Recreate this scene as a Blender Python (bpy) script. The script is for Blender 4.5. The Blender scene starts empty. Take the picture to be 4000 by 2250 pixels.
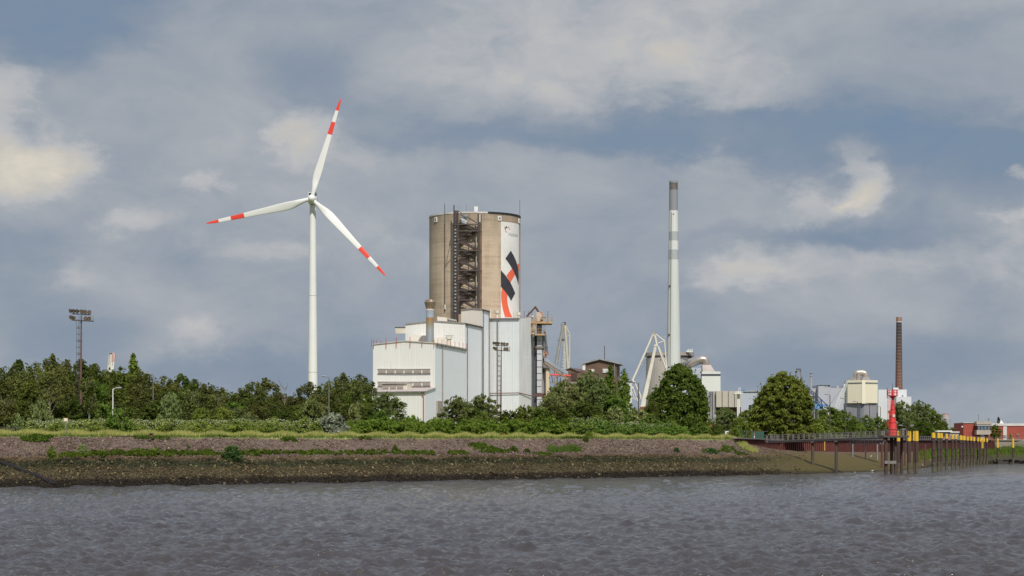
import bpy, math, random
import numpy as np
from mathutils import Vector, Matrix
R = math.radians
scene = bpy.context.scene
C = scene.collection
# ------------------------------------------------------------------ camera
F = 8000.0; HX = 2000.0; HY = 1757.0; EYE = 5.0
cd = bpy.data.cameras.new('camera'); cam = bpy.data.objects.new('camera', cd); C.objects.link(cam)
cam.location = (0, 0, EYE); cam.rotation_euler = (R(90), 0, 0)
cd.sensor_width = 36; cd.lens = F / 4000 * 36; cd.shift_y = (HY - 1125) / 4000
cd.clip_start = 0.5; cd.clip_end = 20000
scene.camera = cam
# ------------------------------------------------------------------ sun
SUN_EL, SUN_AZ = 46.0, 13.0          # degrees above the horizon, degrees to the right of straight behind the camera
sd = bpy.data.lights.new('sun', 'SUN'); sun = bpy.data.objects.new('sun', sd); C.objects.link(sun)
sd.energy = 4.0; sd.angle = R(0.5); sd.color = (1.0, 0.95, 0.87)
sdir = Vector((math.sin(R(SUN_AZ)) * math.cos(R(SUN_EL)), -math.cos(R(SUN_AZ)) * math.cos(R(SUN_EL)), math.sin(R(SUN_EL))))
sun.rotation_euler = sdir.to_track_quat('Z', 'Y').to_euler()
scene.view_settings.view_transform = 'Standard'; scene.view_settings.look = 'None'
scene.view_settings.exposure = 0.0; scene.view_settings.gamma = 1.0
# ------------------------------------------------------------------ sky: Nishita behind a broken layer of grey cloud
world = bpy.data.worlds.new('World'); scene.world = world; world.use_nodes = True
def nd(nt, t, **kw):
    n = nt.nodes.new(t)
    for k, v in kw.items(): setattr(n, k, v)
    return n
def lk(nt, a, b): nt.links.new(a, b)
def mth(nt, op, a, b=None, c=None, clamp=False):
    n = nd(nt, 'ShaderNodeMath', operation=op); n.use_clamp = clamp
    for i, x in enumerate((a, b, c)):
        if x is None: continue
        if isinstance(x, (int, float)): n.inputs[i].default_value = x
        else: lk(nt, x, n.inputs[i])
    return n.outputs[0]
def vmt(nt, op, a, b=None, scale=None):
    n = nd(nt, 'ShaderNodeVectorMath', operation=op)
    for i, x in enumerate((a, b)):
        if x is None: continue
        if isinstance(x, (tuple, list)): n.inputs[i].default_value = x
        else: lk(nt, x, n.inputs[i])
    if scale is not None: n.inputs['Scale'].default_value = scale
    return n
def ramp(nt, fac, stops, interp='LINEAR'):
    n = nd(nt, 'ShaderNodeValToRGB'); cr = n.color_ramp; cr.interpolation = interp
    while len(cr.elements) < len(stops): cr.elements.new(0.5)
    for e, (p, c) in zip(cr.elements, stops):
        e.position = p; e.color = (*c, 1) if len(c) == 3 else c
    lk(nt, fac, n.inputs[0]); return n.outputs[0]
def noise(nt, vec, scale, detail=5, rough=0.55, dist=0.0, col=False):
    n = nd(nt, 'ShaderNodeTexNoise'); n.inputs['Scale'].default_value = scale; n.inputs['Detail'].default_value = detail
    n.inputs['Roughness'].default_value = rough; n.inputs['Distortion'].default_value = dist
    lk(nt, vec, n.inputs['Vector']); return n.outputs['Color' if col else 'Fac']
def sRGB(r, g, b):
    f = lambda c: (c / 255 / 12.92) if c <= 10.3 else ((c / 255 + 0.055) / 1.055) ** 2.4
    return (f(r), f(g), f(b))
def build_sky():
    nt = world.node_tree; nt.nodes.clear()
    out = nd(nt, 'ShaderNodeOutputWorld'); bg = nd(nt, 'ShaderNodeBackground'); bg.inputs['Strength'].default_value = 0.1
    lk(nt, bg.outputs[0], out.inputs[0])
    tc = nd(nt, 'ShaderNodeTexCoord'); sep = nd(nt, 'ShaderNodeSeparateXYZ'); lk(nt, tc.outputs['Generated'], sep.inputs[0])
    X, Y, Z = sep.outputs
    sky = nd(nt, 'ShaderNodeTexSky'); sky.sky_type = 'NISHITA'; sky.sun_disc = False
    sky.sun_elevation = R(SUN_EL); sky.sun_rotation = R(180 - SUN_AZ); sky.air_density = 1.2; sky.dust_density = 1.5
    # azimuth and elevation on the dome, in units of 1/8 radian
    az = mth(nt, 'MULTIPLY', mth(nt, 'ARCTAN2', X, Y), 8.0)
    hyp = mth(nt, 'SQRT', mth(nt, 'ADD', mth(nt, 'MULTIPLY', X, X), mth(nt, 'MULTIPLY', Y, Y)))
    el = mth(nt, 'MULTIPLY', mth(nt, 'ARCTAN2', Z, hyp), 8.0)
    cb = nd(nt, 'ShaderNodeCombineXYZ'); lk(nt, az, cb.inputs[0]); lk(nt, el, cb.inputs[1])
    P0 = cb.outputs[0]
    st = vmt(nt, 'MULTIPLY', P0, (1.0, 1.7, 1.0)).outputs[0]
    w1 = vmt(nt, 'SUBTRACT', noise(nt, st, 2.2, 6, 0.62, col=True), (0.5, 0.5, 0.5)).outputs[0]
    w1 = vmt(nt, 'MULTIPLY', w1, (0.62, 0.34, 0.0)).outputs[0]
    P = vmt(nt, 'ADD', P0, w1).outputs[0]
    # cloud masses: centre (x, y), half size, amount; azimuth and elevation as above
    blobs = [
     # thick dark bases and blue gaps
     (.18,.10,.46,.16,-.95),(.10,.26,.20,.10,-.4),(.55,.02,.5,.10,-.3),
     (1.05,.35,.35,.12,-.22),(1.45,.45,.4,.14,-.2),(1.25,.3,.2,.15,-.25),
     (2.15,.55,.75,.055,-.65),(2.85,.52,.28,.07,-1.1),(2.45,.47,.35,.06,-.4),(3.1,.50,.35,.09,-.45),(3.05,.64,.28,.09,-.55),(3.55,.56,.38,.08,-.65),
     (3.85,.60,.45,.09,-.75),(3.8,.75,.30,.12,-.55),(3.3,.93,.48,.055,-.75),(3.75,.16,.35,.07,-.35),(3.5,.4,.5,.12,-.15),
     (.1,.95,.35,.10,-.30),(.7,1.0,.25,.12,-.15),(1.55,.75,.35,.10,-.12),(1.0,1.02,.12,.05,-.15),
     (0.0,1.15,.5,.2,-.3),(.2,1.3,.3,.14,-.3),(1.0,1.48,.6,.10,-.65),(1.7,1.35,.7,.14,-.25),(2.3,1.15,.6,.16,-.15),
     (3.9,1.42,.7,.13,-.35),(3.2,1.45,.6,.12,-.3),(2.3,1.5,.6,.12,-.3),(2.4,.85,.5,.15,-.15),
     # sunlit cloud
     (.10,.70,.24,.10,1.0),(.24,.64,.12,.07,.55),(.02,.55,.1,.10,.55),(.05,.36,.14,.12,.5),(.10,.44,.12,.10,.25),
     (1.17,.51,.12,.09,.85),(1.12,.58,.10,.05,.35),(1.3,.62,.18,.08,.4),(.81,.74,.11,.05,.7),(.52,.92,.10,.05,.45),(.6,.86,.10,.06,.3),
     (1.05,.94,.3,.06,.45),(.30,1.10,.10,.05,.35),(.85,1.33,.16,.11,.55),(.4,1.0,.4,.12,.2),(1.55,.95,.2,.08,.25),
     (2.1,.28,.55,.17,.55),(2.65,.25,.4,.15,.42),(3.0,.36,.2,.08,.2),(1.95,.05,.5,.08,.25),(2.7,.02,.3,.08,.5),
     (3.37,.62,.12,.10,.75),(3.38,.75,.12,.06,.95),(3.28,.79,.1,.03,.6),(3.05,.75,.09,.06,.5),(2.8,.65,.22,.09,.35),(3.12,.84,.12,.06,.4),
     (3.90,.70,.04,.025,.8),(3.97,.72,.05,.025,.7),(3.93,.88,.08,.04,.7),(3.9,1.0,.25,.07,.35),
     (2.85,1.05,.14,.05,.5),(3.3,1.07,.6,.08,.4),(2.0,.9,.3,.1,.15),(2.95,.95,.2,.15,.2)]
    tb = td = None
    for (px, py, sx, sy, a) in blobs:
        q = vmt(nt, 'SUBTRACT', P, (px - 2.0, 1.757 - py, 0)).outputs[0]
        q = vmt(nt, 'MULTIPLY', q, (1 / sx, 1 / sy, 0)).outputs[0]
        l2 = vmt(nt, 'DOT_PRODUCT', q, q).outputs['Value']
        g = mth(nt, 'POWER', 0.42, l2)
        if a > 0: tb = mth(nt, 'MULTIPLY_ADD', g, a, tb if tb is not None else 0.0)
        else: td = mth(nt, 'MULTIPLY_ADD', g, -a, td if td is not None else 0.0)
    big = mth(nt, 'SUBTRACT', noise(nt, st, 1.6, 8, 0.55, 0.4), 0.5)
    sft = mth(nt, 'SUBTRACT', noise(nt, st, 5.0, 8, 0.62, 0.5), 0.5)
    def sstep(x, lo, hi):
        n = nd(nt, 'ShaderNodeMapRange', interpolation_type='SMOOTHSTEP'); lk(nt, x, n.inputs[0]); n.inputs[1].default_value = lo; n.inputs[2].default_value = hi; return n.outputs[0]
    B = mth(nt, 'MULTIPLY_ADD', sft, 0.9, tb); B2 = mth(nt, 'MULTIPLY_ADD', big, 0.5, tb)
    D_ = mth(nt, 'MULTIPLY_ADD', sft, 0.45, td)
    v = mth(nt, 'MULTIPLY_ADD', big, 0.56, 0.55)
    v = mth(nt, 'MULTIPLY_ADD', sft, 0.24, v)
    v = mth(nt, 'MULTIPLY_ADD', sstep(B, 0.18, 0.72), 0.15, v)
    v = mth(nt, 'MULTIPLY_ADD', sstep(B2, 0.0, 1.25), 0.25, v)
    v = mth(nt, 'MULTIPLY_ADD', sstep(D_, -0.05, 1.0), -0.38, v)
    v = mth(nt, 'ADD', v, 0.0, clamp=True)
    s = lambda r, g, b: tuple(10 * c for c in sRGB(r, g, b))
    col = ramp(nt, v, [(0.0, s(108, 131, 160)), (0.20, s(122, 139, 160)), (0.38, s(139, 151, 167)), (0.52, s(156, 164, 174)),
                       (0.66, s(173, 177, 183)), (0.80, s(184, 186, 189)), (0.90, s(196, 193, 187)), (1.0, s(218, 211, 197))])
    hi_ = nd(nt, 'ShaderNodeMapRange', interpolation_type='SMOOTHSTEP'); lk(nt, el, hi_.inputs[0]); hi_.inputs[1].default_value = 1.9; hi_.inputs[2].default_value = 5.0; hi_.inputs[4].default_value = 0.75
    up_ = nd(nt, 'ShaderNodeMix', data_type='RGBA'); lk(nt, hi_.outputs[0], up_.inputs[0]); lk(nt, col, up_.inputs[6]); up_.inputs[7].default_value = (*s(184, 192, 222), 1); col = up_.outputs[2]
    cover = mth(nt, 'MULTIPLY_ADD', v, 0.3, 0.88, clamp=True)
    mix = nd(nt, 'ShaderNodeMix', data_type='RGBA'); lk(nt, cover, mix.inputs[0]); lk(nt, sky.outputs[0], mix.inputs[6]); lk(nt, col, mix.inputs[7])
    lk(nt, mix.outputs[2], bg.inputs['Color'])
build_sky()
# ------------------------------------------------------------------ helpers
def P(px, py, d): return Vector(((px - HX) / F * d, d, EYE + (HY - py) / F * d))
def XY(px, d): return ((px - HX) / F * d, d)
def ZZ(py, d): return EYE + (HY - py) / F * d
def thing(name, label, cat, loc=(0, 0, 0), group=None, kind=None):
    o = bpy.data.objects.new(name, None); C.objects.link(o); o.location = loc
    o.empty_display_size = 0.5
    o['label'] = label; o['category'] = cat
    if group: o['group'] = group
    if kind: o['kind'] = kind
    return o
def tag(o, label=None, cat=None, group=None, kind=None):
    if label: o['label'] = label
    if cat: o['category'] = cat
    if group: o['group'] = group
    if kind: o['kind'] = kind
    return o
def root_loc(o):
    v = Vector((0, 0, 0))
    while o is not None: v += o.location; o = o.parent
    return v
def copy_tree(o, parent=None):
    c = o.copy(); C.objects.link(c)
    if parent is not None: c.parent = parent
    for ch in list(o.children): copy_tree(ch, c)
    return c
def fast_mesh(name, V, Fc, mat=None, parent=None, smooth=False, col=None):
    me = bpy.data.meshes.new(name); V = np.asarray(V, dtype=np.float32); Fc = np.asarray(Fc, dtype=np.int32)
    k = Fc.shape[1]; n = len(Fc)
    me.vertices.add(len(V)); me.vertices.foreach_set('co', V.ravel())
    me.loops.add(n * k); me.loops.foreach_set('vertex_index', Fc.ravel())
    me.polygons.add(n); me.polygons.foreach_set('loop_start', np.arange(0, n * k, k, dtype=np.int32))
    me.update(calc_edges=True)
    if smooth: me.polygons.foreach_set('use_smooth', np.ones(n, dtype=bool))
    if col is not None:
        a = me.color_attributes.new('tint', 'FLOAT_COLOR', 'POINT')
        a.data.foreach_set('color', np.concatenate([col, np.ones((len(col), 1))], 1).astype(np.float32).ravel())
    if mat: me.materials.append(mat)
    o = bpy.data.objects.new(name, me); C.objects.link(o)
    if parent is not None: o.parent = parent
    return o
class MB:
    """collects faces in world (or local) coordinates and links them as one mesh"""
    def __init__(s): s.v = []; s.f = []; s.sm = []
    def add(s, vs, fs, smooth=False):
        b = len(s.v); s.v += [tuple(v) for v in vs]; s.f += [tuple(b + i for i in f) for f in fs]; s.sm += [smooth] * len(fs); return s
    def hexa(s, p):   # 4 bottom, 4 top
        return s.add(p, [(3, 2, 1, 0), (4, 5, 6, 7), (0, 1, 5, 4), (1, 2, 6, 5), (2, 3, 7, 6), (3, 0, 4, 7)])
    def box(s, c, d, rz=0.0):
        m = Matrix.Rotation(rz, 3, 'Z'); c = Vector(c); h = [x / 2 for x in d]
        pts = [c + m @ Vector((sx * h[0], sy * h[1], sz * h[2])) for sz in (-1, 1) for (sx, sy) in ((-1, -1), (1, -1), (1, 1), (-1, 1))]
        return s.hexa(pts)
    def prism(s, fp, z0, z1):
        n = len(fp); zt = z1 if isinstance(z1, (list, tuple)) else [z1] * n; zb = z0 if isinstance(z0, (list, tuple)) else [z0] * n
        vs = [(x, y, zb[i]) for i, (x, y) in enumerate(fp)] + [(x, y, zt[i]) for i, (x, y) in enumerate(fp)]
        fs = [tuple(range(n))[::-1], tuple(range(n, 2 * n))] + [(i, (i + 1) % n, n + (i + 1) % n, n + i) for i in range(n)]
        return s.add(vs, fs)
    def bar(s, a, b, w, h=None):
        h = h or w; a = Vector(a); b = Vector(b); t = (b - a).normalized()
        up = Vector((0, 0, 1)) if abs(t.z) < 0.95 else Vector((0, 1, 0))
        x = t.cross(up).normalized(); y = x.cross(t).normalized()
        c = lambda q: [q - x * w / 2 - y * h / 2, q + x * w / 2 - y * h / 2, q + x * w / 2 + y * h / 2, q - x * w / 2 + y * h / 2]
        return s.hexa(c(a) + c(b))
    def tube(s, pts, rad, n=10, caps=True):
        pts = [Vector(p) for p in pts]; rad = rad if isinstance(rad, (list, tuple)) else [rad] * len(pts)
        rings = []; prev = None
        for i, p in enumerate(pts):
            if i == 0: t = pts[1] - pts[0]
            elif i == len(pts) - 1: t = pts[-1] - pts[-2]
            else: t = (pts[i] - pts[i - 1]).normalized() + (pts[i + 1] - pts[i]).normalized()
            t.normalize()
            if prev is None:
                up = Vector((0, 0, 1)) if abs(t.z) < 0.9 else Vector((0, 1, 0)); x = t.cross(up).normalized()
            else: x = (prev - t * prev.dot(t)).normalized()
            prev = x; y = t.cross(x)
            rings.append([p + (x * math.cos(2 * math.pi * k / n) + y * math.sin(2 * math.pi * k / n)) * rad[i] for k in range(n)])
        vs = [v for r in rings for v in r]
        fs = [(i * n + k, i * n + (k + 1) % n, (i + 1) * n + (k + 1) % n, (i + 1) * n + k) for i in range(len(pts) - 1) for k in range(n)]
        s.add(vs, fs, True)
        if caps:
            s.add(rings[0], [tuple(range(n))[::-1]]); s.add(rings[-1], [tuple(range(n))])
        return s
    def lathe(s, c, prof, n=24, smooth=True, a0=0.0, a1=2 * math.pi):
        c = Vector(c); full = abs(a1 - a0 - 2 * math.pi) < 1e-6; m = n if full else n + 1
        for j in range(len(prof) - 1):
            vs = []
            for (r, z) in (prof[j], prof[j + 1]):
                vs += [(c.x + r * math.cos(a0 + (a1 - a0) * k / n), c.y + r * math.sin(a0 + (a1 - a0) * k / n), c.z + z) for k in range(m)]
            s.add(vs, [(k, (k + 1) % m, m + (k + 1) % m, m + k) for k in range(n)], smooth)
        return s
    def cyl(s, c, r, z0, z1, n=24, r1=None):
        r1 = r if r1 is None else r1; c = Vector((c[0], c[1], 0))
        s.lathe(c, [(r, z0), (r1, z1)], n)
        s.add([(c.x + r1 * math.cos(2 * math.pi * k / n), c.y + r1 * math.sin(2 * math.pi * k / n), z1) for k in range(n)], [tuple(range(n))])
        s.add([(c.x + r * math.cos(2 * math.pi * k / n), c.y + r * math.sin(2 * math.pi * k / n), z0) for k in range(n)], [tuple(range(n))[::-1]])
        return s
    def build(s, name, mat, parent=None):
        off = root_loc(parent) if parent is not None else Vector((0, 0, 0))
        me = bpy.data.meshes.new(name)
        me.from_pydata([(v[0] - off.x, v[1] - off.y, v[2] - off.z) for v in s.v], [], s.f); me.update()
        me.polygons.foreach_set('use_smooth', s.sm)
        if mat: me.materials.append(mat)
        o = bpy.data.objects.new(name, me); C.objects.link(o)
        if parent is not None: o.parent = parent
        return o
# ------------------------------------------------------------------ materials
def mat(name, c1, c2=None, scale=0.5, rough=0.7, metal=0.0, stretch=(1, 1, 1), bump=0.0, bscale=None, contrast=(0.35, 0.65), c3=None, c3s=2.0, c3t=(0.6, 0.75)):
    m = bpy.data.materials.new(name); m.use_nodes = True; nt = m.node_tree; b = nt.nodes['Principled BSDF']
    b.inputs['Roughness'].default_value = rough; b.inputs['Metallic'].default_value = metal
    tc = nd(nt, 'ShaderNodeTexCoord'); v = vmt(nt, 'MULTIPLY', tc.outputs['Object'], stretch).outputs[0]
    c2 = c2 or tuple(x * 0.82 for x in c1)
    f = noise(nt, v, scale, 6, 0.6)
    col = ramp(nt, f, [(contrast[0], c1), (contrast[1], c2)])
    if c3:
        f3 = noise(nt, v, scale * c3s, 5, 0.65, 0.6); k = ramp(nt, f3, [(c3t[0], (0, 0, 0)), (c3t[1], (1, 1, 1))])
        mx = nd(nt, 'ShaderNodeMix', data_type='RGBA'); lk(nt, k, mx.inputs[0]); lk(nt, col, mx.inputs[6]); mx.inputs[7].default_value = (*c3, 1); col = mx.outputs[2]
    lk(nt, col, b.inputs['Base Color'])
    if bump:
        bn = nd(nt, 'ShaderNodeBump'); bn.inputs['Strength'].default_value = bump; bn.inputs['Distance'].default_value = 0.1
        lk(nt, noise(nt, tc.outputs['Object'], bscale or scale * 6, 4, 0.6), bn.inputs['Height']); lk(nt, bn.outputs[0], b.inputs['Normal'])
    return m
def clad(name, c1, c2, dirv=(1, 0), pitch=1.0, panel=6.0, streak=None):
    """sheet cladding: vertical ribs along dirv, horizontal sheet laps, dirt streaks"""
    m = bpy.data.materials.new(name); m.use_nodes = True; nt = m.node_tree; b = nt.nodes['Principled BSDF']
    b.inputs['Roughness'].default_value = 0.5
    geo = nd(nt, 'ShaderNodeNewGeometry'); sp = nd(nt, 'ShaderNodeSeparateXYZ'); lk(nt, geo.outputs['Position'], sp.inputs[0])
    u = mth(nt, 'ADD', mth(nt, 'MULTIPLY', sp.outputs[0], dirv[0]), mth(nt, 'MULTIPLY', sp.outputs[1], dirv[1]))
    rib = mth(nt, 'SINE', mth(nt, 'MULTIPLY', u, 2 * math.pi / pitch))
    seam = mth(nt, 'FRACT', mth(nt, 'DIVIDE', u, panel)); seam = mth(nt, 'LESS_THAN', seam, 0.02)
    lap = mth(nt, 'LESS_THAN', mth(nt, 'FRACT', mth(nt, 'DIVIDE', sp.outputs[2], 7.3)), 0.012)
    cx = nd(nt, 'ShaderNodeCombineXYZ'); lk(nt, mth(nt, 'MULTIPLY', u, 1.0), cx.inputs[0]); lk(nt, mth(nt, 'MULTIPLY', sp.outputs[2], 0.06), cx.inputs[1])
    st = noise(nt, cx.outputs[0], 0.9, 5, 0.6)
    big = noise(nt, geo.outputs['Position'], 0.12, 4, 0.5)
    k = mth(nt, 'MULTIPLY_ADD', st, 0.7, mth(nt, 'MULTIPLY', big, 0.5))
    col = ramp(nt, k, [(0.48, c1), (0.88, c2)])
    dk = mth(nt, 'ADD', mth(nt, 'MULTIPLY', mth(nt, 'MULTIPLY_ADD', rib, 0.5, 0.5), 0.055), mth(nt, 'MULTIPLY', mth(nt, 'MAXIMUM', seam, lap), 0.09))
    # rust and dirt runs: narrow vertical streaks, here and there
    rx = nd(nt, 'ShaderNodeCombineXYZ'); lk(nt, mth(nt, 'MULTIPLY', u, 2.2), rx.inputs[0]); lk(nt, mth(nt, 'MULTIPLY', sp.outputs[2], 0.11), rx.inputs[1])
    rs_ = ramp(nt, noise(nt, rx.outputs[0], 0.8, 6, 0.7), [(0.60, (0, 0, 0)), (0.74, (0.38, 0.38, 0.38))])
    rm = nd(nt, 'ShaderNodeMix', data_type='RGBA'); lk(nt, rs_, rm.inputs[0]); lk(nt, col, rm.inputs[6]); rm.inputs[7].default_value = (0.34, 0.27, 0.20, 1); col = rm.outputs[2]
    mx = nd(nt, 'ShaderNodeMix', data_type='RGBA'); lk(nt, dk, mx.inputs[0]); lk(nt, col, mx.inputs[6]); mx.inputs[7].default_value = (*(streak or (0.12, 0.11, 0.10)), 1)
    lk(nt, mx.outputs[2], b.inputs['Base Color'])
    bn = nd(nt, 'ShaderNodeBump'); bn.inputs['Strength'].default_value = 0.15; bn.inputs['Distance'].default_value = 0.05
    lk(nt, rib, bn.inputs['Height']); lk(nt, bn.outputs[0], b.inputs['Normal'])
    return m
def leafmat(name, c1, c2, trans=0.35, var=0.35):
    m = bpy.data.materials.new(name); m.use_nodes = True; nt = m.node_tree; nt.nodes.clear()
    out = nd(nt, 'ShaderNodeOutputMaterial'); dif = nd(nt, 'ShaderNodeBsdfDiffuse'); tr = nd(nt, 'ShaderNodeBsdfTranslucent'); mx = nd(nt, 'ShaderNodeMixShader')
    geo = nd(nt, 'ShaderNodeNewGeometry'); oi = nd(nt, 'ShaderNodeObjectInfo')
    f = noise(nt, geo.outputs['Position'], 0.45, 4, 0.6)
    f = mth(nt, 'MULTIPLY_ADD', mth(nt, 'SUBTRACT', geo.outputs['Random Per Island'], 0.5), 0.36, f)
    col = ramp(nt, f, [(0.25, c1), (0.78, c2)])
    hs = nd(nt, 'ShaderNodeHueSaturation'); lk(nt, col, hs.inputs['Color'])
    lk(nt, mth(nt, 'MULTIPLY_ADD', oi.outputs['Random'], var * 0.9, 1 - var * 0.45), hs.inputs['Value'])
    lk(nt, mth(nt, 'MULTIPLY_ADD', mth(nt, 'FRACT', mth(nt, 'MULTIPLY', oi.outputs['Random'], 7.13)), 0.035, 0.485), hs.inputs['Hue'])
    lk(nt, hs.outputs[0], dif.inputs[0]); lk(nt, hs.outputs[0], tr.inputs[0]); mx.inputs[0].default_value = trans
    lk(nt, dif.outputs[0], mx.inputs[1]); lk(nt, tr.outputs[0], mx.inputs[2]); lk(nt, mx.outputs[0], out.inputs[0])
    return m
def tintmat(name, rough=0.85, nscale=1.5, amt=0.35, bump=0.5, rnd=0.0):
    m = bpy.data.materials.new(name); m.use_nodes = True; nt = m.node_tree; b = nt.nodes['Principled BSDF']
    b.inputs['Roughness'].default_value = rough; b.inputs['Specular IOR Level'].default_value = 0.2
    at = nd(nt, 'ShaderNodeAttribute', attribute_name='tint'); geo = nd(nt, 'ShaderNodeNewGeometry')
    f = noise(nt, geo.outputs['Position'], nscale, 6, 0.7)
    if rnd: f = mth(nt, 'MULTIPLY_ADD', mth(nt, 'SUBTRACT', geo.outputs['Random Per Island'], 0.5), rnd, f)
    f = mth(nt, 'MULTIPLY_ADD', mth(nt, 'SUBTRACT', f, 0.5), amt * 4, 1.0)
    v = nd(nt, 'ShaderNodeVectorMath', operation='SCALE'); lk(nt, at.outputs['Color'], v.inputs[0]); lk(nt, f, v.inputs['Scale'])
    lk(nt, v.outputs[0], b.inputs['Base Color'])
    if bump:
        bn = nd(nt, 'ShaderNodeBump'); bn.inputs['Strength'].default_value = bump; bn.inputs['Distance'].default_value = 0.3
        lk(nt, noise(nt, geo.outputs['Position'], nscale * 1.6, 5, 0.7), bn.inputs['Height']); lk(nt, bn.outputs[0], b.inputs['Normal'])
    return m
# ------------------------------------------------------------------ terrain
WP = [(-1500, 227), (0, 268), (900, 294), (1700, 328), (2400, 367), (2880, 400), (3040, 417), (3270, 440), (3453, 470), (3587, 540), (3641, 615), (3880, 735), (4100, 742), (6500, 860)]
def d0(px): return float(np.interp(px, [a for a, b in WP], [b for a, b in WP]))
def bank(px, up=0.0):
    d = d0(px); return [(d, 0), (d + 4, 1.25), (d + 14, 3.7 + up * .5), (d + 17.5, 4.4 + up * .6), (d + 27, 6.9 + up), (d + 36, 7.05 + up)]
CT = {-1500: bank(-1500), 0: bank(0), 900: bank(900), 1700: bank(1700, .1), 2400: bank(2400, .22), 2860: bank(2860, .25),
 3040: [(417, 0), (421, 1.0), (445, 3.9), (465, 4.6), (487, 5.0), (489, 7.27)],
 3270: [(440, 0), (445, .6), (470, 2.6), (500, 3.9), (527, 4.5), (529, 7.45)],
 3453: [(470, 0), (475, .4), (500, 2.0), (540, 3.5), (581, 4.5), (583, 7.7)],
 3587: [(540, 0), (545, .4), (570, 1.8), (600, 3.4), (627, 4.5), (629, 7.9)],
 3641: [(615, 0), (619, .5), (628, 1.8), (638, 3.4), (651, 4.5), (653, 8.0)],
 3880: [(735, 0), (736, 1.1), (746, 3.0), (752, 3.8), (760, 4.7), (762, 8.5)],
 3893: [(736, 0), (737, 1.1), (747, 3.0), (757, 4.4), (770, 5.5), (772, 8.5)],
 4100: [(742, 0), (743, 1.1), (752, 3.0), (762, 4.4), (771, 5.5), (773, 8.5)],
 6500: [(860, 0), (861, 1.1), (870, 3.0), (880, 4.4), (890, 5.5), (892, 8.5)]}
CX = sorted(CT)
def rows(px):
    px = min(max(px, CX[0]), CX[-1]); out = []
    for k in range(6):
        out.append((float(np.interp(px, CX, [CT[c][k][0] for c in CX])), float(np.interp(px, CX, [CT[c][k][1] for c in CX]))))
    out[0] = (d0(px), 0.0)
    z5 = out[5][1]
    return [(20, -4), (out[0][0] - 25, -2.2)] + out + [(1300, max(z5, 7.6)), (9000, 7.8)]
def G(px, d):
    r = rows(px); return float(np.interp(d, [a for a, b in r], [b for a, b in r]))
def GXY(x, y): return G(HX + F * x / max(y, 1), y)
_rs = np.random.RandomState(3)
_K = [( _rs.randn(2) * s, _rs.rand() * 6.28, 1.0) for s in (0.15, 0.15, 0.3, 0.3, 0.6, 0.6, 0.9, 0.9) for _ in range(2)]
def wob(x, y): 
    return sum(np.sin(k[0] * x + k[1] * y + p) for (k, p, a) in _K) / len(_K) * 2.0
_K2 = [(_rs.randn(2) * s, _rs.rand() * 6.28) for s in (1.5, 2.5, 4, 6, 8) for _ in range(3)]
def wob2(x, y): return sum(np.sin(k[0] * x + k[1] * y + p) for (k, p) in _K2) / len(_K2) * 2.0
def zone_colour(px, t, x, y):
    """ground colour by zone: t runs 0..5 from the water's edge to the top of the bank"""
    t = np.asarray(t, float); n = wob(x, y)
    tn = t + n * 0.16
    S = np.array([(-9, .030, .025, .018), (0, .018, .014, .009), (.6, .021, .016, .010), (.95, .062, .048, .024), (1.45, .060, .048, .021), (1.62, .026, .028, .010),
                  (1.85, .030, .030, .012), (2.02, .105, .072, .038), (2.5, .13, .094, .075), (2.95, .115, .082, .068), (3.1, .142, .103, .078), (3.9, .147, .107, .082), (4.02, .19, .20, .07), (5.0, .16, .19, .06), (9, .10, .13, .04)])
    M = np.array([(-9, .030, .025, .018), (0, .03, .024, .012), (.5, .05, .042, .016), (1.0, .085, .068, .022), (2.0, .10, .078, .026), (3.0, .115, .085, .035), (3.6, .13, .09, .06), (4.0, .12, .085, .07), (5.0, .15, .14, .08), (9, .10, .13, .04)])
    GS = np.array([(-9, .030, .025, .018), (0, .03, .024, .012), (.5, .04, .034, .016), (1.0, .05, .045, .022), (2.0, .055, .06, .022), (4.0, .07, .08, .03), (5.0, .17, .16, .13), (9, .12, .13, .08)])
    f = lambda A: np.stack([np.interp(tn, A[:, 0], A[:, i]) for i in (1, 2, 3)], -1)
    w1 = np.clip((np.asarray(px) + n * 25 - 2900) / 260, 0, 1)[..., None]; w2 = np.clip((np.asarray(px) + n * 15 - 3600) / 60, 0, 1)[..., None]
    return (f(S) * (1 - w1) + f(M) * w1) * (1 - w2) + f(GS) * w2
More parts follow.
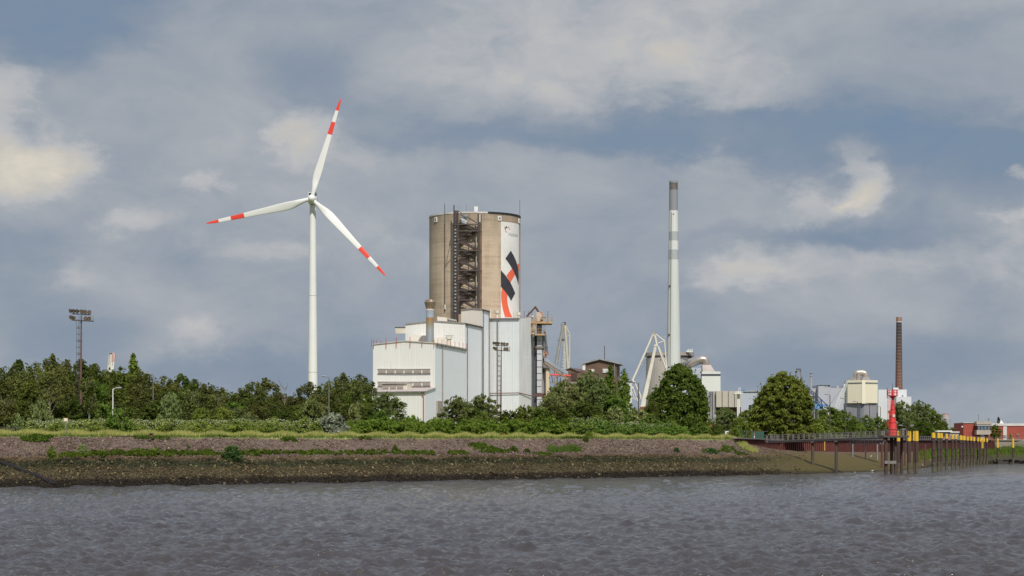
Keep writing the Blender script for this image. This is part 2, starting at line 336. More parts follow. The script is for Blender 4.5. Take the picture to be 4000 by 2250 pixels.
def build_ground():
    pxs = np.concatenate([np.arange(-1500, -200, 100), np.arange(-200, 4200, 10), np.arange(4200, 6501, 100)])
    nsub = [1, 2, 10, 22, 10, 22, 10, 30, 8]
    rowt = [];
    for k, n in enumerate(nsub):
        for j in range(n): rowt.append(k + j / n)
    rowt.append(len(nsub)); rowt = np.array(rowt)
    V = np.zeros((len(pxs), len(rowt), 3)); col = np.zeros_like(V)
    for i, px in enumerate(pxs):
        r = rows(px); D = [a for a, b in r]; Zs = [b for a, b in r]
        tt = rowt.copy(); k7 = tt > 7
        tt[k7] = 7 + np.where(tt[k7] < 8, (tt[k7] - 7) ** 2.2, tt[k7] - 7)
        d = np.interp(tt, range(len(D)), D); z = np.interp(tt, range(len(D)), Zs)
        x = (px - HX) / F * d
        rough = np.where((rowt > 2) & (rowt < 6), 0.14, 0.03) * (1.0 if px < 2950 else 0.35)
        z = z + wob2(x, d) * rough + wob(x, d) * np.where((rowt > 2.4) & (rowt < 6), .12, 0.0)
        V[i, :, 0] = x; V[i, :, 1] = d; V[i, :, 2] = z
        col[i] = zone_colour(np.full(len(rowt), px), rowt - 2, x, d)
    n, m = len(pxs), len(rowt); idx = np.arange(n * m).reshape(n, m)
    Fc = np.stack([idx[:-1, :-1], idx[1:, :-1], idx[1:, 1:], idx[:-1, 1:]], -1).reshape(-1, 4)
    o = fast_mesh('ground', V.reshape(-1, 3), Fc, tintmat('ground_soil', 0.9, 2.2, 0.55, 0.8), smooth=True, col=col.reshape(-1, 3))
    o['kind'] = 'structure'
    # the rest of the land behind the camera's near shore, as one sheet below the river bed
    mb = MB(); mb.add([(-6000, -3000, -6), (6000, -3000, -6), (6000, 12000, -6), (-6000, 12000, -6)], [(0, 1, 2, 3)])
    o = mb.build('river_bed', mat('bed_mud', (.06, .05, .03))); o['kind'] = 'structure'
build_ground()
# ------------------------------------------------------------------ water
def build_water():
    ys = np.concatenate([np.linspace(3400, 2300, 90), np.linspace(2295, 1830, 520), np.linspace(1828, 1790, 40), [1780, 1770, 1764, 1760]])
    pxs = np.linspace(-1600, 5600, 900)
    d = 40000.0 / (ys - HY)
    Xg = (pxs[None, :] - HX) / F * d[:, None]; Yg = np.repeat(d[:, None], len(pxs), 1)
    rs = np.random.RandomState(11); Z = np.zeros_like(Xg)
    step = np.gradient(d)[:, None]; step = np.abs(step)
    for i in range(100):
        lam = 0.36 * (2.6 / 0.36) ** (rs.rand()) if i < 72 else 3.0 + 6.0 * rs.rand(); th = rs.normal(0.25, 0.75) + math.pi / 2
        k = 2 * math.pi / lam; kx, ky = k * math.cos(th), k * math.sin(th)
        amp = (0.0135 if i < 72 else 0.0050) * lam ** 0.8 * (0.6 + 0.8 * rs.rand())
        amp = amp * np.clip((lam / np.maximum(step * abs(math.sin(th)) + 1e-6, 1e-3) - 1.2) / 2.0, 0.0, 1.0)
        ph = kx * Xg + ky * Yg + rs.rand() * 6.28 + 0.6 * np.sin(0.09 * Xg + i) + 0.6 * np.sin(0.07 * Yg + 2 * i)
        Z += amp * (np.sin(ph) + 0.25 * np.cos(2 * ph))
    Z *= 1.0 + 0.25 * wob(Xg * 0.2, Yg * 0.2)
    V = np.stack([Xg, Yg, Z], -1).reshape(-1, 3); n, m = Xg.shape; idx = np.arange(n * m).reshape(n, m)
    Fc = np.stack([idx[:-1, :-1], idx[:-1, 1:], idx[1:, 1:], idx[1:, :-1]], -1).reshape(-1, 4)
    m_ = bpy.data.materials.new('river_water'); m_.use_nodes = True; nt = m_.node_tree; b = nt.nodes['Principled BSDF']
    b.inputs['Roughness'].default_value = 0.08; b.inputs['IOR'].default_value = 1.33
    geo = nd(nt, 'ShaderNodeNewGeometry')
    f = noise(nt, geo.outputs['Position'], 0.05, 4, 0.6)
    lk(nt, ramp(nt, f, [(0.3, (.046, .042, .041)), (0.7, (.058, .053, .052))]), b.inputs['Base Color'])
    sv = vmt(nt, 'MULTIPLY', geo.outputs['Position'], (0.75, 1.1, 1)).outputs[0]
    h1 = noise(nt, sv, 2.0, 6, 0.68, 0.3); h2 = noise(nt, sv, 0.35, 4, 0.6)
    bn = nd(nt, 'ShaderNodeBump'); h3 = noise(nt, vmt(nt, 'MULTIPLY', geo.outputs['Position'], (0.42, 0.10, 1)).outputs[0], 1.0, 6, 0.7, 0.2)
    bn.inputs['Strength'].default_value = 0.5; bn.inputs['Distance'].default_value = 0.22
    patch = noise(nt, vmt(nt, 'MULTIPLY', geo.outputs['Position'], (0.02, 0.008, 1)).outputs[0], 1.0, 3, 0.5)
    hh = mth(nt, 'MULTIPLY_ADD', h3, 5.0, mth(nt, 'MULTIPLY_ADD', h2, 0.8, h1)); hh = mth(nt, 'MULTIPLY', hh, mth(nt, 'MULTIPLY_ADD', patch, 1.2, 0.4))
    lk(nt, hh, bn.inputs['Height']); lk(nt, bn.outputs[0], b.inputs['Normal'])
    o = fast_mesh('river_water', V, Fc, m_, smooth=True); o['kind'] = 'structure'
    mb = MB(); mb.add([(-6000, -3000, -.45), (6000, -3000, -.45), (6000, 9000, -.45), (-6000, 9000, -.45)], [(0, 1, 2, 3)])
    o = mb.build('water', m_); o['kind'] = 'structure'
build_water()
# ================================================================== materials for the structures
M = {}
M['white_coat'] = mat('white_coat', (.72, .72, .68), (.66, .67, .64), .05, .45)
M['signal_red'] = mat('signal_red', (.75, .055, .03), (.68, .05, .03), .3, .45)
M['rotor_dark'] = mat('dark_recess', (.03, .03, .035))
M['galv'] = mat('galvanised', (.33, .34, .35), (.24, .25, .26), .8, .5, .3)
M['dark_steel'] = mat('dark_steel', (.055, .045, .042), (.085, .06, .05), .8, .6)
M['black'] = mat('black_paint', (.015, .015, .017))
M['rust_brown'] = mat('rust_brown', (.115, .05, .038), (.085, .038, .03), .7, .75, c3=(.06, .03, .025))
M['rail_grey'] = mat('rail_grey', (.20, .185, .175), (.13, .115, .105), .9, .7)
M['cream'] = mat('cream_paint', (.60, .57, .47), (.50, .46, .37), .5, .6, c3=(.30, .20, .12), c3t=(.66, .78))
M['orange_rust'] = mat('orange_rust', (.33, .12, .05), (.45, .38, .30), .9, .8, contrast=(.4, .6))
M['gravel_roof'] = mat('grey_roof', (.22, .20, .18), (.30, .27, .25), 1.0, .9)
M['glass'] = mat('dark_glass', (.03, .04, .05), (.05, .06, .07), .3, .12)
M['louvre'] = None
def louvre_mat():
    m = bpy.data.materials.new('louvre_slats'); m.use_nodes = True; nt = m.node_tree; b = nt.nodes['Principled BSDF']; b.inputs['Roughness'].default_value = .6
    geo = nd(nt, 'ShaderNodeNewGeometry'); sp = nd(nt, 'ShaderNodeSeparateXYZ'); lk(nt, geo.outputs['Position'], sp.inputs[0])
    s = mth(nt, 'SINE', mth(nt, 'MULTIPLY', sp.outputs[2], 21.0)); lk(nt, ramp(nt, mth(nt, 'MULTIPLY_ADD', s, .5, .5), [(.2, (.20, .17, .14)), (.8, (.40, .36, .31))]), b.inputs['Base Color'])
    return m
M['louvre'] = louvre_mat()
uf = (-.93, .36); vf = (.36, .93)
M['clad_front'] = clad('clad_front', (.73, .725, .685), (.67, .66, .61), uf, 0.9, 7.2)
M['clad_side_lit'] = clad('clad_side_lit', (.84, .87, .90), (.78, .81, .83), vf, 1.1, 9.0)  # side sheets coloured brighter and bluer, standing in for sun and sky light
M['clad_face'] = clad('clad_face', (.70, .72, .72), (.62, .635, .63), (1, 0), 0.9, 7.9)
M['clad_warm'] = clad('clad_warm', (.68, .64, .55), (.60, .56, .47), uf, 0.8, 6.0)
# ================================================================== wind turbine
def build_turbine():
    D = 864.0; s = D / F
    hub = P(1217.5, 776, D); gz = G(1217, D)
    t = thing('wind_turbine', 'tall white three-bladed wind turbine with red bands on its blades', 'wind turbine', (hub.x, D, gz))
    mb = MB(); H = hub.z - gz - 2.2
    prof = [(2.25 * (1 - k / 12) + 1.32 * (k / 12), gz + H * k / 12) for k in range(13)]
    mb.lathe((hub.x, D + 4.6, 0), prof, 32); mb.build('tower', M['white_coat'], t)
    for z in (.30, .62): 
        r = 2.25 - .93 * z; mb2 = MB(); mb2.lathe((hub.x, D + 4.6, 0), [(r + .03, gz + H * z), (r + .03, gz + H * z + .15)], 32); mb2.build('flange_ring', M['galv'], t)
    mb2 = MB(); mb2.box((hub.x, D + 2.45, gz + 2.2), (.9, .12, 2.1)); mb2.build('door', M['galv'], t)
    # nacelle
    n = MB(); c = hub; L = 11.0
    sec = [(0.2, 1.2, 1.3), (1.2, 1.75, 1.9), (3, 1.9, 2.1), (8, 1.85, 2.1), (L, 1.5, 1.6)]
    vs = []; k = 14
    for (y, rx, rz) in sec:
        for i in range(k):
            a = 2 * math.pi * i / k; ca, sa = math.cos(a), math.sin(a)
            vs.append((c.x + rx * math.copysign(abs(ca) ** .55, ca), c.y + 1.2 + y, c.z + rz * math.copysign(abs(sa) ** .55, sa)))
    fs = [(a * k + i, a * k + (i + 1) % k, (a + 1) * k + (i + 1) % k, (a + 1) * k + i) for a in range(len(sec) - 1) for i in range(k)]
    n.add(vs, fs, True); n.add(vs[-k:], [tuple(range(k))]); n.add(vs[:k], [tuple(range(k))[::-1]])
    nac = n.build('nacelle', M['white_coat'], t)
    rad = MB()   # cooler frame standing above the rear of the nacelle
    cx = c.x - .55
    for (dx, w, z0, h) in ((-1.75, .22, 1.6, 1.9), (1.75, .22, 1.6, 1.9)): rad.box((cx + dx, c.y + 9, c.z + z0 + h / 2), (w, .8, h))
    rad.box((cx, c.y + 9, c.z + 3.6), (3.72, .8, .22)); rad.build('cooler_frame', M['white_coat'], t)
    rad = MB(); rad.box((cx, c.y + 9.1, c.z + 2.5), (3.28, .4, 1.98)); rad.build('cooler', M['rotor_dark'], t)
    rad = MB(); rad.tube([(c.x + .2, c.y + 9, c.z + 3.7), (c.x + .2, c.y + 9, c.z + 5.2)], .05, 5); rad.build('wind_vane', M['dark_steel'], t)
    h = MB(); h.lathe((0, 0, 0), [(1.75, 0), (1.8, .9), (1.65, 1.9), (1.2, 2.8), (.6, 3.3), (0.02, 3.45)], 24)
    h.v = [(c.x + v[0], c.y + 1.4 - v[2], c.z + v[1]) for v in h.v]; h.build('hub', M['white_coat'], t)
    # blades
    tips = [(1333.5, 387), (804.5, 873), (1507, 1080)]; hp = (1217.5, 776)
    for (tx, ty) in tips:
        dx, dz = (tx - hp[0]) * s, (hp[1] - ty) * s; Lb = math.hypot(dx, dz) * 1.0; ax = Vector((dx / Lb, 0, dz / Lb)); sidev = Vector((-ax.z, 0, ax.x))
        st = [(.028, 1.7, .85, .85), (.06, 1.75, .8, .85), (.10, 2.2, .72, .9), (.17, 3.1, .5, .9), (.23, 3.55, .40, .85), (.30, 3.4, .33, .8), (.42, 2.85, .26, .75), (.55, 2.35, .20, .68), (.68, 1.95, .16, .6)]
        st2 = [(.68, 1.95, .16, .6), (.76, 1.72, .14, .55), (.80, 1.62, .13, .5), (.84, 1.5, .12, .5), (.885, 1.35, .10, .45), (.885, 1.35, .10, .45), (.93, 1.1, .09, .4), (.965, .8, .07, .35), (.99, .4, .04, .3), (1.0, .06, .02, .25)]
        def station(r, ch, th, tw):
            # ch chord in metres, th thickness ratio/metres, leading edge about a quarter chord to the left
            pts = []; nseg = 14; q = max(0, min(1, (r - .05) / .12)); lead = .5 * (1 - q) + .30 * q; tt = ch * (1 - q) * .5 + (th * .55) * q
            a = R(18 * (1 - r) + 2)
            for i in range(nseg):
                an = 2 * math.pi * i / nseg; u = ch * (.5 * math.cos(an)) ; w = tt * math.sin(an) * (1 - .35 * q * math.cos(an) * -1)
                u += ch * (lead - .5) * -1 * 1.0
                U = u * math.cos(a) - w * math.sin(a); W = u * math.sin(a) + w * math.cos(a)
                pts.append(c + Vector((0, .1 - r * 1.0, 0)) + ax * (r * Lb) - sidev * U * -1 + Vector((0, 1, 0)) * W)
            return pts
        def loft(sts, name, m, par):
            b = MB(); vs = []
            for q in sts: vs += station(*q)
            n_ = 14; fs = [(a * n_ + i, a * n_ + (i + 1) % n_, (a + 1) * n_ + (i + 1) % n_, (a + 1) * n_ + i) for a in range(len(sts) - 1) for i in range(n_)]
            b.add(vs, fs, True); b.add(vs[:n_], [tuple(range(n_))[::-1]]); b.add(vs[-n_:], [tuple(range(n_))]); return b.build(name, m, par)
        def itp(r):
            A = [q for q in st + st2[1:]]; rr = [q[0] for q in A]; return (r,) + tuple(float(np.interp(r, rr, [q[j] for q in A])) for j in (1, 2, 3))
        bl = loft([itp(r) for r in (.028, .05, .075, .10, .135, .17, .20, .23, .265, .30, .36, .42, .48, .55, .6, .64)], 'blade', M['white_coat'], t)
        loft([itp(r) for r in (.64, .70, .765)], 'red_band', M['signal_red'], bl)
        loft([itp(r) for r in (.765, .82, .88)], 'white_band', M['white_coat'], bl)
        loft([itp(r) for r in (.88, .91, .94, .965, .985, 1.0)], 'red_tip', M['signal_red'], bl)
build_turbine()
# ================================================================== cement silo
SD = 700.0; SR = 178 / F * SD * 1.0; SC = (XY(1855, SD)[0], SD)
def cyl_hit(px, py, off=0.0):
    """point on the silo wall seen at that pixel"""
    r = SR + off; dx = (px - HX) / F; a = dx * dx + 1; b = -2 * (dx * SC[0] + SC[1]); c = SC[0] ** 2 + SC[1] ** 2 - r * r
    disc = max(b * b - 4 * a * c, 0); d = (-b - math.sqrt(disc)) / (2 * a); return Vector((dx * d, d, EYE + (HY - py) / F * d))
def silo_mat():
    m = bpy.data.materials.new('silo_concrete'); m.use_nodes = True; nt = m.node_tree; b = nt.nodes['Principled BSDF']; b.inputs['Roughness'].default_value = .85
    tc = nd(nt, 'ShaderNodeTexCoord'); v = tc.outputs['Object']
    a = noise(nt, vmt(nt, 'MULTIPLY', v, (1, 1, .05)).outputs[0], .55, 6, .65)
    bnd = noise(nt, vmt(nt, 'MULTIPLY', v, (.05, .05, 1.6)).outputs[0], .7, 5, .7); g = noise(nt, v, .10, 4, .6); f = noise(nt, v, 1.6, 5, .7)
    k = mth(nt, 'MULTIPLY_ADD', a, .55, mth(nt, 'MULTIPLY_ADD', bnd, .55, mth(nt, 'MULTIPLY_ADD', g, .5, mth(nt, 'MULTIPLY', f, .25))))
    col = ramp(nt, k, [(.72, (.30, .232, .16)), (.88, (.42, .33, .232)), (1.05, (.50, .40, .29)), ])
    sp = nd(nt, 'ShaderNodeSeparateXYZ'); lk(nt, v, sp.inputs[0])
    ln = mth(nt, 'LESS_THAN', mth(nt, 'FRACT', mth(nt, 'DIVIDE', sp.outputs[2], 2.4)), .04)
    # dirt washed down from the rim
    top = mth(nt, 'MULTIPLY', mth(nt, 'SUBTRACT', sp.outputs[2], 66.0), .10, clamp=True)
    dk = mth(nt, 'MULTIPLY_ADD', ln, .14, mth(nt, 'MULTIPLY', top, mth(nt, 'MULTIPLY_ADD', a, 1.6, -.4, clamp=True)), clamp=True)
    mx = nd(nt, 'ShaderNodeMix', data_type='RGBA'); lk(nt, dk, mx.inputs[0]); lk(nt, col, mx.inputs[6]); mx.inputs[7].default_value = (.11, .085, .06, 1); lk(nt, mx.outputs[2], b.inputs['Base Color'])
    return m
def build_silo():
    gz = G(1855, SD); zt = ZZ(826.5, SD - SR)
    t = thing('cement_silo', 'huge round concrete silo with a white painted panel reading Holcim', 'silo', (SC[0], SC[1], gz))
    mb = MB(); mb.lathe((SC[0], SC[1], 0), [(SR, gz), (SR, zt - .5)], 96); mb.lathe((SC[0], SC[1], 0), [(SR - .4, zt - 1.2), (0.02, zt - 1.2)], 96); mb.build('wall', silo_mat(), t)
    mb = MB(); mb.lathe((SC[0], SC[1], 0), [(SR, zt - .5), (SR + .12, zt - .5), (SR + .12, zt), (SR - .4, zt), (SR - .4, zt - 1.2)], 96, smooth=False); mb.build('rim', mat('rim_metal', (.62, .60, .56), (.45, .42, .38), .3), t)
    # dark capping on the right hand part of the rim
    mb = MB(); a0 = math.atan2(-math.cos(.30), math.sin(.30)); mb.lathe((SC[0], SC[1], 0), [(SR + .16, zt - .55), (SR + .16, zt + .08), (SR - .3, zt + .08)], 20, False, a0, a0 + 1.2); mb.build('rim_cap', M['black'], t)
    # white panel
    def patch(edgeA, edgeB, name, m, off, nu=14, nv=8, par=None):
        """band between two pixel polylines, laid on the wall"""
        def samp(E, n):
            L = [0]
            for i in range(1, len(E)): L.append(L[-1] + math.hypot(E[i][0] - E[i - 1][0], E[i][1] - E[i - 1][1]))
            return [(np.interp(q * L[-1] / n, L, [e[0] for e in E]), np.interp(q * L[-1] / n, L, [e[1] for e in E])) for q in range(n + 1)]
        A = samp(edgeA, nu); B = samp(edgeB, nu); vs = []
        for i in range(nu + 1):
            for j in range(nv + 1):
                f = j / nv; vs.append(cyl_hit(A[i][0] * (1 - f) + B[i][0] * f, A[i][1] * (1 - f) + B[i][1] * f, off))
        fs = [(i * (nv + 1) + j, i * (nv + 1) + j + 1, (i + 1) * (nv + 1) + j + 1, (i + 1) * (nv + 1) + j) for i in range(nu) for j in range(nv)]
        return MB().add(vs, fs, True).build(name, m, par)
    z = lambda x, y: (1650 + x / 3.083, 790 + y / 3.083)
    zl = lambda *L: [z(*p) for p in L]
    pt = cyl_hit(*z(945, 232)).z; pb = gz + 22
    aL = math.atan2(cyl_hit(*z(945, 600)).y - SC[1], cyl_hit(*z(945, 600)).x - SC[0]); aR = math.atan2(cyl_hit(*z(1163, 600)).y - SC[1], cyl_hit(*z(1163, 600)).x - SC[0])
    white = mat('panel_white', (.74, .73, .69), (.66, .65, .61), .25, .6); org = mat('panel_orange', (.78, .12, .05), (.72, .14, .07), .3, .6); blk = mat('panel_black', (.028, .028, .034), (.04, .04, .048), .4, .6); gry = mat('panel_grey', (.34, .42, .43), (.36, .44, .45), .4, .6)
    mb = MB(); mb.lathe((SC[0], SC[1], 0), [(SR + .03, pb), (SR + .03, pt)], 24, True, aL, aR)
    pn = mb.build('painted_panel', white, t); g = lambda n, a, b, m, off=.07, **k: patch(zl(*a), zl(*b), n, m, off, par=pn, **k)
    g('black_bar', [(1065, 582), (1105, 650), (1135, 725), (1158, 820), (1162, 900)], [(1000, 677), (1050, 745), (1100, 830), (1135, 912), (1157, 995)], blk, .10)
    g('black_bar', [(946, 818), (1000, 880), (1060, 965), (1095, 1040), (1118, 1097)], [(946, 1016), (985, 1060), (1025, 1112), (1050, 1150), (1070, 1187)], blk, .10)
    g('orange_arc', [(1012, 885), (1040, 845), (1080, 800), (1125, 757), (1163, 738)], [(1060, 968), (1085, 925), (1112, 880), (1140, 848), (1163, 822)], org, .06)
    g('orange_arc', [(958, 1028), (949, 1100), (951, 1180), (966, 1280), (995, 1385)], [(1026, 1112), (1021, 1160), (1028, 1230), (1048, 1310), (1082, 1385)], org, .06)
    # small mark: two slanted bars joined as an H inside an open orange ring
    g('mark_bar', [(988, 302), (1002, 328)], [(994, 298), (1008, 323)], blk, .12, nu=2, nv=2)
    g('mark_bar', [(1004, 288), (1020, 314)], [(1010, 283), (1026, 309)], blk, .12, nu=2, nv=2)
    g('mark_bar', [(994, 314), (1020, 302)], [(991, 308), (1017, 295)], blk, .11, nu=2, nv=2)
    ring = lambda a0, a1, r0, r1: ([(1024 + r0 * math.cos(R(a0 + (a1 - a0) * i / 8)), 328 - r0 * 1.35 * math.sin(R(a0 + (a1 - a0) * i / 8))) for i in range(9)], [(1024 + r1 * math.cos(R(a0 + (a1 - a0) * i / 8)), 328 - r1 * 1.35 * math.sin(R(a0 + (a1 - a0) * i / 8))) for i in range(9)])
    for (a0, a1) in ((80, -8), (180, 262)):
        A, B = ring(a0, a1, 28, 22); g('mark_arc', A, B, org, .09, nu=8, nv=2)
    cu = bpy.data.curves.new('lettering', 'FONT'); cu.body = 'Holcim'; cu.size = 1.0; to = bpy.data.objects.new('lettering_tmp', cu); C.objects.link(to)
    dg = bpy.context.evaluated_depsgraph_get(); dg.update(); me = bpy.data.meshes.new_from_object(to.evaluated_get(dg)); bpy.data.objects.remove(to)
    xs = [v.co.x for v in me.vertices]; ys = [v.co.y for v in me.vertices]; x0, x1, y1 = min(xs), max(xs), max(ys)
    o0 = root_loc(pn)
    for v in me.vertices:
        fx = (v.co.x - x0) / (x1 - x0); zx = 1040 + 107 * fx; q = cyl_hit(*z(zx, 403 + 13 * fx - 43 * v.co.y / y1), .12); v.co = q - o0
    me.materials.clear(); me.materials.append(gry); lo = bpy.data.objects.new('lettering', me); C.objects.link(lo); lo.parent = pn
    # windows near the rim
    for (x0_, y0_, x1_, y1_) in ((153, 184, 178, 240), (908, 166, 946, 220), (1157, 195, 1168, 250)):
        a = cyl_hit(*z(x0_, y0_)); b_ = cyl_hit(*z(x1_, y1_)); zt_, zb_ = a.z, a.z - (y1_ - y0_) / 3.083 / F * a.y
        def slab(e, off0, off1):
            an = [math.atan2(q.y - SC[1], q.x - SC[0]) for q in (a, b_)]; da = e / SR
            pts = []
            for zz in (zb_ + e, zt_ - e):
                for (aa, rr) in ((an[0] + da, SR + off0), (an[1] - da, SR + off0), (an[1] - da, SR + off1), (an[0] + da, SR + off1)):
                    pts.append((SC[0] + rr * math.cos(aa), SC[1] + rr * math.sin(aa), zz))
            return MB().hexa(pts)
        w = slab(0, .28, -.2).build('window', white, t); slab(.38, .31, -.1).build('pane', M['glass'], w)
    # conductors and antennas
    def vert(px, y0, y1, off, r, name, m, par=t):
        a = cyl_hit(px, (y0 + y1) / 2, off); MB().tube([(a.x, a.y, ZZ(y0, a.y)), (a.x, a.y, ZZ(y1, a.y))], r, 6).build(name, m, par)
    vert(1737, 798, 1218, .25, .13, 'cable', M['dark_steel']); vert(1737, 785, 875, .5, .06, 'antenna', M['galv'])
    vert(2030.5, 780, 868, .2, .07, 'antenna', M['dark_steel']); vert(1822, 800, 826, -2, .035, 'antenna', M['dark_steel'])
    q = cyl_hit(1859, 826); MB().box((q.x, q.y + 3, zt + .7), (1.2, 1.2, 2.6)).build('vent', white, t)
    vert(1738.5, 1190, 1208, .4, .22, 'cable_box', white)
    return t, zt, gz
silo, SZT, SGZ = build_silo()
def build_stair_tower():
    z = lambda x, y: (1650 + x / 3.083, 790 + y / 3.083)
    fr = cyl_hit(1825, 1000).y - 3.2; bk = fr + 3.2 # front and back plane of the frame
    def Q(x, y, d=fr): return P(*z(x, y), d)
    t = thing('stair_tower', 'dark rusty steel stair tower climbing the front of the concrete silo', 'stair tower', (Q(540, 1400).x, fr, SGZ))
    dk = M['dark_steel']; br = mat('stair_steel', (.070, .046, .036), (.042, .03, .026), .8, .7); red = mat('red_pipe', (.13, .045, .035), (.09, .035, .03), .5)
    for x, y0 in ((428, 100), (672, 138)):
        for d in (fr, bk):
            mb = MB(); mb.bar(Q(x, y0, d), Q(x, 1500, d), .42); mb.build('column', br, t)
    mb = MB(); mb.bar(Q(398, 100, fr + 1), Q(398, 1500, fr + 1), 1.1, .7); mb.build('cable_duct', dk, t)
    mb = MB(); mb.bar(Q(380, 35, fr + .4), Q(380, 1390, fr + .4), .35); mb.build('cable_ladder', M['black'], t)
    for k in range(26):
        MB().box(Q(395, 290 + k * 41, fr + .5), (.75, .25, .5)).build('cable_bracket', M['galv'], t)
    MB().tube([Q(706, 150, fr + .6), Q(706, 1500, fr + .6)], .22, 8).build('riser_pipe', red, t)
    MB().tube([Q(697, 150, fr + .9), Q(697, 240, fr + .9)], .42, 8).build('riser_head', M['white_coat'], t)
    MB().tube([Q(650, 220, fr + 1.6), Q(650, 1290, fr + 1.6)], .22, 6).build('white_pipe', M['cream'], t)
    for y in (265, 345, 582, 822, 1058, 1178):
        mb = MB(); w0, w1 = (372, 700) if y == 265 else (430, 712)
        mb.bar(Q(w0, y), Q(w1, y), .38); mb.bar(Q(w0, y, bk), Q(w1, y, bk), .3)
        mb.bar(Q(430, y), Q(430, y, bk), .25); mb.bar(Q(672, y), Q(672, y, bk), .25); mb.build('cross_beam', dk, t)
        mb = MB(); mb.tube([Q(672, y, fr), Q(716, y + 8, fr - .2), Q(706, y + 30, fr)], .12, 6); mb.build('pipe_clamp', dk, t)
    # flights: rising to the left, then to the right
    ys = [255, 462, 700, 940, 1168]
    for i in range(5):
        yr = ys[i] + (110 if i else 85)
        for (a, b, nm, dd) in (((445, ys[i]), (660, yr), 'stair_flight', 0), ((660, yr), (445, ys[i + 1]), 'stair_flight', 1)) if i < 4 else (((445, ys[i]), (660, yr + 10), 'stair_flight', 0),):
            d0_ = fr + .35 + 1.3 * dd
            mb = MB(); p, q = Q(*a, d0_), Q(*b, d0_); p2, q2 = p + Vector((0, 1.1, 0)), q + Vector((0, 1.1, 0))
            mb.bar(p, q, .14, .8); mb.bar(p2, q2, .14, .8)
            nst = 14
            for s_ in range(nst + 1):
                f = s_ / nst; mb.bar(p.lerp(q, f), p2.lerp(q2, f), .3, .08)
            fl = mb.build(nm, br, t)
            mb = MB(); up = Vector((0, 0, 1.15))
            for (u, v) in ((p, q), (p2, q2)):
                mb.bar(u + up, v + up, .08); mb.bar(u + up * .55, v + up * .55, .06)
                for s_ in range(0, nst + 1, 2): w = u.lerp(v, s_ / nst); mb.bar(w, w + up, .07)
            mb.build('hand_rail', br, fl)
    for (x, y) in [(440, y) for y in ys] + [(655, y + 110) for y in ys[:4]]:
        mb = MB(); c = Q(x, y, fr + 1.5); mb.box(c, (1.9, 2.8, .15)); pl = mb.build('landing', br, t)
        mb = MB(); 
        for hh in (.55, 1.1): mb.bar(c + Vector((-.9, -1.35, hh)), c + Vector((.9, -1.35, hh)), .07)
        for xx in (-.9, -.3, .3, .9): mb.bar(c + Vector((xx, -1.35, 0)), c + Vector((xx, -1.35, 1.1)), .07)
        mb.build('landing_rail', br, pl)
    # diagonal bracing, plus two dark bars built as a cast shadow
    for i, y in enumerate((582, 822, 1058)):
        MB().bar(Q(672, y - 8, bk - .2), Q(440, y + 120, bk - .2), .22).build('brace', dk, t)
        MB().bar(Q(640, y + 14, bk - .5), Q(440, y + 110, bk - .5), .18).build('brace', dk, t)
        MB().bar(Q(440, y - 100, fr + .1), Q(672, y - 4, fr + .1), .2).build('brace', dk, t); MB().bar(Q(440, y + 4, bk - .3), Q(672, y + 112, bk - .3), .2).build('brace', dk, t)
        MB().bar(Q(556, y - 100, bk - .25), Q(556, y + 140, bk - .25), .2).build('brace', dk, t); MB().bar(Q(640, y - 110, bk - .25), Q(640, y + 130, bk - .25), .45).build('brace', dk, t)
    for (a, b) in (((428, 100), (650, 245)), ((430, 130), (660, 250)), ((540, 262), (660, 330)), ((372, 290), (322, 520)), ((322, 520), (378, 480))):  # last two bars stand in for a hook-shaped shadow on the silo wall
        MB().bar(Q(*a, fr + .2), Q(*b, fr + .2), .2).build('brace', dk, t)
    MB().box(Q(500, 205, fr + 1.4), (1.8, 1.2, 3.0)).build('lift_machine', mat('pale_sheet', (.55, .60, .62), (.30, .34, .36), 1.2, .4, contrast=(.42, .55)), t)
    mb = MB()
    for (x, y) in ((417, 85), (458, 85)): mb.bar(Q(x, y), Q(x, 42), .1)
    for y in (42, 62): mb.bar(Q(417, y), Q(458, y), .1)
    mb.build('top_rail', M['galv'], t)
build_stair_tower()
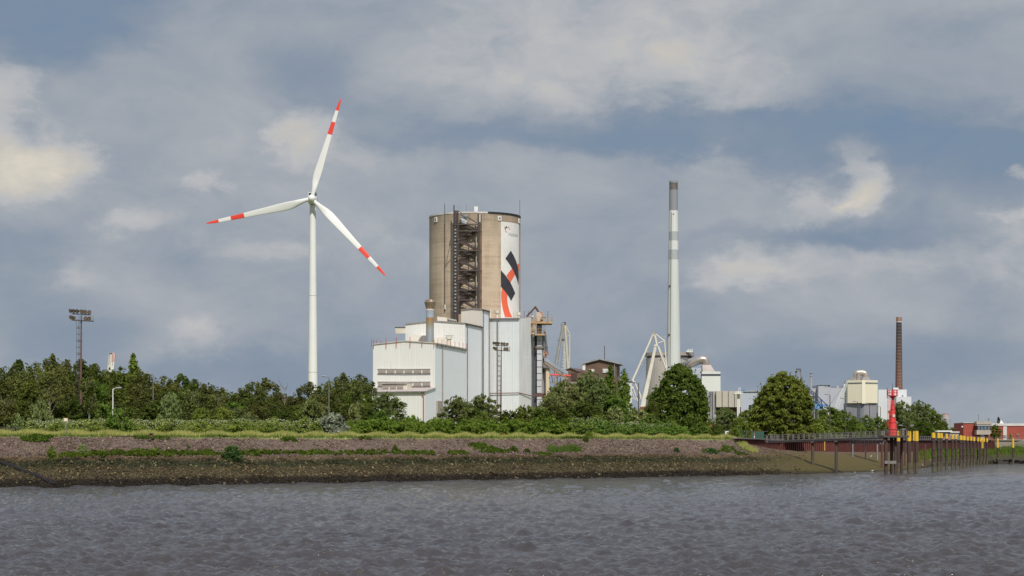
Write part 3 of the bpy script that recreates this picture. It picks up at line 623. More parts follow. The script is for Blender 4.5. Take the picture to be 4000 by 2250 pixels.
# ================================================================== cement works halls
def z3(x, y): return (1400 + x / 1.525, 750 + y / 1.525)
def corner(x, y, d): px, py = z3(x, y); return (XY(px, d)[0], d, ZZ(py, d))
def build_front_hall():
    dL, dA, dR = 618, 610, 647
    xl, xp, xa, xr = 87, 275, 457, 643
    A = corner(457, 900, dA); L = corner(87, 912, dL); Rr = corner(643, 935, dR)
    zt = (L[2] + A[2]) / 2; apex = corner(275, 890, 614)
    gz = G(1600, 610) - .3
    t = thing('front_hall', 'lowest white corrugated hall with two rows of louvred windows', 'building', (A[0], A[1], gz))
    bx, by = L[0] + Rr[0] - A[0], L[1] + Rr[1] - A[1]
    fp = [(L[0], L[1]), (apex[0], apex[1]), (A[0], A[1])]
    mb = MB(); mb.add([(x, y, gz) for x, y in fp] + [(L[0], L[1], zt), (apex[0], apex[1], apex[2]), (A[0], A[1], zt)], [(0, 1, 4, 3), (1, 2, 5, 4)])
    fw = mb.build('front_wall', M['clad_front'], t)
    mb = MB(); mb.add([(A[0], A[1], gz), (Rr[0], Rr[1], gz), (Rr[0], Rr[1], zt), (A[0], A[1], zt)], [(0, 1, 2, 3)]); mb.build('side_wall', M['clad_side_lit'], t)
    mb = MB(); mb.add([(Rr[0], Rr[1], gz), (bx, by, gz), (bx, by, zt), (Rr[0], Rr[1], zt), (L[0], L[1], gz), (L[0], L[1], zt)], [(0, 1, 2, 3), (1, 4, 5, 2)]); mb.build('rear_wall', M['clad_side_lit'], t)
    v = Vector((Rr[0] - A[0], Rr[1] - A[1], 0)); ap2 = Vector(apex) + v
    mb = MB(); o = -.35
    for (p, q, p2, q2) in ((Vector((L[0], L[1], zt)), Vector(apex), Vector((bx, by, zt)), ap2), (Vector(apex), Vector((A[0], A[1], zt)), ap2, Vector((Rr[0], Rr[1], zt)))):
        f = v.normalized() * -.3
        mb.hexa([p + f, q + f, q2, p2, p + f + Vector((0, 0, .3)), q + f + Vector((0, 0, .3)), q2 + Vector((0, 0, .3)), p2 + Vector((0, 0, .3))])
    mb.build('roof', mat('roof_sheet', (.55, .52, .46), (.42, .40, .36), .4), t)
    # windows on the front wall
    u = Vector((L[0] - A[0], L[1] - A[1], 0)).normalized(); nrm = Vector((-v.y, v.x, 0)).normalized(); nrm = -v.normalized()
    def onfront(x, y):
        px, py = z3(x, y); k = (px - HX) / F; s = (k * A[1] - A[0]) / (u.x - k * u.y); q = Vector((A[0], A[1], 0)) + u * s; return Vector((q.x, q.y, ZZ(py, q.y)))
    def win(x0, y0, x1, y1, par, off=0.0, nm='window'):
        a, b = onfront(x0, y1), onfront(x1, y0); a.z, bz = a.z, b.z; n = nrm * .14
        pts = [Vector((a.x, a.y, a.z)) + nrm * off, Vector((b.x, b.y, a.z)) + nrm * off]; pts = [pts[0] + n, pts[1] + n, pts[1] - n, pts[0] - n]
        mb = MB(); mb.hexa(pts + [Vector((q.x, q.y, bz)) for q in pts]); return mb.build(nm, M['louvre'], par)
    for row, (y0, y1) in enumerate(((1055, 1079), (1131, 1155))):
        for k in range(6):
            if row == 1 and k in (1, 2, 3): 
                if k != 0: win(118 + k * 53, y0, 118 + k * 53 + 44, y0 + 9, t); continue
            win(118 + k * 53, y0, 118 + k * 53 + 44, y1, t)
        mb = MB(); a, b = onfront(115, y1 + 3), onfront(430, y1 + 3); mb.bar(a + nrm * .2, b + nrm * .2, .2, .18); mb.build('window_sill', M['rail_grey'], t)
        mb = MB(); a, b = onfront(115, y0 - 3), onfront(430, y0 - 3); mb.bar(a + nrm * .2, b + nrm * .2, .2, .12); mb.build('window_head', M['white_coat'], t)
    # red lightning rods along the eaves
    rr = M['signal_red']
    for (x, y0, y1) in ((80, 878, 925), (92, 878, 930), (109, 882, 900), (136, 885, 898), (166, 870, 930), (227, 866, 925), (309, 862, 925), (380, 868, 922), (452, 880, 925)):
        q0, q1 = onfront(x, y0), onfront(x, y1); MB().tube([q0 + nrm * .3, q1 + nrm * .3], .09, 5).build('rod', mat_red_rod, t)
    w = v.normalized()
    for i, (x, y0, y1) in enumerate(((468, 875, 912), (492, 880, 920), (516, 888, 922), (543, 890, 930), (570, 890, 932), (595, 893, 935), (618, 897, 938), (640, 900, 942))):
        px, py = z3(x, y0); k = (px - HX) / F; s = (k * A[1] - A[0]) / (w.x - k * w.y); q = Vector((A[0], A[1], 0)) + w * s + u * -.3
        MB().tube([(q.x, q.y, ZZ(py, q.y)), (q.x, q.y, zt - .4), (q.x - .8, q.y, zt - .6)], .09, 5).build('rod', mat_red_rod, t)
    # down pipe on the side wall, gutter
    q = Vector((A[0], A[1], 0)) + w * 8.5 + Vector((w.y, -w.x, 0)) * .2
    px, py = z3(498, 0); k = (px - HX) / F; s = (k * A[1] - A[0]) / (w.x - k * w.y); q = Vector((A[0], A[1], 0)) + w * s - u * .25
    MB().tube([(q.x, q.y, gz), (q.x, q.y, zt - .2)], .16, 6).build('down_pipe', M['gravel_roof'], t)
    mb = MB(); mb.bar(Vector((A[0], A[1], zt - .1)) - u * .3, Vector((Rr[0], Rr[1], zt - .1)) - u * .3, .35, .35); mb.build('gutter', M['gravel_roof'], t)
    # door bay low on the side wall
    s0 = [None, None]
    for i, x in enumerate((462, 490)):
        px, _ = z3(x, 0); k = (px - HX) / F; s0[i] = (k * A[1] - A[0]) / (w.x - k * w.y)
    a = Vector((A[0], A[1], 0)) + w * s0[0]; b = Vector((A[0], A[1], 0)) + w * s0[1]; n2 = -u
    mb = MB(); mb.prism([(a.x + n2.x * .6, a.y + n2.y * .6), (b.x + n2.x * .6, b.y + n2.y * .6), (b.x, b.y), (a.x, a.y)], gz, ZZ(z3(0, 1243)[1], A[1])); mb.build('door_bay', mat('door_brown', (.36, .32, .27), (.30, .27, .23), .4), t)
    # lean-to against the front
    zr0 = ZZ(z3(0, 1168)[1], dA); 
    out = nrm * 11.5
    a0 = onfront(457, 1170); a1 = onfront(60, 1170)
    f0 = Vector((a0.x, a0.y, 0)) + out; 
    ze = ZZ(z3(0, 1190)[1], f0.y)
    f1 = Vector((a1.x, a1.y, 0)) + out
    mb = MB(); mb.add([(f1.x, f1.y, gz), (f0.x, f0.y, gz), (f0.x, f0.y, ze), (f1.x, f1.y, ze)], [(0, 1, 2, 3)]); mb.build('annex_wall', M['clad_front'], t)
    mb = MB(); mb.add([(f0.x, f0.y, gz), (a0.x, a0.y, gz), (a0.x, a0.y, zr0), (f0.x, f0.y, ze), (f1.x, f1.y, gz), (a1.x, a1.y, gz), (a1.x, a1.y, zr0), (f1.x, f1.y, ze)], [(0, 1, 2, 3), (5, 4, 7, 6)]); mb.build('annex_side_wall', M['clad_side_lit'], t)
    e = nrm * .5; up = Vector((0, 0, .22)); P0 = Vector((f1.x, f1.y, ze)) + e + u * .4; P1 = Vector((f0.x, f0.y, ze)) + e - u * .4; P2 = Vector((a0.x, a0.y, zr0)) - u * .4; P3 = Vector((a1.x, a1.y, zr0)) + u * .4
    mb = MB(); mb.hexa([P0, P1, P2, P3, P0 + up, P1 + up, P2 + up, P3 + up]); mb.build('annex_roof', mat('annex_roof', (.50, .44, .40), (.38, .33, .30), .8), t)
    mb = MB(); mb.bar(P0 + e * .3, P1 + e * .3, .3, .3); mb.build('annex_gutter', M['rail_grey'], t)
    q = f0 + u * .7 + nrm * .25; MB().tube([(q.x - .3, q.y, ze - .2), (q.x + .3, q.y, ze - 1.6), (q.x + .3, q.y, gz)], .19, 6).build('annex_down_pipe', mat('copper_pipe', (.42, .17, .09), (.34, .14, .08), .6), t)
    # dormer with three louvres on the annex roof
    c0 = onfront(172, 1172) + nrm * 5.5; c1 = onfront(322, 1172) + nrm * 5.5; ztop = ZZ(z3(0, 1140)[1], 606)
    pts = [(c0.x, c0.y), (c1.x, c1.y), (c1.x - nrm.x * 5, c1.y - nrm.y * 5), (c0.x - nrm.x * 5, c0.y - nrm.y * 5)]
    dm = MB().prism(pts, zr0 - 2.2, ztop).build('dormer', M['clad_warm'], t)
    rf = [(c0.x + nrm.x * .5 + u.x * .4, c0.y + nrm.y * .5), (c1.x + nrm.x * .5 + 0, c1.y + nrm.y * .5), pts[2], pts[3]]
    MB().prism(rf, ztop + .003, ztop + .25).build('dormer_roof', mat('dormer_roof', (.45, .42, .38)), dm)
    for k in range(3):
        w_ = win(176 + k * 43, 1149, 176 + k * 43 + 35, 1175, dm, 5.6, 'louvre')
mat_red_rod = mat('red_rod', (.45, .07, .05), (.35, .06, .05), 1.0)
build_front_hall()
def gable_block(name, label, xl, yl, dl, xp, yp, xr, yr, dr, xe, ye, de, base=None, m1='clad_front', m2='clad_side_lit', side_extra=True):
    """block with a gabled front: left corner, apex, right corner, far end of the right-hand side (zoom coordinates, depth)"""
    Lc, Rc, E = corner(xl, yl, dl), corner(xr, yr, dr), corner(xe, ye, de); dp = dl + (dr - dl) * (xp - xl) / (xr - xl); Ap = corner(xp, yp, dp)
    gz = G(1800, 650) - .3; b = gz if base is None else base
    t = thing(name, label, 'building', (Rc[0], Rc[1], gz)); zt = Rc[2]; zl = Lc[2]
    v = Vector((E[0] - Rc[0], E[1] - Rc[1], 0)); B = (Lc[0] + v.x, Lc[1] + v.y)
    MB().add([(Lc[0], Lc[1], b), (Ap[0], Ap[1], b), (Rc[0], Rc[1], b), (Lc[0], Lc[1], zl), Ap, (Rc[0], Rc[1], zt)], [(0, 1, 4, 3), (1, 2, 5, 4)]).build('front_wall', M[m1], t)
    MB().add([(Rc[0], Rc[1], b), (E[0], E[1], b), (E[0], E[1], zt), (Rc[0], Rc[1], zt)], [(0, 1, 2, 3)]).build('side_wall', M[m2], t)
    MB().add([(E[0], E[1], b), (B[0], B[1], b), (B[0], B[1], zl), (E[0], E[1], zt), (Lc[0], Lc[1], b), (Lc[0], Lc[1], zl)], [(0, 1, 2, 3), (1, 4, 5, 2)]).build('rear_wall', M[m2], t)
    mb = MB(); f = v.normalized() * -.3; up = Vector((0, 0, .35))
    for (p, q) in ((Vector(Lc), Vector(Ap)), (Vector(Ap), Vector(Rc))):
        p, q = p.copy(), q.copy(); mb.hexa([p + f, q + f, q + v, p + v, p + f + up, q + f + up, q + v + up, p + v + up])
    mb.build('roof', M['gravel_roof'] if m1 != 'clad_warm' else M['gravel_roof'], t)
    s = Vector((v.y, -v.x, 0)).normalized() * .25
    MB().bar(Vector(Rc) + s, Vector((E[0], E[1], zt)) + s, .4, .35).build('gutter', M['dark_steel'], t)
    for k, (fr_) in enumerate((.10, .96)):
        q = Vector((Rc[0], Rc[1], 0)) + v * fr_ + s; MB().tube([(q.x, q.y, b), (q.x, q.y, zt)], .14, 6).build('down_pipe', M['rail_grey'], t)
    return t, Lc, Ap, Rc, E, v
tB, *_b = gable_block('middle_hall', 'cream and white hall behind the steel stack, a step above the front hall', 280, 790, 655, 452, 772, 635, 785, 647.5, 738, 808, 667)
def middle_extras():
    t = tB; v = _b[4]; nrm = -v.normalized(); uu = Vector((_b[2][0] - _b[0][0], _b[2][1] - _b[0][1], 0)).normalized()
    a, b = Vector(corner(221, 826, 655)), Vector(corner(281, 826, 655)); MB().bar(a, b, .8, 1.9).build('hoist_beam', M['cream'], t)
    MB().bar(a + Vector((-.2, 0, 1.05)), b + Vector((0, 0, 1.05)), 1.2, .18).build('beam_cover', M['dark_steel'], t)
    # boxes on the front hall's roof leaning against this hall
    c = Vector(corner(362, 880, 644)); MB().prism([(c.x - 3.0, c.y - 3), (c.x + 2.6, c.y - 3), (c.x + 2.6, c.y + 9), (c.x - 3.0, c.y + 9)], c.z - 3, [c.z + 1.2, c.z + 1.2, c.z + 1.6, c.z + 1.6]).build('roof_cabin', M['clad_warm'], t)
    c = Vector(corner(478, 885, 644)); MB().prism([(c.x - 2.2, c.y - 2), (c.x + 1.6, c.y - 2), (c.x + 1.6, c.y + 9), (c.x - 2.2, c.y + 9)], c.z - 3, c.z + 1.0).build('roof_cabin', M['clad_warm'], t)
    c = Vector(corner(539, 892, 641)); mb = MB(); mb.cyl((c.x, c.y), .65, c.z - 2.5, c.z + .8, 14); mb.cyl((c.x, c.y), 1.0, c.z + .8, c.z + 1.5, 14); mb.build('vent', M['cream'], t)
    MB().bar(Vector(corner(517, 857, 642)), Vector(corner(567, 857, 642)), 1.4, .14).build('canopy', M['gravel_roof'], t)
    for k, x in enumerate((495, 540, 585)): 
        pass
    # glazed cabin on this hall's own roof
    a = Vector(corner(470, 742, 660)); b = Vector(corner(585, 752, 672)); m_ = Vector(corner(527, 745, 661))
    fp = [(a.x, a.y), (m_.x, m_.y), (b.x, b.y), (b.x - 6, b.y + 3)]
    cb = MB().prism(fp, a.z - 3, [a.z, m_.z - .2, m_.z - .2, a.z]).build('roof_cabin', M['clad_warm'], t)
    d = (b - m_); 
    for k in range(4):
        p = m_ + d * (.08 + .23 * k); q = m_ + d * (.08 + .23 * k + .19); p.y -= .2; q.y -= .2
        MB().hexa([(p.x, p.y, m_.z - 1.9), (q.x, q.y, m_.z - 1.9), (q.x, q.y + .3, m_.z - 1.9), (p.x, p.y + .3, m_.z - 1.9), (p.x, p.y, m_.z - .7), (q.x, q.y, m_.z - .7), (q.x, q.y + .3, m_.z - .7), (p.x, p.y + .3, m_.z - .7)]).build('window', M['glass'], cb)
middle_extras()
tC, *_c = gable_block('upper_tower', 'topmost white corrugated tower block standing at the foot of the stair tower', 612, 705, 672, 680, 697, 737, 702, 667.5, 777, 713, 676, m1='clad_warm')
def build_tall_hall():
    gz = G(1950, 680) - .3
    a = corner(778, 757, 678); b = corner(958, 755, 672); c = corner(1027, 747, 684); d = (c[0] + 1, 700, c[2]); e = (a[0], 700, a[2])
    t = thing('tall_hall', 'wide tall pale hall under the painted silo panel, red pipe across its foot', 'building', (b[0], b[1], gz))
    f = lambda p, q, n, m: MB().add([(p[0], p[1], gz), (q[0], q[1], gz), (q[0], q[1], q[2]), (p[0], p[1], p[2])], [(0, 1, 2, 3)]).build(n, m, t)
    f(a, b, 'front_wall', M['clad_face']); f(b, c, 'angled_wall', clad('clad_angle', (.80, .80, .80), (.58, .57, .54), (.64, .76), 2.4, 9.0)); f(c, d, 'side_wall', M['clad_side_lit']); f(d, e, 'rear_wall', M['clad_side_lit'])
    pts = [a, b, c, d, e]; MB().prism([(p[0], p[1]) for p in pts], [p[2] for p in pts], [p[2] + .35 for p in pts]).build('roof', mat('hall_roof', (.52, .44, .40), (.42, .36, .33), .6), t)
    n = Vector((0, -.4, 0)); MB().bar(Vector(a) + n, Vector(b) + n, .4, .35).build('gutter', M['rail_grey'], t)
    q = corner(828, 760, 675.8); MB().tube([(q[0], q[1], gz), (q[0], q[1], a[2])], .17, 6).build('down_pipe', M['rail_grey'], t)
    # rounded rear bay below the platforms
    c2 = P(2068, 1315, 697); MB().cyl((c2.x, c2.y), 20 / F * 697 * 1.02, gz, c2.z, 24).build('round_bay', clad('clad_bay', (.55, .56, .55), (.42, .40, .36), (.8, .5), 1.2, 5.0), t)
    # red pipe near the base
    z_ = ZZ(z3(0, 1198)[1], 674); mb = MB(); mb.tube([(a[0], 677.4, z_), (b[0], 671.5, z_), (c[0] + .4, 683.6, z_ - .7), (c[0] + 5, 684, z_ - .8)], .16, 6); mb.build('red_pipe', mat('red_brown', (.16, .07, .06)), t)
    # vents on the roof
    for (x, y, r) in ((786, 702, .45), (826, 712, .45), (931, 720, .4), (955, 724, .4)):
        q = corner(x, y, 681); mb = MB(); mb.cyl((q[0], q[1]), r, a[2] - .4, q[2] + .3, 12); 
        if x in (826, 955): mb.cyl((q[0], q[1]), r * 1.7, q[2] - .6, q[2] + .4, 12)
        mb.build('vent', M['cream'], t)
    for px in (2048, 2064, 2078):
        MB().tube([P(px, 1215, 684), P(px, 1245, 684)], .07, 5).build('rod', M['dark_steel'], t)
build_tall_hall()
def build_stack():
    z = lambda x, y: (1440 + x / 2.956, 1150 + y / 2.956)
    D = 630.0; q = z(708, 0)[0]; c = XY(q, D); f = lambda y: ZZ(z(0, y)[1], D); s = D / F / 2.956
    t = thing('steel_stack', 'stained steel exhaust stack with a flared crown on the front hall roof', 'chimney', (c[0], c[1], f(560)))
    grad = bpy.data.materials.new('stained_stack'); grad.use_nodes = True; nt = grad.node_tree; b = nt.nodes['Principled BSDF']; b.inputs['Roughness'].default_value = .4; b.inputs['Metallic'].default_value = .35
    geo = nd(nt, 'ShaderNodeNewGeometry'); sp = nd(nt, 'ShaderNodeSeparateXYZ'); lk(nt, geo.outputs['Position'], sp.inputs[0])
    ns = noise(nt, vmt(nt, 'MULTIPLY', geo.outputs['Position'], (1.5, 1.5, .15)).outputs[0], 1.0, 5, .6)
    h = mth(nt, 'DIVIDE', mth(nt, 'SUBTRACT', sp.outputs[2], f(560)), f(270) - f(560)); h = mth(nt, 'MULTIPLY_ADD', mth(nt, 'SUBTRACT', ns, .5), .5, h)
    lk(nt, ramp(nt, h, [(0, (.34, .24, .10)), (.06, (.30, .34, .36)), (.5, (.36, .38, .36)), (.8, (.33, .27, .16)), (1, (.42, .21, .07))]), b.inputs['Base Color'])
    MB().cyl(c, 45.5 * s, f(562), f(270), 24).build('lower_shaft', grad, t)
    MB().cyl(c, 46.5 * s, f(270), f(182), 24).build('upper_shaft', mat('zinc', (.42, .47, .54), (.34, .38, .45), .5, .35, .3), t)
    MB().cyl(c, 49 * s, f(184), f(176), 24).build('collar', M['white_coat'], t)
    mb = MB(); mb.lathe((c[0], c[1], 0), [(44 * s, f(176)), (48 * s, f(155)), (66 * s, f(92)), (63 * s, f(88)), (50 * s, f(62)), (40 * s, f(62)), (40 * s, f(100))], 12, False)
    mb.build('crown', mat('crown_metal', (.30, .24, .17), (.17, .12, .08), .8, .45, .4, c3=(.40, .16, .08)), t)
    MB().lathe((c[0], c[1], 0), [(45.5 * s, f(178)), (45.5 * s, f(160))], 24).build('rust_ring', M['orange_rust'], t)
build_stack()
# ------------------------------------------------------------------ elevator shaft with platforms and chutes
def build_elevator():
    z = lambda x, y: (2040 + x / 3.45, 1180 + y / 3.45); Q = lambda x, y, d=690: P(*z(x, y), d)
    gz = G(2110, 690) - .3
    t = thing('elevator_shaft', 'narrow pale elevator shaft with rusty platforms and a bent pipe on top', 'elevator shaft', (Q(235, 0).x, 690, gz))
    a, b = Q(198, 450), Q(262, 450); w = b.x - a.x
    pan = clad('shaft_panels', (.50, .51, .54), (.42, .42, .43), (1, 0), 3.0, 3.4, (.2, .18, .17))
    MB().prism([(a.x, 688), (b.x, 688), (b.x + 1.7, 693), (a.x + 1, 694)], gz, Q(0, 440).z).build('shaft', pan, t)
    for k in range(11):
        y = 520 + k * 88; p = Q(198, y, 687.9); q_ = Q(262, y, 687.9); MB().bar(p, q_, .1, .12).build('panel_joint', M['rail_grey'], t)
    for (y0, y1, m) in ((598, 628, M['rail_grey']), (1234, 1258, mat('band_red', (.14, .05, .04)))):
        MB().prism([(a.x - .5, 687.5), (b.x + .4, 687.5), (b.x + 2.2, 693.5), (a.x + .5, 694.5)], Q(0, y1).z, Q(0, y0).z).build('band', m, t)
    c1, c2 = M['cream'], M['orange_rust']; yel = mat('rusty_yellow', (.46, .33, .17), (.34, .20, .10), 1.4, .75, contrast=(.4, .6))
    def platform(x0, x1, y, thick, m, rail=60, d0=686, d1=696, nm='platform'):
        p0, p1 = Q(x0, y, d0), Q(x1, y, d0); pl = MB().prism([(p0.x, d0), (p1.x, d0), (p1.x, d1), (p0.x, d1)], p0.z - thick / 3.45 * .0863, p0.z).build(nm, m, t)
        mb = MB(); h = rail / 3.45 * .0863; n = max(3, int((p1.x - p0.x) / 1.0))
        for dd in (d0 + .05, d1 - .05):
            for hh in (h, h * .55): mb.bar((p0.x, dd, p0.z + hh), (p1.x, dd, p0.z + hh), .09)
            for k in range(n + 1): xx = p0.x + (p1.x - p0.x) * k / n; mb.bar((xx, dd, p0.z), (xx, dd, p0.z + h), .07)
        for xx in (p0.x, p1.x):
            for hh in (h, h * .55): mb.bar((xx, d0, p0.z + hh), (xx, d1, p0.z + hh), .09)
            for k in range(1, 5): dd = d0 + (d1 - d0) * k / 5; mb.bar((xx, dd, p0.z), (xx, dd, p0.z + h), .07)
        mb.build('rail', m, pl)
    platform(118, 405, 262, 26, yel, 62, 686, 695); platform(52, 165, 415, 20, yel, 55, 684, 690); platform(172, 308, 428, 20, yel, 65, 685, 694)
    MB().prism([(Q(188, 0).x, 688), (Q(275, 0).x, 688), (Q(275, 0).x, 694), (Q(188, 0).x, 694)], Q(0, 262).z, Q(0, 140).z).build('rusty_head_box', mat('stained_box', (.50, .42, .34), (.34, .10, .04), .7, .8, stretch=(1, 1, .4), contrast=(.42, .58)), t)
    MB().prism([(Q(200, 0).x, 688.5), (Q(265, 0).x, 688.5), (Q(265, 0).x, 693.5), (Q(200, 0).x, 693.5)], Q(0, 441).z, Q(0, 285).z).build('drive_housing', M['dark_steel'], t)
    MB().box(Q(225, 340, 688.3), (1.6, .5, 1.2)).build('drive_frame', M['galv'], t)
    for (x, y, sx, sz) in ((138, 200, .7, .9), (265, 232, .8, .9), (290, 205, 1.5, .4)): MB().tube([Q(x, y, 688) - Vector((sx / 2, 0, 0)), Q(x, y, 688) + Vector((sx / 2, 0, 0))], sz / 2, 10).build('motor', M['rail_grey'] if x > 200 else c1, t)
    MB().tube([Q(58, 196, 690), Q(172, 72, 690)], .3, 10).build('bent_pipe', M['rust_brown'], t); MB().tube([Q(172, 58, 690), Q(224, 140, 690)], .34, 10).build('bent_pipe', M['rust_brown'], t)
    # stairs between the platforms
    mb = MB(); p, q_ = Q(118, 412, 685), Q(168, 270, 685); o = Vector((.8, 0, 0))
    mb.bar(p, q_, .12, .22); mb.bar(p + o, q_ + o, .12, .22)
    for k in range(13): f = k / 12; mb.bar(p.lerp(q_, f), p.lerp(q_, f) + o, .2, .07)
    st = mb.build('stairs', yel, t); mb = MB(); up = Vector((0, 0, 1.1))
    for oo in (Vector(), o): mb.bar(p + oo + up, q_ + oo + up, .12); [mb.bar(p.lerp(q_, k / 4) + oo, p.lerp(q_, k / 4) + oo + up, .1) for k in range(5)]
    mb.build('stair_rail', yel, st)
    # chutes down the right-hand side
    g1 = mat('chute_grey', (.16, .165, .18), (.11, .11, .12), .5, .5); 
    for (x0, y0, x1, y1, r) in ((270, 440, 316, 750, .38), (304, 400, 340, 700, .32)): MB().tube([Q(x0, y0, 689), Q(x1, y1, 689)], r, 10).build('chute', g1, t)
    MB().tube([Q(292, 450, 690.5), Q(330, 660, 690.5)], .12, 8).build('chute', M['cream'], t)
    for (x0, y0, x1, y1, r) in ((288, 650, 296, 760, .25), (318, 668, 322, 700, .42), (342, 690, 345, 720, .36)): MB().tube([Q(x0, y0, 688.6), Q(x1, y1, 688.6)], r, 8).build('chute_end', M['orange_rust'], t)
    MB().tube([Q(345, 120, 690), Q(345, 262, 690)], .08, 5).build('antenna', M['dark_steel'], t)
    for (x0, y0, x1, y1) in ((282, 290, 282, 420), (306, 290, 306, 380), (125, 610, 198, 612), (148, 680, 198, 620), (150, 1300, 200, 1255), (160, 450, 160, 600)): MB().bar(Q(x0, y0, 687), Q(x1, y1, 687), .15).build('strut', M['rust_brown'] if y0 > 600 else M['rail_grey'], t)
    MB().prism([(Q(158, 0).x, 690), (Q(200, 0).x, 690), (Q(200, 0).x, 694), (Q(158, 0).x, 694)], gz, Q(0, 450).z).build('dark_recess', mat('gap_shade', (.10, .10, .11), (.06, .06, .07), .3), t)  # solid block filling the gap, its shade put into the dark colour
    # conveyor gallery
    t2 = thing('conveyor_gallery', 'sloping enclosed conveyor gallery with blue-grey cover and red frame', 'conveyor', (Q(340, 1100).x, 690, gz))
    cov = mat('gallery_cover', (.30, .33, .38), (.23, .25, .29), .6, .5)
    top = [(297, 762), (345, 780), (400, 825), (500, 885), (620, 950)]; 
    for k in range(len(top) - 1):
        p, q_ = Q(*top[k], 687), Q(*top[k + 1], 687)
        mb = MB(); h = .85
        mb.hexa([p + Vector((0, 0, -h)), q_ + Vector((0, 0, -h)), q_ + Vector((0, 4, -h)), p + Vector((0, 4, -h)), p + Vector((0, 0, h * .4)), q_ + Vector((0, 0, h * .4)), q_ + Vector((0, 4, h * .4)), p + Vector((0, 4, h * .4))]); mb.build('cover', cov, t2)
    MB().bar(Q(300, 815, 688), Q(612, 1040, 688), 2.6, .65).build('belt_beam', mat('belt_rust', (.30, .22, .15), (.20, .13, .09), 1.0), t2)
    MB().prism([(Q(282, 0).x, 687), (Q(345, 0).x, 687), (Q(345, 0).x, 692), (Q(282, 0).x, 692)], Q(0, 890).z, Q(0, 825).z).build('tail_housing', M['rail_grey'], t2)
    mb = MB(); p, q_ = Q(318, 890), Q(366, 880); mb.prism([(p.x, 688), (q_.x, 688), (q_.x, 691), (p.x, 691)], gz, Q(0, 885).z); mb.build('support_leg', mat('leg_cream', (.55, .47, .34), (.48, .36, .22), .4, .7, stretch=(1, 1, .3)), t2)
    MB().tube([Q(370, 975, 687), Q(655, 993, 687)], .24, 8).build('red_pipe', M['signal_red'], t2)
    for (x0, y0, x1, y1) in ((435, 930, 435, 978), (462, 925, 462, 980), (400, 985, 470, 1015), (470, 1015, 540, 985), (520, 950, 570, 985), (520, 985, 560, 950)): MB().bar(Q(x0, y0, 688), Q(x1, y1, 688), .14).build('red_strut', M['signal_red'], t2)
    for (x0, y0, x1, y1) in ((282, 938, 325, 940), (282, 985, 360, 990), (285, 1000, 358, 1045), (285, 940, 330, 900), (365, 900, 370, 1150), (395, 990, 415, 1080), (470, 1000, 470, 1080), (515, 1020, 515, 1150), (580, 1040, 595, 1160), (640, 990, 612, 1060), (372, 1085, 800, 1085)):
        MB().bar(Q(x0, y0, 689), Q(x1, y1, 689), .25).build('frame_strut', M['rust_brown'] if y0 < 1010 and x0 < 330 else M['rail_grey'], t2)
build_elevator()
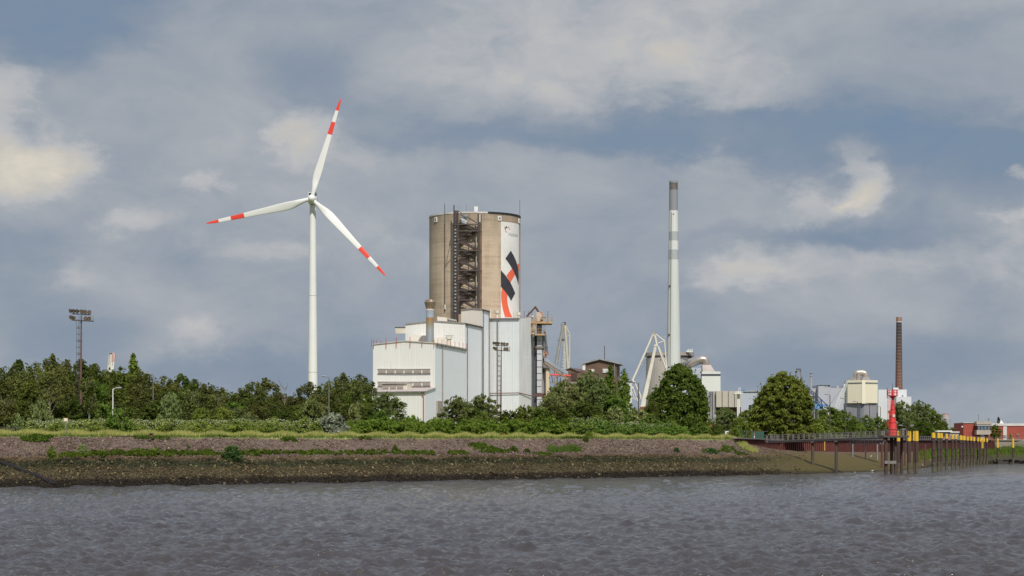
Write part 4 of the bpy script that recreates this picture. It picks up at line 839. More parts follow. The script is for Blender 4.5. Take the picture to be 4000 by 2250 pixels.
# ------------------------------------------------------------------ brown brick building with gabled roofs
def brick_mat(name, c1, c2, s=1.0):
    return mat(name, c1, c2, .35 * s, .9, stretch=(1, 1, 3), c3=tuple(x * .7 for x in c1), c3s=4)
def build_brick_house():
    z = lambda x, y: (2100 + x / 4.829, 1350 + y / 4.829); Q = lambda x, y, d=720: P(*z(x, y), d)
    gz = G(2350, 720) - .3; bm = brick_mat('brown_brick', (.155, .10, .068), (.105, .068, .048)); rf = M['gravel_roof']
    t = thing('brick_house', 'brown brick works building with shallow gabled roofs behind the willow', 'building', (Q(1180, 0).x, 720, gz))
    a, p, b, e = Q(888, 335), Q(1170, 262), Q(1490, 335), Q(1550, 340, 738)
    bl = (a.x + e.x - b.x, 738)
    fr = MB().add([(a.x, 720, gz), (p.x, 720, gz), (b.x, 720, gz), a, p, b], [(0, 1, 4, 3), (1, 2, 5, 4)]).build('gable_wall', bm, t)
    MB().add([(b.x, 720, gz), (e.x, 738, gz), (e.x, 738, b.z), (b.x, 720, b.z), (bl[0], 738, gz), (bl[0], 738, b.z), (a.x, 720, gz), (a.x, 720, a.z)], [(0, 1, 2, 3), (1, 4, 5, 2), (4, 6, 7, 5)]).build('side_wall', bm, t)
    v = Vector((e.x - b.x, 18, 0)); up = Vector((0, 0, .35)); f = Vector((0, -.8, 0))
    for (s0, s1) in ((a - Vector((1.2, 0, .3)), p), (p, b + Vector((1.2, 0, -.3)))):
        MB().hexa([s0 + f, s1 + f, s1 + v, s0 + v, s0 + f + up, s1 + f + up, s1 + v + up, s0 + v + up]).build('roof', rf, t)
        MB().bar(s0 + f * 1.1 + up * .5, s1 + f * 1.1 + up * .5, .15, .5).build('fascia', M['galv'], t)
    for (x0, y0, x1, y1) in ((968, 447, 1068, 500), (1228, 440, 1330, 512)):
        c0, c1 = Q(x0, y1, 719.8), Q(x1, y0, 719.8); w = MB().box(((c0.x + c1.x) / 2, 719.9, (c0.z + c1.z) / 2), (c1.x - c0.x, .5, c1.z - c0.z)).build('window', M['white_coat'], t)
        for k in range(3): MB().box((c0.x + (c1.x - c0.x) * (k + .5) / 3, 719.75, (c0.z + c1.z) / 2), ((c1.x - c0.x) / 3 - .25, .3, c1.z - c0.z - .4)).build('pane', mat('frosted', (.50, .53, .55), (.35, .33, .30), 1.2, .3), w)
    for (x, y0, y1, d) in ((1450, 350, 600, 720.0), (1530, 350, 900, 733)): MB().tube([Q(x, y0, d - .5), Q(x, y1, d - .5)], .14, 6).build('down_pipe', M['galv'], t)
    MB().box(Q(1555, 372, 735), (1.2, .4, .4)).build('beam', M['dark_steel'], t)
    MB().tube([Q(1262, 0), Q(1262, 262)], .12, 6).build('antenna', M['dark_steel'], t)
    # low wing running to the left
    c, pk, d_ = Q(530, 470, 712), Q(615, 440, 712), Q(760, 490, 712); 
    far = Q(1310, 560, 722)
    MB().add([(c.x, 712, gz), (pk.x, 712, gz), (d_.x, 712, gz), (c.x, 712, c.z), (pk.x, 712, pk.z), (d_.x, 712, d_.z)], [(0, 1, 4, 3), (1, 2, 5, 4)]).build('wing_gable', bm, t)
    MB().add([(d_.x, 712, gz), (far.x, 719, gz), (far.x, 719, far.z), d_], [(0, 1, 2, 3)]).build('wing_wall', bm, t)
    bk = Q(900, 470, 730)
    MB().add([pk + Vector((-.2, -.5, .2)), d_ + Vector((0, -.5, 0)), far + Vector((0, -.4, 0)), bk, pk + Vector((-.2, -.5, .5)), d_ + Vector((0, -.5, .3)), far + Vector((0, -.4, .3)), bk + Vector((0, 0, .3))], [(3, 2, 1, 0), (4, 5, 6, 7), (0, 1, 5, 4), (1, 2, 6, 5), (2, 3, 7, 6), (3, 0, 4, 7)]).build('wing_roof', mat('wing_roof', (.13, .085, .065), (.10, .07, .055), .5), t)
    MB().hexa([c + Vector((-.8, -.5, 0)), pk + Vector((0, -.5, .2)), pk + Vector((3, 18, .2)), c + Vector((3, 18, 0)), c + Vector((-.8, -.5, .3)), pk + Vector((0, -.5, .5)), pk + Vector((3, 18, .5)), c + Vector((3, 18, .3))]).build('wing_roof', rf, t)
    q = Q(690, 590, 711.8); MB().box(q, (1.9, .3, 2.5)).build('door', mat('dark_door', (.06, .03, .025)), t)
    for x in (1095, 1165): MB().box(Q(x, 610, 716), (.5, .6, 1.3)).build('window', M['glass'], t)
    k0, k1 = Q(290, 715, 709), Q(1420, 715, 709); MB().prism([(k0.x, 709), (k1.x, 709), (k1.x, 712), (k0.x, 712)], k0.z, k0.z + .55).build('concrete_ledge', mat('ledge', (.42, .39, .34), (.33, .30, .26), .6), t)
    MB().prism([(Q(540, 0, 710).x, 710), (k1.x - .5, 710), (k1.x - .5, 711.9), (Q(540, 0, 710).x, 711.9)], gz, k0.z - .003).build('lower_wall', brick_mat('light_brown_brick', (.20, .125, .08), (.15, .095, .062)), t)
    s_ = Q(868, 420, 718); mb = MB(); mb.cyl((s_.x, s_.y), .65, Q(0, 470).z, Q(0, 380).z, 12); mb.cyl((s_.x, s_.y), .8, Q(0, 380).z, Q(0, 368).z, 12); mb.build('white_flue', M['white_coat'], t)
    t2 = thing('white_shed', 'narrow white shed wall between the poplars and the white harbour crane', 'building', (P(2456, 0, 740).x, 740, gz))
    x0, x1 = P(2438, 0, 740).x, P(2468.5, 0, 740).x; zt = ZZ(1492, 740)
    MB().prism([(x0 - 6, 740), (x1, 740), (x1, 756), (x0 - 6, 756)], gz, [zt + .8, zt, zt, zt + .8]).build('wall', clad('shed_clad', (.62, .64, .66), (.56, .58, .6), (1, 0), 1.2, 6), t2)
    MB().prism([(x0 - 6.3, 739.6), (x1 + .3, 739.6), (x1 + .3, 756.3), (x0 - 6.3, 756.3)], [zt + .803, zt + .003, zt + .003, zt + .803], [zt + 1.1, zt + .3, zt + .3, zt + 1.1]).build('roof', M['rail_grey'], t2)
build_brick_house()
# ================================================================== harbour cranes
def build_cranes():
    z = lambda x, y: (2040 + x / 3.45, 1180 + y / 3.45); D = 790.0; gz = G(2200, D) - .3
    Q = lambda x, y, d=D: P(*z(x, y), d)
    cr = mat('crane_cream', (.56, .52, .42), (.46, .42, .34), .5, .6, c3=(.36, .20, .12), c3t=(.64, .76)); gr = mat('crane_grey', (.36, .35, .31), (.28, .27, .24), .5, .6)
    t = thing('dock_crane', 'folded pale harbour crane rising behind the conveyor gallery', 'crane', (Q(560, 0).x, D, gz), 'white harbour cranes')
    def leg(a, b, r0, r1, nm, m, d0=D, d1=None): 
        MB().tube([Q(*a, d0), Q(*b, d1 or d0)], [r0 * 1.2, r1 * 1.2], 8).build(nm, m, t)
    leg((558, 278), (455, 850), .38, .46, 'jib', gr, D - 1); MB().tube([Q(455, 850, D - 1), (Q(440, 0).x, D - 1, gz)], .46, 8).build('jib', gr, t)
    mb = MB(); a, b = Q(552, 300, D - 2), Q(445, 840, D - 2)
    mb.bar(a - Vector((.55, 0, 0)), b - Vector((.55, 0, 0)), .07); 
    for k in range(26): q = a.lerp(b, k / 25); mb.bar(q - Vector((.55, 0, 0)), q, .06)
    mb.build('ladder', M['rail_grey'], t)
    mb = MB(); p0, p1 = Q(572, 540, D + 1), Q(553, 905, D + 1); w0, w1 = .48, .95
    mb.hexa([(p1.x - w1, D, gz), (p1.x + w1, D, gz), (p1.x + w1, D + 1.6, gz), (p1.x - w1, D + 1.6, gz), (p0.x - w0, D, p0.z), (p0.x + w0, D, p0.z), (p0.x + w0, D + 1, p0.z), (p0.x - w0, D + 1, p0.z)]); mb.build('tower', mat('tower_grey_green', (.44, .46, .44), (.36, .38, .36), .4), t)
    mb = MB(); a, b = Q(545, 590, D), Q(515, 880, D); mb.bar(a, b, .16); 
    for k in range(7): mb.bar(a.lerp(b, k / 6), Q(558 , 610 + 45 * k, D), .12)
    mb.build('tower_lattice', M['rail_grey'], t)
    leg((572, 290), (618, 905), .38, .46, 'boom', cr); leg((592, 330), (604, 900), .18, .18, 'boom_stay', cr, D + 2)
    for (a, b, r) in (((568, 285), (640, 440), .2), ((640, 440), (634, 900), .27), ((588, 478), (632, 450), .14), ((535, 520), (575, 500), .25)): leg(a, b, r, r, 'stay', cr, D + .5)
    MB().tube([Q(618, 905, D), (Q(620, 0).x, D, gz)], .46, 8).build('boom', cr, t); MB().tube([Q(634, 900, D + .5), (Q(634, 0).x, D, gz)], .27, 8).build('stay', cr, t)
    MB().box(Q(567, 285), (1.15, 1.4, .9)).build('boom_head', M['dark_steel'], t)
    for (x, y) in ((535, 310), (495, 520), (545, 498)):
        mb = MB(); c = Q(x, y); mb.box(c, (1.1, 1.1, .15)); [mb.bar(c + Vector((sx * .5, -.5, 0)), c + Vector((sx * .5, -.5, .8)), .07) for sx in (-1, 0, 1)]; mb.bar(c + Vector((-.5, -.5, .8)), c + Vector((.5, -.5, .8)), .07); mb.build('platform', M['rail_grey'], t)
    # ---- second crane
    z2 = lambda x, y: (2430 + x / 3.219, 1250 + y / 3.219); D2 = 800.0; Q2 = lambda x, y, d=D2: P(*z2(x, y), d); gz = G(2530, D2) - .3
    wt = mat('crane_white', (.68, .65, .56), (.58, .55, .47), .5, .55, c3=(.40, .30, .20), c3t=(.68, .78))
    t = thing('dock_crane', 'white level-luffing harbour crane with raised jib left of the striped chimney', 'crane', (Q2(258, 0).x, D2, gz), 'white harbour cranes')
    def tb(a, b, r0, r1, nm, m=wt, d=D2, n=8, off=None): return MB().tube([Q2(*a, d), Q2(*b, d if off is None else off)], [r0 * 1.25, r1 * 1.25], n).build(nm, m, t)
    jb = tb((395, 175), (132, 765), .36, .38, 'jib')
    for k in range(7):
        f = (k + .7) / 7.4; a, b = Q2(395, 175), Q2(132, 765); q = a.lerp(b, f); q2 = a.lerp(b, f + .01); MB().tube([q, q2], .47, 8).build('jib_collar', wt, jb)
        if k in (2, 3, 4): MB().bar(q, q + Vector((.95, 0, -.4)), .13).build('jib_outrigger', wt, jb)
    pts = [Q2(385, 190, D2 - 1), Q2(355, 365, D2 - 1), Q2(290, 505, D2 - 1), Q2(235, 655, D2 - 1), Q2(160, 745, D2 - 1)]; MB().tube(pts, .07, 5).build('rope', M['galv'], t)
    mb = MB(); a, b = Q2(420, 330), Q2(258, 1090); w0, w1 = .52, .98
    n_ = Vector((1, 0, .22)).normalized()
    mb.hexa([b - n_ * w1 + Vector((0, -.6, 0)), b + n_ * w1 + Vector((0, -.6, 0)), b + n_ * w1 + Vector((0, .8, 0)), b - n_ * w1 + Vector((0, .8, 0)), a - n_ * w0 + Vector((0, -.4, 0)), a + n_ * w0 + Vector((0, -.4, 0)), a + n_ * w0 + Vector((0, .5, 0)), a - n_ * w0 + Vector((0, .5, 0))])
    tw = mb.build('tower', wt, t)
    mb = MB(); a2, b2 = Q2(385, 360, D2 - 2), Q2(245, 930, D2 - 2); mb.bar(a2, b2, .06); mb.bar(a2 + Vector((.4, 0, 0)), b2 + Vector((.4, 0, 0)), .06)
    for k in range(40): q = a2.lerp(b2, k / 39); mb.bar(q, q + Vector((.4, 0, 0)), .05)
    mb.build('ladder', M['rail_grey'], tw)
    for (a, b, r, nm) in (((402, 160), (438, 325), .4, 'rocker'), ((425, 180), (532, 262), .2, 'upper_link'), ((532, 262), (455, 292), .17, 'link'), ((532, 258), (562, 600), .22, 'tie_rod'), ((445, 325), (556, 620), .27, 'rear_leg'), ((460, 330), (560, 560), .1, 'rear_stay'),
                      ((132, 770), (165, 790), .36, 'jib_foot'), ((155, 780), (238, 965), .26, 'lower_link'), ((130, 835), (195, 1020), .2, 'lower_frame'), ((125, 900), (165, 1010), .13, 'lower_frame'), ((120, 985), (195, 985), .1, 'lower_frame')):
        tb(a, b, r, r, nm)
    tb((556, 620), (575, 1100), .27, .27, 'rear_leg'); tb((562, 600), (580, 1100), .22, .22, 'tie_rod')
    MB().box(Q2(405, 168), (1.0, 1.0, .8)).build('jib_head', mat('head_rust', (.30, .22, .15), (.45, .40, .32), 1.2), t); MB().box(Q2(425, 322), (1.6, 1.2, .7)).build('tower_head', wt, t); MB().box(Q2(235, 975), (.7, .8, 1.2)).build('hinge_block', wt, t)
    MB().box(Q2(134, 850), (.6, .8, 1.0)).build('counterweight', wt, t); MB().bar(Q2(172, 950), Q2(230, 990), .3, .4).build('blue_beam', mat('beam_blue', (.05, .12, .28), (.04, .09, .2)), t)
    f = Q2(258, 1090); MB().prism([(f.x - .9, D2 - .8), (f.x + .9, D2 - .8), (f.x + .9, D2 + 1.2), (f.x - .9, D2 + 1.2)], gz, f.z).build('base', mat('base_red', (.25, .07, .05)), t)
    # tip of a bridge beam, left, above the wood
    z3_ = lambda x, y: (200 + x / 2.787, 1180 + y / 2.787); D3 = 900.0; Q3 = lambda x, y, d=D3: P(*z3_(x, y), d); gz = G(400, D3) - .3
    t = thing('raised_crane_beam', 'tip of a raised white crane beam with red stripes above the wood', 'crane', (Q3(640, 0).x, D3, gz))
    a, b, c = Q3(630, 550), Q3(668, 550), Q3(655, 700); sl = Vector((Q3(615, 690).x - a.x, 0, Q3(615, 690).z - a.z)); k = (a.z - gz) / -sl.z * 1.0
    L = sl * ((a.z - gz) / -sl.z); g_ = mat('beam_grey_cream', (.55, .53, .47), (.46, .44, .40), .5)
    MB().hexa([a + L, b + L, b + L + Vector((0, 1.2, 0)), a + L + Vector((0, 1.2, 0)), a, b, b + Vector((0, 1.2, 0)), a + Vector((0, 1.2, 0))]).build('beam', g_, t)
    e = Q3(698, 556)
    mm = bpy.data.materials.new('red_white_stripes'); mm.use_nodes = True; nt = mm.node_tree; bb = nt.nodes['Principled BSDF']; geo = nd(nt, 'ShaderNodeNewGeometry'); sp = nd(nt, 'ShaderNodeSeparateXYZ'); lk(nt, geo.outputs['Position'], sp.inputs[0])
    s = mth(nt, 'FRACT', mth(nt, 'DIVIDE', mth(nt, 'SUBTRACT', sp.outputs[2], mth(nt, 'MULTIPLY', sp.outputs[0], .9)), .62)); s2 = mth(nt, 'MULTIPLY', mth(nt, 'GREATER_THAN', s, .5), mth(nt, 'GREATER_THAN', sp.outputs[2], Q3(0, 650).z)); lk(nt, ramp(nt, s2, [(.4, (.66, .64, .60)), (.6, (.5, .09, .06))]), bb.inputs['Base Color'])
    b_ = b + Vector((.01, 0, 0)); MB().hexa([b_ + L, e + L, e + L + Vector((0, 1.2, 0)), b_ + L + Vector((0, 1.2, 0)), b_, e, e + Vector((0, 1.2, 0)), b_ + Vector((0, 1.2, 0))]).build('striped_side', mm, t)
    MB().tube([Q3(672, 565, D3 - .2), Q3(668, 690, D3 - .1)], .1, 6).build('cable_duct', M['rail_grey'], t); MB().tube([Q3(638, 565, D3 - .2), Q3(626, 680, D3 - .1)], .07, 6).build('cable_duct', M['rail_grey'], t)
    MB().bar(Q3(632, 556, D3 - .3), Q3(666, 556, D3 - .1), .2, .35).build('end_plate', M['rail_grey'], t)
build_cranes()
# ================================================================== power station and steelworks beyond the quay
def build_far():
    gz = 7.6
    # --- tall striped chimney
    D = 1100.0; s = D / F
    t = thing('striped_chimney', 'tallest pale chimney with grey bands and a dark crown', 'chimney', (XY(2631, D)[0], D, gz))
    g1 = mat('chimney_grey', (.20, .215, .23), (.25, .26, .27), .1, stretch=(1, 1, .3)); g2 = mat('chimney_band', (.36, .39, .39), (.33, .36, .36), .1); w = mat('chimney_white', (.60, .62, .58), (.55, .57, .54), .08, .7); lo = mat('chimney_concrete', (.55, .575, .55), (.48, .505, .485), .07, .8, stretch=(1, 1, .2)); dk = mat('chimney_crown', (.10, .085, .075), (.16, .15, .14), .2)
    def cx(py): return np.interp(py, [708, 1430], [2626.5, 2634.0]) if False else 2631.0
    rr = lambda py: float(np.interp(py, [708, 900, 1100, 1430, 1757], [16.3, 18.3, 21.5, 27.3, 31.5])) * s
    ys = [(1800, 1015, 'shaft', lo), (1015, 976, 'grey_band', g2), (976, 941, 'white_band', w), (941, 905, 'grey_band', g2), (905, 823, 'white_band', w), (823, 742, 'dark_band', g1), (742, 716, 'crown', dk), (716, 708, 'rim', g1)]
    X = XY(2631, D)[0]
    for (a, b, nm, m) in ys:
        za, zb = max(ZZ(a, D), gz), ZZ(b, D); n = 6; mb = MB(); mb.lathe((X, D, 0), [(rr(a + (b - a) * k / n) + (.12 if nm == 'rim' else 0), za + (zb - za) * k / n) for k in range(n + 1)], 32)
        if nm == 'rim': mb.add([(X + rr(708) * math.cos(q * .2618), D + rr(708) * math.sin(q * .2618), zb - .3) for q in range(24)], [tuple(range(24))])
        mb.build(nm, m, t)
    mb = MB(); mb.bar((X - rr(1430) * .55, D - rr(1430) * .86, ZZ(1450, D)), (X - rr(830) * .55, D - rr(830) * .86, ZZ(830, D)), .3, .2); mb.build('ladder', M['rail_grey'], t)
    for py in (1118, 1308): MB().box((X - rr(py) * .75, D - rr(py) * .75, ZZ(py, D)), (1.2, .8, .8)).build('platform', M['dark_steel'], t)
    MB().box((X - rr(840) * .1, D - rr(840), ZZ(838, D)), (.5, .3, .6)).build('inspection_hatch', M['black'], t)
    # --- big round boiler block behind it
    z = lambda x, y: (2430 + x / 3.219, 1250 + y / 3.219); D = 1180.0; Q = lambda x, y, d=D: P(*z(x, y), d)
    con = clad('boiler_clad', (.42, .38, .34), (.36, .33, .30), (1, 0), 1.6, 3.3, (.16, .14, .13)); capm = mat('boiler_cap', (.34, .29, .26), (.28, .24, .21), .1); bandm = mat('dark_band', (.05, .055, .075), (.06, .06, .08), .2)
    t = thing('boiler_building', 'broad beige round-cornered block with dark band under its roof, behind the chimney', 'building', (Q(560, 0).x, D, gz))
    x0, x1 = Q(322, 0).x, Q(860, 0).x; r = 17.0
    def rbox(x0, x1, d0, d1, r, n=8):
        pts = []
        for (cx_, cy, a0) in ((x0 + r, d0 + r, 180), (x1 - r, d0 + r, 270), (x1 - r, d1 - r, 0), (x0 + r, d1 - r, 90)):
            pts += [(cx_ + r * math.cos(R(a0 + 90 * k / n)), cy + r * math.sin(R(a0 + 90 * k / n))) for k in range(n + 1)]
        return pts
    MB().prism(rbox(x0, x1, D, D + 26, 10), gz, Q(0, 470).z).build('wall', con, t)
    MB().prism(rbox(x0 + .1, x1 + 1.6, D - .1, D + 26, 9.8), Q(0, 470).z + .003, Q(0, 445).z).build('dark_band', bandm, t)
    MB().prism(rbox(x0 - .4, Q(925, 0).x, D - .25, D + 26.6, 9.6), Q(0, 445).z + .006, Q(0, 404).z).build('cap', capm, t)
    MB().box(Q(480, 500, D + 1.2), (.45, 2, .8)).build('window', M['glass'], t)
    mb = MB()
    for (xx, hh) in ((815, 25), (838, 40), (860, 30), (885, 45)): mb.bar(Q(xx, 404), Q(xx, 404 - hh), .18)
    mb.bar(Q(808, 395), Q(888, 395), .7); mb.bar(Q(820, 380), Q(885, 368), .3); mb.build('roof_plant', M['white_coat'], t)
    # --- ducts and filter block right of the chimney
    D = 1120.0; Q = lambda x, y, d=D: P(*z(x, y), d)
    duct = mat('duct_steel', (.46, .40, .34), (.36, .32, .29), .12, .35, .55)
    t = thing('duct_filter_block', 'pale filter building with dark stripe and a thick bent metal duct', 'building', (Q(1120, 0).x, D, gz))
    blk = clad('filter_clad', (.64, .66, .62), (.60, .62, .58), (1, 0), 1.1, 3.4, (.3, .3, .3)); shade = clad('filter_shade_grey', (.40, .44, .50), (.36, .40, .46), (1, 0), 1.1, 4.4, (.2, .2, .25))  # blue-grey copy of the filter cladding: shade painted on the left-facing blocks
    xa, xb = Q(1002, 0).x, Q(1237, 0).x
    pr = lambda x0, x1, y0, y1, nm, m, d0=D, d1=D + 12, par=t, r=3: MB().prism([(Q(x0, 0).x, d0), (Q(x1, 0).x, d0), (Q(x1, 0).x, d1), (Q(x0, 0).x, d1)], gz if y1 is None else Q(0, y1).z, Q(0, y0).z).build(nm, m, par)
    pr(1002, 1237, 703, None, 'wall', blk); pr(1001.5, 1237.5, 678, 702.9, 'dark_band', bandm, D - .1, D + 12.1); pr(1002, 1237, 648, 677.9, 'parapet', mat('parapet', (.66, .67, .63)))
    pr(878, 1001, 600, None, 'side_block', shade, D + 2, D + 14); pr(760, 878, 640, None, 'low_block', shade, D + 4, D + 16)
    for (x, y) in ((925, 625), (925, 730), (990, 655)): MB().box(Q(x, y, D + 1.9), (.5, .3, .8)).build('window', M['glass'], t)
    MB().tube([Q(745, 612, D + 9), Q(800, 580, D + 8), Q(960, 508, D + 6), Q(1010, 494, D + 6), Q(1040, 500, D + 6), Q(1054, 525, D + 6), Q(1056, 562, D + 6)], [1.9, 2.05, 2.3, 2.35, 2.35, 2.35, 2.3], 20).build('duct', duct, t)
    c = Q(1078, 0, D + 6).x; mb = MB(); zt, zb = Q(0, 560).z, Q(0, 648).z; a, b = 2.3, 3.4
    mb.hexa([(c - b, D + .6, zb), (c + b, D + .6, zb), (c + b, D + 11, zb), (c - b, D + 11, zb), (c - a - .95, D + 3.4, zt), (c + a - .95, D + 3.4, zt), (c + a - .95, D + 8.6, zt), (c - a - .95, D + 8.6, zt)]); mb.build('duct_hood', duct, t)
    mb = MB()
    for (x0_, y0_, x1_, y1_) in ((748, 480, 748, 620), (790, 470, 790, 600), (745, 545, 870, 480), (750, 560, 860, 505), (760, 600, 840, 520), (770, 530, 800, 610), (745, 480, 815, 485), (815, 470, 815, 560)): mb.bar(Q(x0_, y0_, D + 5), Q(x1_, y1_, D + 5), .35)
    mb.build('duct_support', M['galv'], t)
    MB().prism([(Q(862, 0).x, D + 14.5), (Q(925, 0).x, D + 14.5), (Q(925, 0).x, D + 20), (Q(862, 0).x, D + 20)], gz, Q(0, 470).z).build('stair_core', con, t)
    # --- concrete bunker
    z5 = lambda x, y: (2400 + x / 2.416, 1250 + y / 2.416); D = 930.0; Q = lambda x, y, d=D: P(*z5(x, y), d)
    bc = clad('bunker_concrete', (.46, .42, .35), (.40, .37, .31), (1, 0), 1.4, 2.8, (.12, .11, .10)); bs = mat('bunker_stained', (.36, .37, .37), (.12, .12, .14), .45, .85, stretch=(1, 1, .12), contrast=(.45, .68))
    t = thing('concrete_bunker', 'long beige concrete bunker with black soot stain and vertical joints', 'building', (Q(1000, 0).x, D, gz))
    pr = lambda x0, x1, y0, y1, nm, m, d0, d1, T=None: MB().prism([(Q(x0, 0, d0).x, d0), (Q(x1, 0, d0).x, d0), (Q(x1, 0, d0).x, d1), (Q(x0, 0, d0).x, d1)], gz if y1 is None else ZZ(z5(0, y1)[1], d0), ZZ(z5(0, y0)[1], d0)).build(nm, m, T or t)
    pr(960, 1197, 671, 822, 'wall', bc, D, D + 30); pr(835, 960, 673, None, 'stained_bay', bs, D + 1.5, D + 30); pr(960, 1195, 822.2, None, 'open_base', mat('dark_red_base', (.10, .045, .04), (.05, .03, .03), .3), D + 4, D + 29)
    for k in range(4): pr(959 + k * 58.5, 962 + k * 58.5, 672, 822, 'rib', M['rail_grey'], D - .6, D - .003)
    for x in (903, 925): pr(x, x + 3, 680, 930, 'down_pipe', M['dark_steel'], D + .8, D + 1.4)
    t = thing('far_hall', 'long low white-grey hall behind the concrete bunker', 'building', (Q(1280, 0, 1300).x, 1300, gz)); pr(1150, 1500, 674, None, 'wall', shade, 1300, 1340, t); pr(1149, 1501, 671, 673.8, 'roof_edge', M['white_coat'], 1299, 1341, t); pr(1270, 1292, 802, None, 'gate', M['black'], 1299.5, 1299.95, t); pr(1195, 1240, 657, 668, 'blue_unit', mat('unit_blue', (.07, .18, .40)), 1305, 1312, t)
    # small white light tower
    D = 900.0; t = thing('white_pylon', 'slim white pylon with a railed platform before the concrete bunker', 'tower', (Q(1172, 0, D).x, D, gz)); Qd = lambda x, y: P(*z5(x, y), D)
    wt = M['white_coat']; pr(1160, 1172, 700, None, 'shaft', wt, D, D + 2, t); pr(1176, 1184, 700, None, 'shaft', wt, D, D + 2, t); pr(1128, 1213, 690, 698, 'platform', wt, D - 2, D + 3, t)
    mb = MB(); 
    for k in range(9): x = 1128 + 10.6 * k; mb.bar(Qd(x, 692), Qd(x, 674), .07)
    for y in (674, 683): mb.bar(Qd(1128, y), Qd(1213, y), .07)
    mb.build('rail', wt, t); mb = MB()
    for x in (1172, 1190): mb.bar(Qd(x, 692), Qd(x, 640), .12)
    for y in (640, 652, 664): mb.bar(Qd(1170, y), Qd(1194, y), .12)
    mb.build('mast_head', wt, t)
    mb = MB()
    for k in range(9): mb.bar(Qd(1172, 715 + 13 * k), Qd(1176, 715 + 13 * k), .12)
    mb.build('rungs', wt, t)
    t = thing('red_shed', 'little red brick shed with white gable edge beside the left linden', 'shed', (Q(925, 0, 560).x, 560, gz)); D = 560.0
    a, b, c = P(*z5(880, 978), D), P(*z5(905, 952), D), P(*z5(952, 985), D)
    MB().add([(a.x, D, gz - .5), (c.x, D, gz - .5), (c.x, D, c.z), (b.x, D, b.z), (a.x, D, a.z), (a.x, D + 5, gz - .5), (c.x, D + 5, gz - .5), (c.x, D + 5, c.z), (b.x, D + 5, b.z), (a.x, D + 5, a.z)], [(0, 1, 2, 3, 4), (1, 6, 7, 2), (6, 5, 9, 8, 7), (5, 0, 4, 9)]).build('wall', brick_mat('shed_brick', (.30, .07, .045), (.24, .06, .04)), t)
    o = Vector((0, -.4, .12)); MB().bar(b + o, c + o, .3, .25).build('gable_edge', M['white_coat'], t); MB().hexa([b + o * .5, c + o * .5, c + Vector((0, 5, .1)), b + Vector((0, 5, .1)), b + o * 1.5, c + o * 1.5, c + Vector((0, 5, .3)), b + Vector((0, 5, .3))]).build('roof', M['rail_grey'], t)
    # --- grey hall, stack
    z7 = lambda x, y: (3080 + x / 4.5275, 1400 + y / 4.5275); D = 1250.0; gh = clad('grey_hall_clad', (.40, .42, .46), (.36, .375, .41), (1, 0), 1.5, 4.5, (.16, .16, .18)); gs = clad('grey_hall_side', (.38, .40, .44), (.34, .36, .40), (1, 0), 1.5, 4.5, (.2, .2, .2))
    def pr7(x0, x1, y0, y1, nm, m, d0, d1, T): 
        X0, X1 = XY(z7(x0, 0)[0], d0)[0], XY(z7(x1, 0)[0], d0)[0]; return MB().prism([(X0, d0), (X1, d0), (X1, d1), (X0, d1)], gz if y1 is None else ZZ(z7(0, y1)[1], d0), ZZ(z7(0, y0)[1], d0)).build(nm, m, T)
    t = thing('grey_hall', 'large plain grey hall with a taller block and roof railing', 'building', (XY(z7(600, 0)[0], D)[0], D, gz))
    pr7(400, 540, 532, None, 'low_wing', gh, D + 6, D + 60, t); pr7(528, 690, 476, None, 'tall_block', gh, D, D + 40, t); pr7(690.3, 740, 476, None, 'tall_block_side', gs, D + .5, D + 40, t); pr7(740, 1045, 524, None, 'main_wing', gh, D + 6, D + 60, t)
    pr7(527, 741, 471, 475.8, 'roof_edge', M['dark_steel'], D - .4, D + 41, t); pr7(850, 888, 488, 518, 'roof_drum', M['cream'], D + 20, D + 26, t)
    mb = MB(); q = lambda x, y: P(*z7(x, y), D + 6)
    for (x0, x1) in ((420, 528), (742, 975)):
        mb.bar(q(x0, 496), q(x1, 496), .12); mb.bar(q(x0, 508), q(x1, 508), .1)
        for k in range(9): xx = x0 + (x1 - x0) * k / 8; mb.bar(q(xx, 496), q(xx, 524), .1)
    mb.build('roof_rail', M['rail_grey'], t); MB().box(P(*z7(657, 500), D - .2), (.35, .2, .5)).build('hatch', M['black'], t)
    D = 1180.0; t = thing('silver_stack', 'slim silver stack with black rim rising beside the blue crane', 'chimney', (XY(z7(398, 0)[0], D)[0], D, gz)); c = XY(z7(398, 0)[0], D)
    MB().cyl(c, .62, gz, ZZ(z7(0, 275)[1], D), 18).build('shaft', mat('silver', (.50, .50, .49), (.38, .37, .36), .15, .4, .4, stretch=(1, 1, .3)), t); MB().cyl(c, .72, ZZ(z7(0, 276)[1], D), ZZ(z7(0, 265)[1], D), 18).build('rim', M['black'], t); MB().cyl(c, .69, ZZ(z7(0, 325)[1], D), ZZ(z7(0, 318)[1], D), 18).build('ring', M['dark_steel'], t)
    # --- unloader crane: grey A-frame, blue house
    D = 1100.0; q = lambda x, y, d=D: P(*z7(x, y), d); t = thing('unloader_crane', 'grab unloader crane with tall grey boom frame and blue machine house', 'crane', (q(570, 0).x, D, gz)); g = mat('frame_grey', (.24, .24, .26), (.17, .17, .19), .3); bl = mat('crane_blue', (.06, .20, .48), (.05, .16, .40), .3); nb = mat('navy', (.035, .06, .13), (.03, .05, .1), .3)
    for (a, b, w_) in (((132, 225), (170, 470), .85), ((205, 210), (245, 480), 0.31), ((235, 300), (268, 480), .5)): MB().bar(q(*a), q(*b), w_, 1.2).build('boom_leg', g, t)
    MB().bar(q(118, 240), q(230, 225), 1.2, .9).build('boom_head', g, t); mb = MB(); [mb.bar(q(x, 212), q(x, 185), .3) for x in (140, 165, 190, 215)]; mb.bar(q(136, 188), q(220, 192), .5); mb.build('sheaves', M['dark_steel'], t)
    MB().bar(q(245, 470), q(330, 520), .9, .9).build('hinge', g, t)
